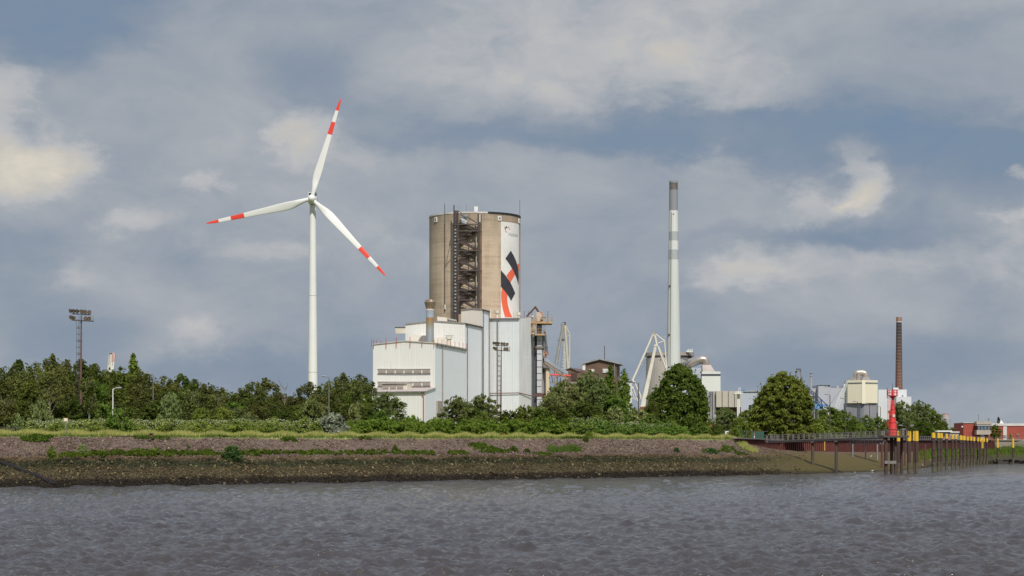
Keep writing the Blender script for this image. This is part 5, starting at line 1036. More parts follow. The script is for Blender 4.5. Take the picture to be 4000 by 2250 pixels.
    for (a, b, w_) in (((320, 485), (690, 835), 0.46), ((330, 520), (420, 640), 0.38), ((420, 660), (570, 800), 0.38), ((490, 735), (600, 735), 0.38), ((575, 735), (610, 900), 0.48), ((500, 840), (580, 740), 0.34), ((310, 485), (330, 570), 0.36), ((440, 600), (440, 700), 0.29), ((390, 570), (470, 700), 0.31)): MB().bar(q(*a), q(*b), w_).build('boom_strut', nb, t)
    MB().prism([(q(455, 0).x, D + 3), (q(512, 0).x, D + 3), (q(512, 0).x, D + 12), (q(455, 0).x, D + 12)], q(0, 820).z, q(0, 755).z).build('machine_house', bl, t)
    MB().prism([(q(480, 0).x, D + 1), (q(612, 0).x, D + 1), (q(612, 0).x, D + 12), (q(480, 0).x, D + 12)], q(0, 890).z, q(0, 808).z).build('machine_house', mat('pale_blue', (.16, .36, .62), (.13, .3, .54), .3), t)
    MB().prism([(q(560, 0).x, D), (q(700, 0).x, D), (q(700, 0).x, D + 12), (q(560, 0).x, D + 12)], q(0, 850).z, q(0, 812).z).build('machine_house', bl, t)
    cb = MB().prism([(q(612, 0).x, D - 1), (q(665, 0).x, D - 1), (q(665, 0).x, D + 8), (q(612, 0).x, D + 8)], q(0, 885).z, q(0, 842).z).build('driver_cab', M['white_coat'], t); MB().box(q(643, 858, D - 1.1), (.95, .3, .7)).build('window', M['glass'], cb)
    MB().box(q(570, 878, D + .8), (.5, .3, 1.3)).build('door', nb, t)
    MB().prism([(q(520, 0).x, D + 1), (q(625, 0).x, D + 1), (q(625, 0).x, D + 12), (q(520, 0).x, D + 12)], gz, q(0, 905).z).build('portal', M['rail_grey'], t)
    # --- lattice boom
    D = 1050.0; q = lambda x, y, d=D: P(*z7(x, y), d); t = thing('lattice_boom_crane', 'slanting white lattice boom of a crawler crane in front of the cream filter house', 'crane', (q(850, 0).x, D, gz)); mb = MB()
    a, b = q(1050, 372), q(835, 905); n = 22; wtop, wb = .28, .95
    for k in range(n + 1):
        f = k / n; c = a.lerp(b, f); w_ = wtop + (wb - wtop) * min(1, f * 2.2) * .9
        cs = [c + Vector((-w_, -.6, 0)), c + Vector((w_, -.6, 0)), c + Vector((w_, .6, 0)), c + Vector((-w_, .6, 0))]
        if k:
            for i in range(4): mb.bar(pc[i], cs[i], .17)
            mb.bar(pc[0], cs[1], .12) if k % 2 else mb.bar(pc[1], cs[0], .12)
        if k % 2 == 0: mb.bar(cs[0], cs[1], .12)
        pc = cs
    mb.build('boom', mat('boom_white', (.62, .66, .62), (.54, .58, .55), .3), t); MB().box(q(1052, 372), (.7, .9, .8)).build('boom_head', M['dark_steel'], t)
    MB().tube([q(1035, 385), q(745, 805), q(700, 870)], .07, 5).build('pendant_rope', M['dark_steel'], t); MB().box(q(990, 480), (.8, .6, 1.3)).build('hook_block', M['white_coat'], t)
    # --- cream filter house
    D = 1080.0; cm = clad('cream_clad', (.70, .66, .50), (.66, .62, .46), (1, .3), 1.1, 3.6, (.42, .36, .24)); cm2 = clad('cream_clad_corner', (.74, .70, .54), (.70, .66, .5), (1, .3), 50, 130, (.5, .5, .4))
    t = thing('filter_house', 'cream box-shaped filter house on a grey base with silver ducts on top', 'building', (XY(z7(1310, 0)[0], D)[0], D, gz)); V = lambda x, d: (XY(z7(x, 0)[0], d)[0], d)
    f0, f1, f2, f3 = V(1045, D + 5), V(1297, D), V(1357, D), V(1578, D + 4); bk = [(f3[0], D + 15), (f0[0], D + 15)]
    zt, zb_, z1, z2_ = [ZZ(z7(0, y)[1], D) for y in (383, 787, 425, 455)]
    def shell(fp, z0, z1_, nm, m): return MB().prism(fp, z0, z1_).build(nm, m, t)
    fp = [f0, f1, f2, f3] + bk; shell(fp, zb_, z2_, 'wall', cm); sh = [(x, y + .4) for x, y in fp[:4]] + bk; shell(sh, z2_ + .003, z1, 'window_band', mat('band_green', (.16, .19, .18), (.22, .25, .23), .2)); shell(fp, z1 + .003, zt, 'parapet', cm)
    MB().prism([(f1[0], D - .25), (f2[0], D - .25), (f2[0], D - .02), (f1[0], D - .02)], zb_ - .3, zt + .01).build('corner_strip', cm2, t)
    lo_ = [V(1015, D + 7), V(1340, D + 1.2), V(1555, D + 5)]; shell(lo_ + [(lo_[2][0], D + 14.5), (lo_[0][0], D + 14.5)], gz, zb_ - .003, 'base', clad('base_grey', (.25, .25, .27), (.21, .21, .23), (1, .2), 1.1, 3.6, (.12, .12, .14)))
    for x in (1028, 1086, 1190): MB().box(P(*z7(x, 963), D + 4.6), (.85, .8, .95)).build('window', mat('old_pane', (.12, .10, .09), (.18, .16, .14), .5), t)
    for y in (622, 672): MB().box(P(*z7(1012, y), D + 6.8), (.45, .6, .6)).build('window', M['black'], t)
    mb = MB(); 
    for x in (1244, 1272): mb.bar(P(*z7(x, 800), D + 1.5), P(*z7(x, 1080), D + 1.5), .18)
    for k in range(8): mb.bar(P(*z7(1244, 810 + 36 * k), D + 1.5), P(*z7(1272, 810 + 36 * k), D + 1.5), .35)
    mb.build('ladder', mat('ladder_blue', (.09, .13, .19)), t)
    q = lambda x, y, d=D + 8: P(*z7(x, y), d); du = mat('silver_duct', (.50, .44, .37), (.42, .37, .32), .14, .33, .6)
    MB().tube([q(1188, 390), q(1188, 290), q(1196, 262), q(1225, 252), q(1310, 250), q(1342, 258), q(1358, 285), q(1360, 325)], [1.25, 1.3, 1.45, 1.5, 1.5, 1.62, 1.75, 1.75], 20).build('duct', du, t)
    for x in (1235, 1255, 1275): MB().tube([q(x, 251), q(x + 6, 251)], 1.58, 20).build('duct_ring', du, t)
    MB().tube([q(1238, 258, D + 6.5), q(1238, 390, D + 6.5)], 1.0, 18).build('duct', du, t)
    mb = MB(); c = q(1362, 322); zt2, zb2 = c.z, q(0, 376).z; mb.lathe((c.x, D + 8, 0), [(2.9, zb2 - .3), (2.6, zb2 + .4), (1.75, zt2)], 8, False); mb.build('duct_hood', du, t)
    mb = MB(); c = q(1150, 340); mb.lathe((c.x, D + 9, 0), [(2.7, zb2 - .3), (1.6, c.z + .4)], 4, False); mb.build('duct_hood', M['galv'], t)
    # --- white boiler house and brick chimney
    z6 = lambda x, y: (3000 + x / 2.229, 1250 + y / 2.229); D = 1150.0
    def pr6(x0, x1, y0, y1, nm, m, d0, d1, T): 
        X0, X1 = XY(z6(x0, 0)[0], d0)[0], XY(z6(x1, 0)[0], d0)[0]; return MB().prism([(X0, d0), (X1, d0), (X1, d1), (X0, d1)], gz if y1 is None else ZZ(z6(0, y1)[1], d0), ZZ(z6(0, y0)[1], d0)).build(nm, m, T)
    wh = clad('white_house_clad', (.60, .62, .62), (.54, .56, .57), (1, 0), 1.8, 6, (.3, .3, .3)); t = thing('white_boiler_house', 'stepped plain white block at the foot of the brown brick chimney', 'building', (XY(z6(1080, 0)[0], D)[0], D, gz))
    pr6(960, 1208, 606, None, 'main_block', wh, D, D + 40, t); pr6(1118, 1248, 668, None, 'step_block', wh, D - 10, D - .3, t); pr6(1090, 1137, 589, 604, 'penthouse', wh, D + 8, D + 20, t); pr6(920, 960, 815, None, 'side_bin', M['dark_steel'], D + 2, D + 6, t)
    MB().box(P(*z6(1172, 660), D - .3), (.5, .3, .6)).build('window', M['black'], t)
    for (x, y) in ((1208, 606), (960, 606)): pass
    D = 1300.0; s = D / F; t = thing('brick_chimney', 'tapering brown brick chimney with pale rings at the far right', 'chimney', (XY(3511, D)[0], D, gz)); X = XY(3511.5, D)[0]
    m = bpy.data.materials.new('ringed_brick'); m.use_nodes = True; nt = m.node_tree; b = nt.nodes['Principled BSDF']; b.inputs['Roughness'].default_value = .9; geo = nd(nt, 'ShaderNodeNewGeometry'); sp = nd(nt, 'ShaderNodeSeparateXYZ'); lk(nt, geo.outputs['Position'], sp.inputs[0])
    zz = sp.outputs[2]; r_ = mth(nt, 'LESS_THAN', mth(nt, 'FRACT', mth(nt, 'DIVIDE', zz, 2.05)), .17); h = mth(nt, 'DIVIDE', mth(nt, 'SUBTRACT', zz, gz), 86.0); ns = noise(nt, geo.outputs['Position'], .25, 5, .6); h2 = mth(nt, 'MULTIPLY_ADD', mth(nt, 'SUBTRACT', ns, .5), .35, h)
    cc = ramp(nt, h2, [(0, (.23, .11, .09)), (.35, (.22, .10, .08)), (.6, (.13, .075, .055)), (.85, (.045, .038, .038)), (1, (.04, .035, .035))]); mx = nd(nt, 'ShaderNodeMix', data_type='RGBA'); lk(nt, mth(nt, 'MULTIPLY', r_, .26), mx.inputs[0]); lk(nt, cc, mx.inputs[6]); mx.inputs[7].default_value = (.42, .32, .28, 1); lk(nt, mx.outputs[2], b.inputs['Base Color'])
    rr = lambda py: float(np.interp(py, [1238, 1520, 1757], [10.3, 14.0, 17.0])) * s; ya, yb = 1757, 1257
    MB().lathe((X, D, 0), [(rr(ya + (yb - ya) * k / 10), max(gz, ZZ(ya + (yb - ya) * k / 10, D))) for k in range(11)], 28).build('shaft', m, t)
    mb = MB(); mb.lathe((X, D, 0), [(rr(1257) + .05, ZZ(1257, D)), (rr(1238) + .1, ZZ(1238.5, D)), (rr(1238) - .5, ZZ(1238.5, D)), (rr(1238) - .5, ZZ(1250, D))], 28); mb.build('crown', mat('pale_brick', (.36, .22, .15), (.26, .15, .10), .5), t); MB().lathe((X, D, 0), [(rr(1257) + .2, ZZ(1259, D)), (rr(1257) + .2, ZZ(1256.5, D))], 28).build('white_ring', M['white_coat'], t)
    for sx in (-.7, .7): MB().tube([(X + sx * rr(1500), D - rr(1500) * .72, ZZ(1520, D)), (X + sx * rr(1240), D - rr(1240) * .72, ZZ(1242, D))], .12, 4).build('conductor', M['rust_brown'], t)
    # far round silo pair
    D = 1500.0; t = thing('far_silo', 'small round grey silo with red rim far off beyond the right trees', 'silo', (XY(3697, D)[0], D, gz)); gm = clad('silo_grey', (.33, .33, .33), (.27, .27, .27), (1, 0), 1.2, 3, (.15, .15, .15)); c1 = XY(3693, D); c2 = XY(3700, D)
    MB().cyl(c2, 2.68, gz, 10, 16).build('plinth', gm, t); MB().cyl(c2, 14.2 * D / F, gz, ZZ(1637, D), 28).build('lower_drum', gm, t); MB().cyl(c1, 14.6 * D / F, ZZ(1637, D) + .003, ZZ(1619, D), 28).build('upper_drum', mat('drum_pink', (.42, .38, .37), (.34, .31, .30), .2), t); MB().cyl(c1, 12 * D / F, ZZ(1619, D) + .003, ZZ(1615.5, D), 24).build('red_cap', mat('cap_red', (.40, .12, .12)), t)
    # steam
    D = 1400.0; m = bpy.data.materials.new('steam_vapour'); m.use_nodes = True; nt = m.node_tree; nt.nodes.clear(); o_ = nd(nt, 'ShaderNodeOutputMaterial'); pv = nd(nt, 'ShaderNodeVolumePrincipled'); pv.inputs['Color'].default_value = (.95, .95, .95, 1); tc = nd(nt, 'ShaderNodeTexCoord'); 
    dn = mth(nt, 'MULTIPLY', mth(nt, 'SUBTRACT', noise(nt, tc.outputs['Object'], .35, 4, .6), .38, clamp=True), 1.6); lk(nt, dn, pv.inputs['Density']); lk(nt, pv.outputs[0], o_.inputs['Volume']); mb = MB()
    for (px, py, r) in ((2596, 1322, 9), (2604, 1345, 7), (2590, 1318, 5), (2606, 1360, 5)):
        c = P(px, py, D); rr_ = r * D / F; mb.lathe((c.x, c.y, c.z), [(0.01, -rr_)] + [(rr_ * math.cos(R(a)), rr_ * math.sin(R(a))) for a in range(-75, 90, 15)] + [(.01, rr_)], 14)
    o = mb.build('steam', m); tag(o, 'small white puff of steam drifting left of the tall striped chimney', 'steam', kind='stuff')
build_far()
# ================================================================== quay edge: sheet piling, footbridge, beacon, dolphins
def build_quay():
    # sheet pile wall along the inlet
    t = thing('sheet_pile_wall', 'long rust-red sheet pile quay wall behind the footbridge', 'wall', (*XY(3300, 529), 4))
    pts = []; px = 2868.0
    while px < 3888: pts.append((XY(px, rows(px)[6][0] - 1.2), rows(px)[6][0] - 1.2, px)); px += 2.5
    V = []; Fc = []; acc = 0; prevp = None
    path = []
    for (p, d, x) in pts: 
        path.append((p[0], p[1], x))
    out = []; i = 0; dist = 0
    L = [0]
    for a, b in zip(path[:-1], path[1:]): L.append(L[-1] + math.hypot(b[0] - a[0], b[1] - a[1]))
    s = 0; k = 0; xs = [p[0] for p in path]; ys = [p[1] for p in path]; ps = [p[2] for p in path]
    mb = MB(); prof = [(0, 0), (.55, 0), (.75, .45), (1.3, .45), (1.5, 0)]
    pos = []
    while s < L[-1]:
        for (ds, off) in prof[:-1]:
            q = s + ds
            if q > L[-1]: break
            X, Y, pxx = np.interp(q, L, xs), np.interp(q, L, ys), float(np.interp(q, L, ps)); pos.append((X, Y - off, pxx))
        s += 1.5
    def topz(px): return rows(px)[7][1] + .02
    vs = [(a, b, 1.5 + 0 * c) for a, b, c in pos] + [(a, b, topz(c)) for a, b, c in pos]; n = len(pos)
    sm = mat('sheet_pile_rust', (.185, .052, .036), (.125, .040, .030), .35, .8, stretch=(1, 1, .35), c3=(.19, .10, .07), c3t=(.64, .8), bump=.2)
    mb.add(vs, [(i, i + 1, n + i + 1, n + i) for i in range(n - 1)]); mb.build('sheet_piling', sm, t)
    mb = MB()
    for a, b in zip(path[:-1:8], path[8::8]): mb.bar((a[0], a[1] + .3, topz(a[2]) + .12), (b[0], b[1] + .3, topz(b[2]) + .12), 1.3, .25)
    mb.build('capping_beam', M['rail_grey'], t)
    # concrete wall to the right
    t = thing('concrete_quay_wall', 'plain grey concrete quay wall right of the rust-red piling', 'wall', (*XY(3960, 768), 5)); a, b = XY(3886, 768.5), XY(4700, 805)
    cm = mat('wall_concrete', (.26, .225, .18), (.19, .165, .13), .25, .85, stretch=(.6, .6, .8), c3=(.12, .10, .08), bump=.2)
    MB().hexa([(a[0], a[1], 3), (b[0], b[1], 3), (b[0], b[1] + 1, 3), (a[0], a[1] + 1, 3), (a[0], a[1], 8.55), (b[0], b[1], 8.55), (b[0], b[1] + 1, 8.55), (a[0], a[1] + 1, 8.55)]).build('wall', cm, t)
    MB().bar((a[0], a[1] + .3, 8.7), (b[0], b[1] + .3, 8.7), 1.6, .3).build('coping', mat('coping', (.36, .33, .29), (.3, .27, .24), .5), t)
    # low wooden piling at the water's edge
    t = thing('low_sheet_piling', 'low dark piling along the water below the green slope', 'wall', (*XY(3950, 738), 0)); mb = MB(); x = XY(3862, 735)[0]; k = 0
    pv = []
    while x < XY(4400, 745)[0]:
        d = d0(HX + F * x / 738) - 1.0 + (.35 if k % 2 else 0); pv += [(x, d), (x + .9, d)]; x += 1.05; k += 1
    n_ = len(pv); mb.add([(a, b, -1.2) for a, b in pv] + [(a, b, 1.4) for a, b in pv], [(i, i + 1, n_ + i + 1, n_ + i) for i in range(n_ - 1)])
    mb.build('piling', mat('wet_timber', (.045, .035, .03), (.03, .024, .02), .6), t); MB().bar((XY(3862, 734)[0], 734, 1.55), (XY(4400, 744)[0], 744, 1.55), .6, .3).build('waling', M['dark_steel'], t)
    # railings
    rg = M['rail_grey']
    def railing(name, label, pts, h, step, m=rg, r=.055, mids=(.5,)):
        t = thing(name, label, 'railing', pts[0]); mb = MB(); mp = MB()
        for a, b in zip(pts[:-1], pts[1:]):
            a, b = Vector(a), Vector(b); n = max(1, int((b - a).length / step)); up = Vector((0, 0, h))
            mb.bar(a + up, b + up, r * 2.2); [mb.bar(a + up * q, b + up * q, r * 1.7) for q in mids]
            for k in range(n): q = a.lerp(b, k / n); MB().bar(q, q + up, r * 2).build('post', m, t)
        mb.build('rail', m, t)
        return t
    pq = lambda px, dd=1.2: (*XY(px, rows(px)[7][0] + dd), rows(px)[7][1] + .05)
    railing('quay_railing', 'grey railing along the top of the rust-red quay wall', [pq(x) for x in (3010, 3150, 3300, 3453, 3587, 3641, 3760, 3880)], 1.25, 3.4, r=.07)
    railing('quay_railing', 'grey railing on the concrete quay wall in front of the red brick building', [pq(x, 1.0) for x in (3888, 4000, 4200)], 1.2, 2.5, r=.07)
    railing('bank_railing', 'dark railing on the bank top at the landward end of the footbridge', [(*XY(2916, 452), 7.25), (*XY(3000, 455), 7.35)], 1.75, 4.6, M['dark_steel'], .06)
    # lower gangway along the quay wall
    t = thing('lower_gangway', 'grey lower gangway running along the quay wall left of the beacon', 'gangway', (*XY(3320, 515), 6.5)); D = 515.0
    a, b = P(3318, 1733, D), P(3450, 1733, D - 25); MB().bar(a, b, 1.6, .3).build('deck', rg, t); mb = MB(); up = Vector((0, 0, 1.15))
    for q in (1, .5): mb.bar(a + up * q + Vector((0, -.8, 0)), b + up * q + Vector((0, -.8, 0)), .12)
    for k in range(10): q = a.lerp(b, k / 9) + Vector((0, -.8, 0)); mb.bar(q, q + up, .12)
    mb.build('rail', rg, t)
    for x in (3331, 3381, 3427):
        q = P(x, 1735, D - 12); MB().tube([(q.x, q.y, 2.5), q], .18, 8).build('post', M['galv'], t)
    # mooring pipes on the mud
    for i, (x, y0, y1, w_) in enumerate(((3445, 1729, 1800, 8), (3535, 1732, 1797, 7), (3614, 1736, 1793, 7))):
        d = 480 + i * 45; q = P(x, y0, d); s_ = thing('mud_pile', ['thin dark pile standing in the mud just left of the beacon platform', 'thin dark pile on the mud between the yellow-topped piles', 'thin dark pile on the mud below the lamp trees'][i], 'pile', (q.x, d, G(x, d) - .5)); MB().tube([(q.x, d, G(x, d) - .5), q], w_ / 2 * d / F, 10).build('shaft', M['rust_brown'], s_)
        MB().cyl((q.x, d), w_ / 2 * d / F * 1.08, q.z, q.z + .12, 10).build('cap', M['dark_steel'], s_)
    # yellow striped gauge on the wall
    d = rows(3221)[6][0] - 1.9; q = P(3221, 1724, d); q2 = P(3221, 1760, d); t = thing('yellow_gauge', 'narrow yellow gauge board fixed to the quay wall between the bridge piles', 'gauge', (q.x, d, q2.z)); MB().box((q.x, d, (q.z + q2.z) / 2), (.26, .12, q.z - q2.z)).build('board', mat('gauge_yellow', (.55, .40, .05), (.45, .32, .05), 2), t)
    # ---- footbridge
    a, b = P(2996, 1720, 456), P(3445, 1704.5, 431); t = thing('footbridge', 'long grey steel footbridge with railings leading out to the beacon platform', 'bridge', (a.x, a.y, 5)); 
    MB().bar(a + Vector((0, 0, -.15)), b + Vector((0, 0, -.15)), 1.5, .16).build('deck', rg, t)
    for s_ in (-.8, .8): MB().bar(a + Vector((0, s_, -.32)), b + Vector((0, s_, -.32)), .12, .55).build('girder', mat('girder_grey', (.27, .26, .25), (.20, .19, .18), .7), t)
    for s_ in (-.85, .85):
        mb = MB(); up = Vector((0, s_, 1.12)); o = Vector((0, s_, 0))
        for q in (1.12, .72, .34): mb.bar(a + o + Vector((0, 0, q)), b + o + Vector((0, 0, q)), .085 if q < 1 else .11)
        for k in range(22): q = a.lerp(b, k / 21) + o; mb.bar(q, q + Vector((0, 0, 1.12)), .13)
        mb.build('rail', rg, t)
    for (x, yt, yb) in ((3180.5, 1722, 1809), (3272.5, 1718, 1842)):
        f = (x - 2996) / (3445 - 2996); c = a.lerp(b, f); zb = G(x, c.y) - 1; w_ = .34
        p_ = MB().tube([(c.x, c.y, zb), (c.x, c.y, c.z - .62)], w_, 14).build('pile', mat('pile_dark' + str(int(x)), (.050, .034, .028), (.08, .065, .045), .5, .8, stretch=(1, 1, .3)), t)
        MB().prism([(c.x - .55, c.y - .9), (c.x + .55, c.y - .9), (c.x + .55, c.y + .9), (c.x - .55, c.y + .9)], c.z - .9, c.z - .61).build('pile_head', M['dark_steel'], t)
    # ---- beacon platform
    D = 430.0; z8 = lambda x, y: (3400 + x / 2.132, 1200 + y / 2.132); Q = lambda x, y, d=D: P(*z8(x, y), d)
    dk = mat('dolphin_dark', (.050, .028, .022), (.075, .045, .034), .45, .85, stretch=(1, 1, .3), c3=(.035, .028, .024))
    t = thing('beacon_platform', 'dark piled platform standing in the river under the red beacon', 'platform', (Q(190, 0).x, D, 0)); x0, x1 = Q(88, 0).x, Q(302, 0).x; zt = Q(0, 1069).z
    MB().prism([(x0, D - 3), (x1, D - 3), (x1, D + 5), (x0, D + 5)], zt - .42, zt).build('deck', M['dark_steel'], t)
    for (x, w_, dd) in ((129, 30, -1.8), (177, 28, 2.0), (208, 24, -1.0), (260, 24, 1.5)):
        q = Q(x, 0, D + dd); MB().tube([(q.x, D + dd, -3), (q.x, D + dd, zt - .42)], w_ / 2 / 2.132 * D / F, 14).build('pile', dk, t)
    MB().bar(Q(115, 1292, D - 2.5), Q(212, 1292, D - 1.7), .5, .62).build('waling', rg, t); MB().bar(Q(92, 1080, D - 2.4), Q(128, 1118, D - 2.4), .35).build('brace', dk, t); MB().bar(Q(150, 1120, D), Q(182, 1135, D), .35).build('brace', dk, t)
    mb = MB(); 
    for dd in (-2.9, 4.9):
        for h in (.55, 1.15): mb.bar((x0, D + dd, zt + h), (x1, D + dd, zt + h), .1)
        for k in range(9): xx = x0 + (x1 - x0) * k / 8; mb.bar((xx, D + dd, zt), (xx, D + dd, zt + 1.15), .1)
    mb.build('rail', M['dark_steel'], t)
    for (x, w_, h) in ((268, .8, 1.5), (283, .5, 1.2), (100, .6, 1.0)): MB().box((Q(x, 0).x, D - 1, zt + h / 2), (w_, .7, h)).build('switch_box', rg, t)
    # ---- beacon
    t = thing('beacon', 'bright red steel beacon with ringed lantern platform and side ladder', 'beacon', (Q(186, 0).x, D, zt)); cx = Q(186, 0).x; k = D / F / 2.132; red = mat('beacon_red', (.62, .035, .035), (.56, .06, .05), .5, .5, c3=(.62, .16, .12), c3t=(.62, .8), stretch=(1, 1, .4))
    f = lambda y: Q(0, y).z
    MB().lathe((cx, D, 0), [(38 * k, zt + .003), (36 * k, f(1040)), (31.5 * k, f(990)), (26 * k, f(940)), (21 * k, f(890)), (16.8 * k, f(845)), (13.2 * k, f(800)), (11.5 * k, f(770)), (12 * k, f(758)), (19 * k, f(748)), (42 * k, f(740)), (43 * k, f(735)), (.01, f(735))], 28).build('tower', red, t)
    for y, r_ in ((1015, 34.5), (960, 29.2), (905, 23.2), (850, 17.9), (810, 14.4)): MB().lathe((cx, D, 0), [(r_ * k, f(y) - .05), (r_ * k + .07, f(y) - .05), (r_ * k + .07, f(y) + .05), (r_ * k, f(y) + .05)], 28, False).build('flange', red, t)
    mb = MB(); r_ = 42 * k
    for y in (690, 712): mb.tube([(cx + r_ * math.cos(a * .3927), D + r_ * math.sin(a * .3927), f(y)) for a in range(17)], .045, 5, False)
    for a in range(12): mb.bar((cx + r_ * math.cos(a * .5236), D + r_ * math.sin(a * .5236), f(735)), (cx + r_ * math.cos(a * .5236), D + r_ * math.sin(a * .5236), f(690)), .09)
    mb.build('gallery_rail', red, t)
    MB().cyl((cx - 1 * k, D), 8.5 * k, f(735), f(690), 16).build('lantern_post', red, t); mb = MB(); mb.cyl((cx - 2 * k, D), 6 * k, f(690), f(684), 14); mb.cyl((cx - 2 * k, D), 3.8 * k, f(684), f(668), 14, 3 * k); mb.build('lamp', M['black'], t); MB().tube([(cx - 2 * k, D, f(668)), (cx - 2 * k, D, f(632))], .035, 5).build('aerial', M['black'], t)
    mb = MB(); lx0, lx1 = Q(143, 0).x, Q(152, 0).x; 
    for xx in (Q(142, 0).x, Q(153, 0).x, Q(166, 0).x): mb.bar((xx, D - .2, f(940)), (xx, D - .2, f(745)), .07)
    for q in range(20): yy = 750 + q * 10; mb.bar((Q(153, 0).x, D - .2, f(yy)), (Q(166, 0).x, D - .2, f(yy)), .045); 
    for yy in (755, 790, 830, 870, 905): mb.bar((Q(142, 0).x, D - .2, f(yy)), (Q(180, 0).x, D - .2, f(yy)), .06)
    mb.build('ladder', red, t); mb = MB()
    for yy in (950, 970, 990): mb.bar((Q(137, 0).x, D - .2, f(yy)), (Q(163, 0).x, D - .2, f(yy)), .08)
    for xx in (137, 150, 163): mb.bar((Q(xx, 0).x, D - .2, f(945)), (Q(xx, 0).x, D - .2, f(995)), .08)
    mb.build('ladder_landing', red, t); MB().box((Q(139, 0).x, D, f(715)), (.12, .12, 2.2)).build('board', M['dark_steel'], t); MB().box((cx + .1, D - 26 * k * .95, f(905)), (.5, .2, .55)).build('hatch', M['cream'], t)
    # ---- piles with yellow heads
    yl = mat('pile_yellow', (.72, .46, .03), (.64, .40, .03), .7, .6, c3=(.40, .30, .10), c3t=(.66, .8), stretch=(1, 1, .3)); low = mat('pile_weed', (.12, .10, .065), (.07, .06, .04), .8, .9)
    PL = [(232, 1033, 1116, 1382, 32), (322, 1034, 1115, 1383, 31), (361, 1034, 1112, 1381, 14), (384, 1032, 1114, 1383, 30), (525, 1046, 1088, 1375, 30), (568, 1048, 1090, 1367, 26), (592, 1050, 1090, 1360, 20), (634, 1055, 1095, 1355, 22), (684, 1060, 1098, 1350, 20), (713, 1060, 1098, 1345, 18), (753, 1068, 1105, 1340, 24), (779, 1072, 1107, 1335, 26), (810, 1077, 1110, 1330, 18), (838, 1078, 1111, 1327, 18), (863, 1082, 1115, 1325, 18), (896, 1085, 1117, 1320, 15), (918, 1087, 1119, 1318, 15), (946, 1088, 1120, 1312, 15), (971, 1092, 1122, 1308, 15), (1060, 1092, 1170, 1305, 15), (1188, 1092, 1170, 1304, 16)]
    LB = ['thick yellow-topped pile touching the right side of the beacon platform', 'lone thick yellow-topped pile between the beacon and the pile pair', 'thin yellow-topped pile on the left of the close pair', 'thick yellow-topped pile on the right of the close pair', 'largest, nearest pile of the long yellow-topped row', 'second yellow-topped pile of the long row', 'third yellow-topped pile of the row, half behind the second', 'fourth yellow-topped pile of the long row, standing alone', 'fifth yellow-topped pile of the long row', 'sixth yellow-topped pile of the long row', 'seventh yellow-topped pile, left of two broad ones side by side', 'eighth yellow-topped pile, right of two broad ones side by side', 'ninth yellow-topped pile of the long row', 'tenth yellow-topped pile of the long row', 'eleventh yellow-topped pile of the long row', 'twelfth yellow-topped pile of the long row', 'thirteenth yellow-topped pile of the row, left of the yellow ladder', 'fourteenth yellow-topped pile of the row, right of the yellow ladder', 'farthest, last yellow-topped pile of the long row', 'slim dark pile with long yellow top before the green slope, left of two', 'slim dark pile with long yellow top before the green slope, right of two']
    rs = random.Random(4)
    for i, (x, y0, y1, y2, w_) in enumerate(PL):
        px, p2 = z8(x, y2); d = 40000 / (p2 - HY) if i < 19 else 733.0; q = P(px, z8(0, y0)[1], d); zy = ZZ(z8(0, y1)[1], d); r_ = w_ / 2 / 2.132 * d / F * 1.1
        t = thing('mooring_pile', LB[i], 'pile', (q.x, d, -3), 'yellow-topped mooring piles')
        ln = Vector(((rs.random() - .5) * .16, 0, 0)); MB().tube([(q.x - ln.x, d, -3), (q.x - ln.x * .3, d, 2.2)], r_, 16, False).build('weedy_foot', low, t)
        MB().tube([(q.x - ln.x * .3, d, 2.2), (q.x, d, zy)], r_, 16, False).build('shaft', dk, t); MB().tube([(q.x, d, zy), (q.x + ln.x * .2, d, q.z)], r_ * 1.02, 16).build('yellow_top', yl, t)
        if i > 3 and w_ > 14 and i < 19:
            for kk in range(4): MB().box((q.x - r_ * .2, d - r_, zy - .7 - 1.7 * kk), (r_ * .7, .3, .35)).build('fender_bracket', M['dark_steel'], t)
        MB().cyl((q.x + ln.x * .2, d), r_ * .35, q.z, q.z + .16, 10).build('lug', M['rail_grey'], t)
    d = 640.0; t = thing('yellow_ladder', 'yellow ladder hanging among the last piles of the row', 'ladder', P(3838, 1751, d)); mb = MB()
    for x in (3835.5, 3840.5): mb.bar(P(x, 1712, d), P(x, 1751, d), .12)
    for q in range(14): mb.bar(P(3835.5, 1714 + 2.7 * q, d), P(3840.5, 1714 + 2.7 * q, d), .1)
    mb.build('frame', yl, t)
build_quay()
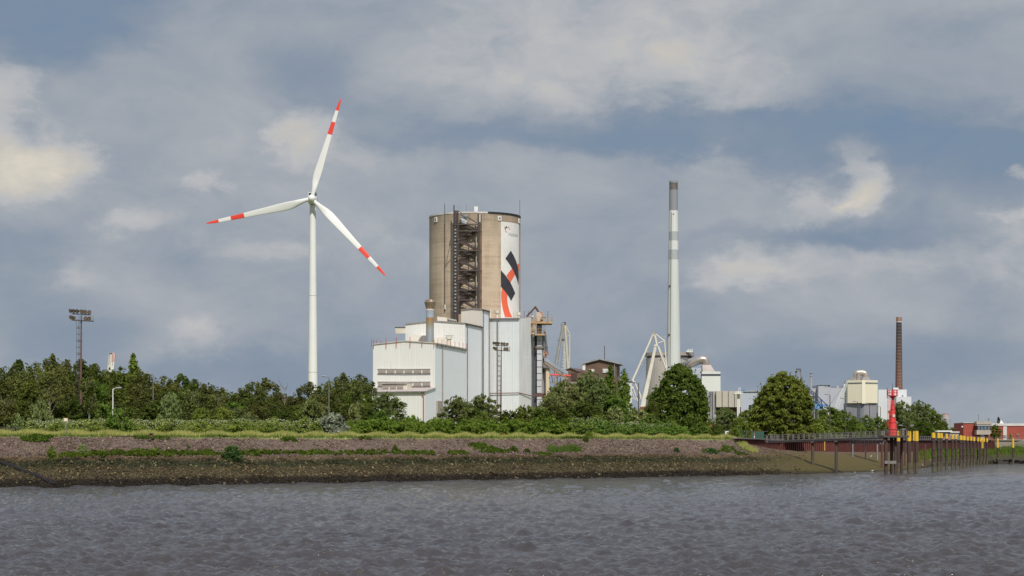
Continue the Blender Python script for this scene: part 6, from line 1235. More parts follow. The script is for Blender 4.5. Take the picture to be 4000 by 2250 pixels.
# ================================================================== red brick harbour office
def build_office():
    z6 = lambda x, y: (3000 + x / 2.229, 1250 + y / 2.229); D = 830.0; gz = 8.4; Q = lambda x, y, d=D: P(*z6(x, y), d)
    rb = brick_mat('red_brick', (.34, .075, .048), (.27, .058, .04), .6); fas = mat('fascia', (.58, .56, .52), (.50, .48, .45), .4); con = mat('cab_concrete', (.42, .37, .30), (.33, .29, .24), .5, stretch=(1, 1, .3))
    t = thing('harbour_office', 'low red brick harbour office with white roof edge and a jutting glazed control room', 'building', (Q(1830, 0).x, D, gz))
    pr = lambda x0, x1, y0, y1, nm, m, d0, d1, T=None: MB().prism([(Q(x0, 0, d0).x, d0), (Q(x1, 0, d0).x, d0), (Q(x1, 0, d0).x, d1), (Q(x0, 0, d0).x, d1)], gz - .5 if y1 is None else ZZ(z6(0, y1)[1], d0), ZZ(z6(0, y0)[1], d0)).build(nm, m, T or t)
    pr(1702, 1945, 897, None, 'left_wing', rb, D, D + 18); pr(1701, 1946, 892, 896.8, 'roof_edge', fas, D - .3, D + 18.3); pr(1945.5, 2420, 922, None, 'right_wing', rb, D + 2, D + 22); pr(1945.4, 2421, 900, 921.8, 'fascia', fas, D + 1.7, D + 22.2)
    pr(1818, 1942, 958, 998, 'cabin_apron', con, D - 4, D - .01); pr(1822, 1938, 920, 957.8, 'cabin_core', M['glass'], D - 3.6, D - .01); pr(1817, 1943, 884, 908, 'cabin_roof', con, D - 4.3, D + 1); pr(1820, 1941, 908.2, 919.8, 'cabin_lintel', fas, D - 4, D - .02)
    for k in range(5): pr(1822 + k * 28.2, 1826 + k * 28.2, 920, 957.9, 'window_post', M['black'], D - 4, D - 3.61)
    for k in range(4): pr(1827 + k * 28.2, 1849 + k * 28.2, 922, 956, 'window', mat('pane_blue%d' % k, (.10, .15, .20), (.16, .2, .24), 1.0, .1), D - 3.75, D - 3.62)
    pr(1860, 1885, 998.2, None, 'cabin_leg', fas, D - 3, D - 1); pr(2048, 2080, 926, None, 'door_panel', fas, D + 1.6, D + 1.95); pr(2050, 2078, 1000, 1018, 'door', M['galv'], D + 1.2, D + 1.58); pr(2163, 2188, 990, 1006, 'window', mat('pane_brown', (.25, .17, .12)), D + 1.7, D + 1.95)
    MB().tube([Q(1691, 922, D - .3), Q(1691, 935, D - .3)], .35, 6).build('wall_lamp', M['white_coat'], t)
    c = Q(2000, 882, D + 6); mb = MB(); mb.tube([c + Vector((0, 0, -2.2)), c + Vector((0, 0, .2))], .3, 8); mb.build('dish_mount', M['dark_steel'], t); mb = MB(); mb.lathe((0, 0, 0), [(.02, 0), (.7, .12), (1.3, .45), (1.7, .9)], 16); mb.v = [(c.x + .9 - v[2] * 1 + .2, c.y - v[1], c.z + .2 + v[0] * .9 + v[2] * .2) for v in mb.v]; mb.build('radar_dish', M['black'], t)
    MB().bar(c + Vector((.6, 0, .3)), c + Vector((2.0, 0, -1.4)), 1.3, 1.2).build('dish_back', M['white_coat'], t)
    for (x, y0, y1) in ((1832, 827, 884), (1918, 862, 882), (2090, 880, 900)): MB().tube([Q(x, y1, D + 3), Q(x, y0, D + 3)], .09, 5).build('mast', M['rail_grey'], t)
    MB().bar(Q(1914, 866, D + 3), Q(1926, 860, D + 3), .35).build('camera', M['dark_steel'], t); MB().bar(Q(1826, 827, D + 3), Q(1838, 827, D + 3), .2).build('mast_arm', M['rail_grey'], t)
    # white kiosk roof behind the railing
    D = 720.0; Q = lambda x, y, d=D: P(*z6(x, y), d); t = thing('kiosk', 'low white-roofed kiosk between the trees and the brick office', 'kiosk', (Q(1540, 0).x, D, gz))
    pr(1456, 1605, 962, 974, 'roof', M['white_coat'], D, D + 8); pr(1500, 1668, 970, 982, 'roof', fas, D + 9, D + 16); pr(1475, 1590, 974.2, None, 'wall', mat('kiosk_wall', (.30, .27, .23), (.2, .18, .16), .6), D + .6, D + 7.6); pr(1530, 1660, 982.2, None, 'wall', mat('kiosk_wall_grey', (.36, .35, .33)), D + 9.4, D + 15.6)
    for k in range(3): pr(1485 + k * 36, 1508 + k * 36, 985, 1010, 'window', M['glass'], D + .3, D + .59)
    t = thing('orange_container', 'small orange container behind the quay railing', 'container', (*XY(3703, 690), gz)); MB().box((XY(3703.5, 690)[0], 690, 8.9), (.9, .9, 1.4)).build('body', mat('container_orange', (.6, .14, .03), (.5, .12, .03), 1), t); MB().box((XY(3703.5, 690)[0], 690, 9.66), (1.0, 1.0, .1)).build('lid', M['signal_red'], t)
build_office()
# ================================================================== masts, lamps, signs, fences
def build_masts():
    z = lambda x, y: (200 + x / 2.787, 1180 + y / 2.787)
    br = mat('mast_brown', (.15, .075, .055), (.115, .06, .05), .4, .7); lampm = mat('lamp_bronze', (.11, .075, .055), (.05, .04, .035), 1.5, .45, .3); face = mat('lamp_face', (.22, .17, .12), (.12, .09, .06), 1, .3)
    D = 335.0; k = D / F / 2.787; c = P(*z(320, 1310), D); gz = G(312, D) - .3; Q = lambda x, y, dd=0: P(*z(x, y), D + dd)
    t = thing('floodlight_mast', 'tall brown floodlight mast with caged ladder on the left, in front of the wood', 'floodlight mast', (c.x, D, gz), 'rusty floodlight masts')
    MB().tube([(c.x, D, gz), (c.x + .05, D, Q(0, 800).z), (c.x + .12, D, Q(0, 145).z)], [15 * k, 11 * k, 7.5 * k], 14).build('pole', br, t)
    for y in (425, 1135): MB().cyl((c.x + .08, D), (12.5 if y > 900 else 10.5) * k, Q(0, y + 5).z, Q(0, y - 5).z, 14).build('pole_joint', M['dark_steel'], t)
    MB().bar(Q(228, 195), Q(460, 208), .9, .15).build('platform', M['dark_steel'], t); MB().bar(Q(228, 128), Q(428, 136), .15, .15).build('crossarm', M['dark_steel'], t)
    mb = MB()
    for dd in (-.45, .45):
        mb.bar(Q(340, 148, dd), Q(458, 152, dd), .05); mb.bar(Q(340, 178, dd), Q(458, 182, dd), .05)
        for x in (380, 405, 430, 457): mb.bar(Q(x, 150, dd), Q(x, 206, dd), .06)
    mb.bar(Q(457, 152, -.45), Q(457, 152, .45), .05); mb.build('platform_rail', M['rail_grey'], t)
    mb = MB(); 
    for x in (298, 308): mb.bar(Q(x, 150, .1), Q(x - 2, 700 if True else 0, .1), .03)
    for q in range(60): y = 200 + q * 22; mb.bar(Q(298, y, .1), Q(308, y, .1), .025)
    for x in (298, 308): mb.bar(Q(x - 2, 700, .1), Q(x - 4, 1500, .1), .03)
    mb.build('ladder', M['dark_steel'], t); mb = MB(); mb.bar(Q(268, 205), Q(278, 260), .05); mb.bar(Q(278, 260), Q(274, 700), .05); mb.bar(Q(274, 700), Q(272, 900), .05)
    for y in (272, 285, 350, 413, 428, 490, 555, 570, 632, 700, 770): mb.bar(Q(275, y), Q(314, y), .09)
    mb.build('ladder_cage', M['dark_steel'], t)
    for (x, y, a) in ((218, 93, -30), (252, 96, -20), (290, 97, -25), (338, 100, -10), (372, 103, 0), (411, 108, 15), (222, 163, -20), (250, 172, -10), (374, 176, 10), (409, 178, 20)):
        c2 = Q(x, y, -.2); ax = Vector((math.sin(R(a * 2.2)) * 1.0, -1, -.28)).normalized(); b0 = c2 - ax * .45
        mb = MB(); mb.tube([c2 - ax * .30, c2 - ax * .22, c2 - ax * .1, c2 + ax * .05, c2 + ax * .22, c2 + ax * .24], [.07, .17, .23, .26, .35, .35], 14); f_ = mb.build('floodlight', lampm, t)
        MB().tube([c2 + ax * .245, c2 + ax * .255], .31, 14).build('lens', face, f_); MB().bar(c2 - ax * .05 - Vector((0, 0, .12)), Q(x + 3, 130 if y < 120 else 203), .05).build('bracket', M['dark_steel'], f_)
    t2 = copy_tree(t); D2 = 470.0; t2.location = (*XY(1956, D2), G(1956, D2) - .3); t2['label'] = 'brown floodlight mast with caged ladder standing before the tall white hall'
    ht = ZZ(1336, D2) - t2.location.z; h0 = Q(0, 80).z - gz; t2.scale = (1.0, 1.0, ht / h0)
    # lamps
    def lamp(px, ytop, d, label, head=-1, pole=M['dark_steel'], r=.075, double=False, hm=mat('lamp_shell', (.30, .31, .31), (.24, .25, .25)), arm=.9, group='street lamps along the quay'):
        gz = G(px, d) - .1; zt = ZZ(ytop, d); x, y = XY(px, d); t = thing('street_lamp', label, 'street lamp', (x, y, gz), group)
        MB().tube([(x, y, gz), (x, y, zt)], [r * 1.5, r], 8).build('pole', pole, t)
        for s in ((-1, 1) if double else (head,)):
            MB().bar((x, y, zt), (x + s * arm * .5, y, zt + .12), .09).build('arm', pole, t)
            hd = MB(); L = .75 * 1.1; hd.tube([(x + s * arm * .35, y, zt + .10), (x + s * (arm * .35 + L * .2), y, zt + .16), (x + s * (arm * .35 + L), y, zt + .22), (x + s * (arm * .35 + L * 1.25), y, zt + .16)], [.07, .13, .14, .06], 8); hd.build('lamp_head', hm, t)
        return t
    lamp(441, 1520, 322, 'short white lamp post with two-part head near the left floodlight mast', 1, M['white_coat'], .075, group=None)
    lamp(598, 1463, 345, 'dark slim lamp post standing before the wood right of the white one', -1, M['rail_grey'], .07, group=None)
    lamp(1285, 1474, 360, 'dark slim lamp post before the trees left of the cement works', -1, M['rail_grey'], .07, group=None); lamp(1194, 1574, 372, 'small lamp half buried in leaves right of the dead tree', 1, M['rail_grey'], .06, group=None)
    lamp(2494, 1497, 440, 'dark lamp post left of the first round linden', -1, M['dark_steel'], .09, group=None)
    lamp(2645, 1690, 455, 'x', -1) if False else None
    names = ['first', 'second', 'third', 'fourth', 'fifth', 'sixth', 'seventh', 'eighth']
    for i, (px, yt, d) in enumerate(((3049, 1512, 500), (3178, 1530, 530), (3242, 1543, 545), (3302, 1558, 580), (3350, 1570, 617), (3397, 1580, 644), (3439, 1589, 682), (3512, 1607, 740))):
        lamp(px, yt, d, names[i] + ' lamp from the left in the receding row of tall quay lamps', -1, M['dark_steel'], .10, arm=1.3)
    t = lamp(3541, 1664, 590, 'low double-armed lamp right of the red beacon', 1, M['dark_steel'], .1, True, arm=3.2, group=None)
    lamp(3629, 1582, 760, 'distant mast with two small lights rising out of the right trees', 1, M['rail_grey'], .12, True, arm=.8, group=None); lamp(1893, 1512 , 640, 'x', -1) if False else None
    # signs and markers
    def sign(px, y0, y1, ys, w, d, label, pm, bm, text=False):
        gz = G(px, d) - .1; a = P(px, y0, d); t = thing('sign', label, 'sign', (a.x, d, gz)); MB().tube([(a.x, d, gz), (a.x, d, ZZ(y0, d))], .06, 6).build('post', pm, t); zc = (ZZ(y0, d) + ZZ(ys, d)) / 2
        b = MB().box((a.x, d - .1, zc), (w, .05, ZZ(y0, d) - ZZ(ys, d))).build('board', bm, t); return t, b, a, zc
    t, b, a, zc = sign(257.5, 1633, 1690, 1647, .62, 303, 'small yellow-edged notice sign on a thin post before the hedge', M['galv'], mat('sign_yellow', (.62, .36, .10)))
    MB().box((a.x, 303 - .14, zc), (.44, .03, .36)).build('notice', M['white_coat'], b); 
    t, b, a, zc = sign(2840, 1684, 1702, 1696, .85, 455, 'white notice board on the green fence', M['galv'], M['white_coat']); MB().box((a.x + .05, 454.84, zc - .02), (.35, .03, .3)).build('notice', M['dark_steel'], b)
    for (px, y0, y1, d, lb) in ((2946.5, 1692, 1718, 472, 'orange and white marker post beside the bank railing'), (1969, 1692, 1709, 376, 'tiny orange marker post in the grass below the second floodlight mast')):
        q = P(px, y0, d); t = thing('marker_post', lb, 'marker post', (q.x, d, G(px, d))); zg = G(px, d); h = q.z - zg; MB().tube([(q.x, d, zg), (q.x, d, zg + h * .72)], .09, 8).build('post', M['white_coat'], t); MB().tube([(q.x, d, zg + h * .72), (q.x, d, q.z)], .1, 8).build('orange_tip', mat('tip_orange', (.6, .13, .05)), t)
    # fences
    def fence(name, label, xa, xb, yt, d, m, posts, solid=False):
        a, b = P(xa, yt, d), P(xb, yt, d); ga = G(xa, d); t = thing(name, label, 'fence', (a.x, d, ga)); mp = MB()
        for k in range(posts + 1): q = a.lerp(b, k / posts); MB().bar((q.x, d, ga - .2), (q.x, d, q.z), .08).build('post', m, t)
        mb = MB(); 
        if solid: mb.prism([(a.x, d + .02), (b.x, d + .02), (b.x, d + .06), (a.x, d + .06)], ga, a.z - .02)
        else:
            for q in (0, .5, .97): mb.bar((a.x, d, a.z + (ga + .1 - a.z) * q), (b.x, d, b.z + (ga + .1 - b.z) * q), .06)
            n = int((b.x - a.x) / .22)
            for k in range(n): x = a.x + (b.x - a.x) * k / n; mb.bar((x, d + .05, ga + .1), (x, d + .05, a.z), .025)
        mb.build('panel', m, t); return t
    gm = mat('fence_green', (.02, .085, .06), (.018, .07, .05), 1)
    fence('mesh_fence', 'dark green mesh fence between the two round lindens', 2793, 2915, 1683, 466, gm, 6); fence('screen_fence', 'dense dark green screen fence under the second linden', 2936, 2984, 1684, 474, gm, 4, True); fence('mesh_fence', 'dark mesh fence at the foot of the wood, far left', -60, 85, 1668, 312, M['dark_steel'], 8)
    # concrete block and wooden edge pieces on the bank top
    q = P(2739, 1708, 438); t = thing('concrete_block', 'low flat concrete slab on the bank edge below the fence', 'slab', (q.x, 438, G(2739, 438))); MB().box((q.x, 432, G(2739, 432) + .2), (2.25, 1, .55)).build('slab', M['cream'], t); MB().box((q.x, 432, G(2739, 432) + .5), (2.35, 1.1, .08)).build('cover', M['rail_grey'], t)
    a, b = P(462, 0, 309), P(735, 0, 319); ga, gb = G(462, 308), G(735, 318); t = thing('quay_edge_beam', 'dark edge beam with a rusty bollard along the bank top on the left', 'quay edge', (a.x, a.y, ga)); MB().bar((a.x, 308, ga + .15), (b.x, 318, gb + .15), .3, .28).build('beam', M['dark_steel'], t)
    x, y = XY(591, 312); mb = MB(); mb.lathe((x, y, G(591, 312)), [(.32, .1), (.22, .2), (.2, .45), (.38, .55), (.38, .65), (.01, .7)], 14); mb.build('bollard', M['rust_brown'], t)
    # rail ladder on the slope, far left
    t = thing('slipway_ladder', 'dark narrow ladder track running down the wet stones at far left', 'ladder', (*XY(60, 280), 2)); mb = MB(); pp = []
    for i in range(13):
        f = i / 12; px = -25 + 240 * f; r = rows(px); d = r[2][0] + 13.0 * (1 - f) ** 1.0 + .5 * f; pp.append(Vector((*XY(px, d), G(px, d) + .28)))
    for s in (-.32, .32):
        for a, b in zip(pp[:-1], pp[1:]): n = (b - a).cross(Vector((0, 0, 1))).normalized(); mb.bar(a + n * s, b + n * s, .13, .15)
    mb.build('side_rails', M['black'], t); mb = MB()
    for a, b in zip(pp[:-1], pp[1:]):
        n = (b - a).cross(Vector((0, 0, 1))).normalized(); k_ = max(2, int((b - a).length / .42))
        for q in range(k_): c_ = a.lerp(b, q / k_); mb.bar(c_ - n * .32, c_ + n * .32, .1, .06)
    mb.build('rungs', M['dark_steel'], t)
    t = thing('buried_iron', 'piece of dark scrap iron lying on the gravel slope', 'scrap iron', (*XY(2575, 395), 5.6)); x, y = XY(2575, 396); MB().box((x, y, G(2575, 396) + .15), (.5, .3, .35), .3).build('plate', M['rust_brown'], t); MB().box((x + .2, y, G(2575, 396) + .3), (.25, .2, .3), .5).build('hook', M['rust_brown'], t)
    # gulls on the mud
    gl = None
    for i, (px, py, d) in enumerate(((3406, 1833, 462), (3603, 1816, 570), (3608, 1815, 572), (3635, 1813, 620), (3338, 1841, 448), (3401, 1784, 515))):
        d = None or d; g = G(px, d)
        if gl is None:
            gl = thing('gull', 'x', 'bird', (0, 0, 0), 'gulls on the mud'); mb = MB(); 
            mb.tube([(-.28, 0, .17), (-.18, 0, .19), (-.02, 0, .2), (.12, 0, .22), (.19, 0, .27), (.22, 0, .32)], [.01, .045, .085, .075, .045, .035], 10); mb.tube([(.22, 0, .30), (.23, 0, .345), (.27, 0, .345), (.30, 0, .335)], [.035, .045, .035, .012], 10); mb.build('body', M['white_coat'], gl)
            mb = MB(); [mb.tube([(.02, s, .14), (.03, s, 0)], .008, 5) for s in (-.03, .03)]; mb.build('legs', M['orange_rust'], gl); mb = MB(); [mb.tube([(.08, s, .24), (-.1, s, .235), (-.32, s * .5, .19)], [.03, .04, .01], 6) for s in (-.065, .065)]; mb.build('wings', M['galv'], gl)
            o = gl
        else: o = copy_tree(gl)
        o.location = (*XY(px, d), g); o.scale = (1.3, 1.3, 1.3); o.rotation_euler = (0, 0, i * 1.3); o['label'] = ['white gull at the waterline left of the beacon piles', 'left of two white gulls on the wet mud between the pile groups', 'right of two white gulls on the wet mud between the pile groups', 'white gull on the mud before the long pile row', 'white gull at the water just right of the second bridge pile', 'white gull higher up on the mud flat left of the beacon'][i]
build_masts()
# ================================================================== vegetation
LM = {
 'dark': leafmat('leaf_dark', (.052, .078, .016), (.160, .195, .042), var=.6),
 'birch': leafmat('leaf_birch', (.070, .085, .022), (.195, .205, .058), var=.5),
 'mid': leafmat('leaf_mid', (.068, .115, .018), (.195, .255, .048), var=.5),
 'linden': leafmat('leaf_linden', (.045, .078, .013), (.135, .185, .036), .3, .15),
 'linden2': leafmat('leaf_linden_light', (.070, .105, .016), (.200, .240, .048), .3, .15),
 'light': leafmat('leaf_light', (.090, .14, .022), (.245, .30, .06)),
 'bright': leafmat('leaf_bright', (.095, .155, .020), (.25, .32, .055)),
 'pale': leafmat('leaf_pale', (.12, .16, .042), (.34, .38, .15)),
 'silver': leafmat('leaf_silver', (.20, .23, .15), (.42, .45, .32)),
 'willow': leafmat('leaf_willow', (.095, .125, .034), (.25, .275, .10)),
 'blue': leafmat('leaf_bluegreen', (.055, .10, .03), (.13, .20, .06)),
 'straw': leafmat('leaf_straw', (.26, .25, .07), (.50, .45, .17), .3),
 'grassgreen': leafmat('leaf_grassgreen', (.08, .14, .025), (.17, .24, .05), .3),
 'moss': leafmat('leaf_moss', (.045, .085, .010), (.12, .175, .028), .3),
 'flower': leafmat('flower_white', (.30, .33, .19), (.46, .48, .32), .2, .1),
}
BK = mat('bark', (.075, .058, .042), (.045, .035, .028), 1.2, .95, stretch=(1, 1, .3)); BKP = mat('birch_bark', (.27, .235, .18), (.13, .105, .08), 1.0, .9, stretch=(1, 1, .5), contrast=(.5, .62))
def quads(cen, nor, size, rs, asp=1.6, upr=None):
    n = len(cen); nor = nor / (np.linalg.norm(nor, axis=1, keepdims=True) + 1e-9)
    r = rs.randn(n, 3) if upr is None else upr + rs.randn(n, 3) * .35
    t = np.cross(nor, r); t /= (np.linalg.norm(t, axis=1, keepdims=True) + 1e-9); b = np.cross(nor, t)
    s = (size * (.6 + .8 * rs.rand(n)))[:, None] / 2; t = t * s; b = b * s * asp
    V = np.stack([cen - b, cen + t * .9 - b * .1, cen + b, cen - t * .9 + b * .05], 1).reshape(-1, 3)
    return V, np.arange(4 * n).reshape(n, 4)
def clumps(C_, Rr, n_each, leaf, rs, flat=.75, nrand=.75, up=.25, asp=1.6, hang=0.0):
    n = len(C_); tot = n * n_each; idx = np.repeat(np.arange(n), n_each)
    d = rs.randn(tot, 3); d[:, 2] += up; d /= np.linalg.norm(d, axis=1, keepdims=True)
    rad = Rr[idx] * (.55 + .5 * rs.rand(tot))
    cen = C_[idx] + d * rad[:, None] * np.array([1, 1, flat]); 
    if hang: cen[:, 2] -= hang * rs.rand(tot) ** 2 * Rr[idx]
    return quads(cen, d + rs.randn(tot, 3) * nrand, np.full(tot, leaf), rs, asp)
def env(shape, t):
    if shape == 'round': return np.sqrt(np.clip(1 - (2 * t - 1) ** 2, 0, 1)) ** .8
    if shape == 'dome': return np.where(t < .22, .86 + .14 * np.sin(t / .22 * np.pi / 2), np.clip(1 - (np.clip(t - .22, 0, 1) / .78) ** 2.2, 0, 1) ** .62)
    if shape == 'oval': return np.clip(1 - np.abs(2 * np.clip(t, 0, 1) - .92) ** 2.4, 0, 1) ** .55
    if shape == 'column': return (np.clip(np.sin(np.pi * t ** .8), 0, 1) ** .55) * .9
    if shape == 'spread': return np.clip(1 - t ** 2.6, 0, 1) ** .5
    return np.ones_like(t)
def make_tree(name, H, W, cb, shape, ncl, each, leaf, mk, seed, clr=.9, bark=BK, flat=.75, up=.25, hang=0.0, trunk_r=.18, asp=1.6, limbs=6, nrand=.75, lean=0.0, irregular=.25, tipleaf=0):
    rs = np.random.RandomState(seed); t = thing(name, name, 'tree', (0, 0, 0)); ch = H * (1 - cb)
    n = ncl; tt = rs.rand(n * 3); keep = rs.rand(n * 3) < env(shape, tt) ** 1.2 + .15; tt = tt[keep][:n]; n = len(tt)
    a = rs.rand(n) * 2 * np.pi; lob = 1 + irregular * np.sin(3 * a + 5 * tt + seed) * .6 + irregular * rs.randn(n) * .4
    r = env(shape, tt) * W / 2 * ((.66 + .34 * rs.rand(n)) if shape == 'dome' else (.35 + .65 * rs.rand(n) ** .45)) * lob
    r = np.maximum(r - clr * .55, 0)
    Cn = np.stack([np.cos(a) * r + lean * tt * ch, np.sin(a) * r, H * cb + tt * (ch - clr * .5)], 1); Rr = clr * (.6 + .7 * rs.rand(n)) * (1 - .35 * tt)
    V, Fq = clumps(Cn, Rr, each, leaf, rs, flat, nrand, up, asp, hang)
    if tipleaf:
        m = tipleaf; ti = rs.rand(m) * .98; ai = rs.rand(m) * 2 * np.pi; ri = env(shape, ti) * W / 2 * (.85 + .25 * rs.rand(m)); cc = np.stack([np.cos(ai) * ri + lean * ti * ch, np.sin(ai) * ri, H * cb + ti * ch], 1)
        V2, F2 = quads(cc, rs.randn(m, 3), np.full(m, leaf), rs, asp); Fq = np.concatenate([Fq, F2 + len(V)]); V = np.concatenate([V, V2])
    cr = fast_mesh('crown', V, Fq, LM[mk], t)
    mb = MB(); hh = H * (cb + (1 - cb) * .8); p = [Vector((0, 0, -.4)), Vector((.1, 0, hh * .35)), Vector((-.1 + lean * .3 * ch, .1, hh * .7)), Vector((lean * .7 * ch, 0, hh))]
    mb.tube(p, [trunk_r * 1.25, trunk_r * .9, trunk_r * .6, trunk_r * .2], 8)
    for i in range(limbs):
        f = .25 + .6 * i / max(1, limbs); z0 = hh * max(f, cb * .9); an = i * 2.4 + seed; L = float(env(shape, np.array([max(0, min(1, (z0 / H - cb) / (1 - cb) + .2))]))[0]) * W / 2 * .85
        q = Vector((lean * f * ch * .5, 0, z0)); e = q + Vector((math.cos(an) * L, math.sin(an) * L, L * .9 + .6)); m_ = q.lerp(e, .5) + Vector((0, 0, L * .1)); mb.tube([q, m_, e], [trunk_r * .5, trunk_r * .32, trunk_r * .1], 6)
    mb.build('trunk', bark, t)
    t['H'] = H; t['W'] = W
    return t
PROTO = {}
def proto(key, **k):
    PROTO[key] = dict(k); PROTO[key]['obj'] = None; PROTO[key]['H'] = k['H']; PROTO[key]['W'] = k['W']
for s in range(3): proto('dark%d' % s, name='broadleaf_tree', H=13, W=7, cb=.10, shape='oval', ncl=170, each=50, leaf=.29, mk='dark', seed=10 + s, clr=.8, irregular=.4, hang=.4, tipleaf=350)
for s in range(4): proto('birch%d' % s, name='birch_tree', H=14, W=6, cb=.14, shape='oval', ncl=130, each=48, leaf=.24, mk='birch', seed=20 + s, clr=.62, flat=1.5, hang=1.0, bark=BKP, trunk_r=.15, limbs=9, irregular=.6, tipleaf=450)
for s in range(2): proto('mid%d' % s, name='broadleaf_tree', H=11, W=8, cb=.05, shape='oval', ncl=190, each=50, leaf=.29, mk='mid', seed=30 + s, clr=.8, irregular=.35, tipleaf=300)
for s in range(2): proto('willow%d' % s, name='willow_tree', H=12, W=8, cb=.04, shape='oval', ncl=190, each=52, leaf=.27, mk='willow', seed=40 + s, clr=.75, asp=2.6, flat=.9, irregular=.5, tipleaf=900, lean=.08, nrand=.6)
for s in range(2): proto('poplar%d' % s, name='poplar_tree', H=12, W=3.4, cb=.05, shape='column', ncl=80, each=44, leaf=.32, mk='mid', seed=50 + s, clr=.65, flat=1.3, irregular=.5, tipleaf=300)
proto('linden0', name='linden_tree', H=17.4, W=14.2, cb=.045, shape='dome', ncl=620, each=80, leaf=.34, mk='linden', seed=61, clr=1.15, flat=.62, up=.6, hang=.35, irregular=.10, trunk_r=.4, nrand=.5, tipleaf=300)
proto('linden1', name='linden_tree', H=16.0, W=15.5, cb=.04, shape='dome', ncl=680, each=80, leaf=.34, mk='linden2', seed=63, clr=1.1, flat=.62, up=.6, hang=.35, irregular=.08, trunk_r=.4, nrand=.5, tipleaf=300)
for mk in ('light', 'pale', 'bright', 'silver', 'blue', 'mid', 'willow', 'dark', 'moss'):
    proto('bush_' + mk, name='shrub', H=4, W=4.4, cb=.0, shape='spread', ncl=70, each=44, leaf=.24, mk=mk, seed=70 + len(mk), clr=.6, irregular=.3, trunk_r=.06, limbs=5, tipleaf=250, asp=(2.6 if mk in ('silver', 'blue') else 1.6))
def plant(key, px, top, d, wpx, label, cat='tree', group=None, name=None, rot=None, sink=.15):
    p = PROTO[key]; args = {k: v for k, v in p.items() if k not in ('obj',)}
    if p['obj'] is None: p['obj'] = make_tree(**args); t = p['obj']
    else: t = copy_tree(p['obj'])
    gz = G(px, d); H = ZZ(top, d) - gz + sink; W = wpx / F * d; k = p['name']
    t.location = (*XY(px, d), gz - sink); t.scale = (W / p['W'], W / p['W'], H / p['H']); rs_ = random.Random(int(px * 7 + top)); t.rotation_euler = (0, 0, rs_.random() * 6.28 if rot is None else rot)
    if name: t.name = name
    t['label'] = label; t['category'] = cat
    if group: t['group'] = group
    elif 'group' in t: del t['group']
    for q in ('H', 'W'):
        if q in t: del t[q]
    return t
ORD = ['first', 'second', 'third', 'fourth', 'fifth', 'sixth', 'seventh', 'eighth', 'ninth', 'tenth', 'eleventh', 'twelfth', 'thirteenth', 'fourteenth', 'fifteenth', 'sixteenth', 'seventeenth', 'eighteenth', 'nineteenth', 'twentieth', 'twenty-first', 'twenty-second', 'twenty-third', 'twenty-fourth', 'twenty-fifth', 'twenty-sixth']
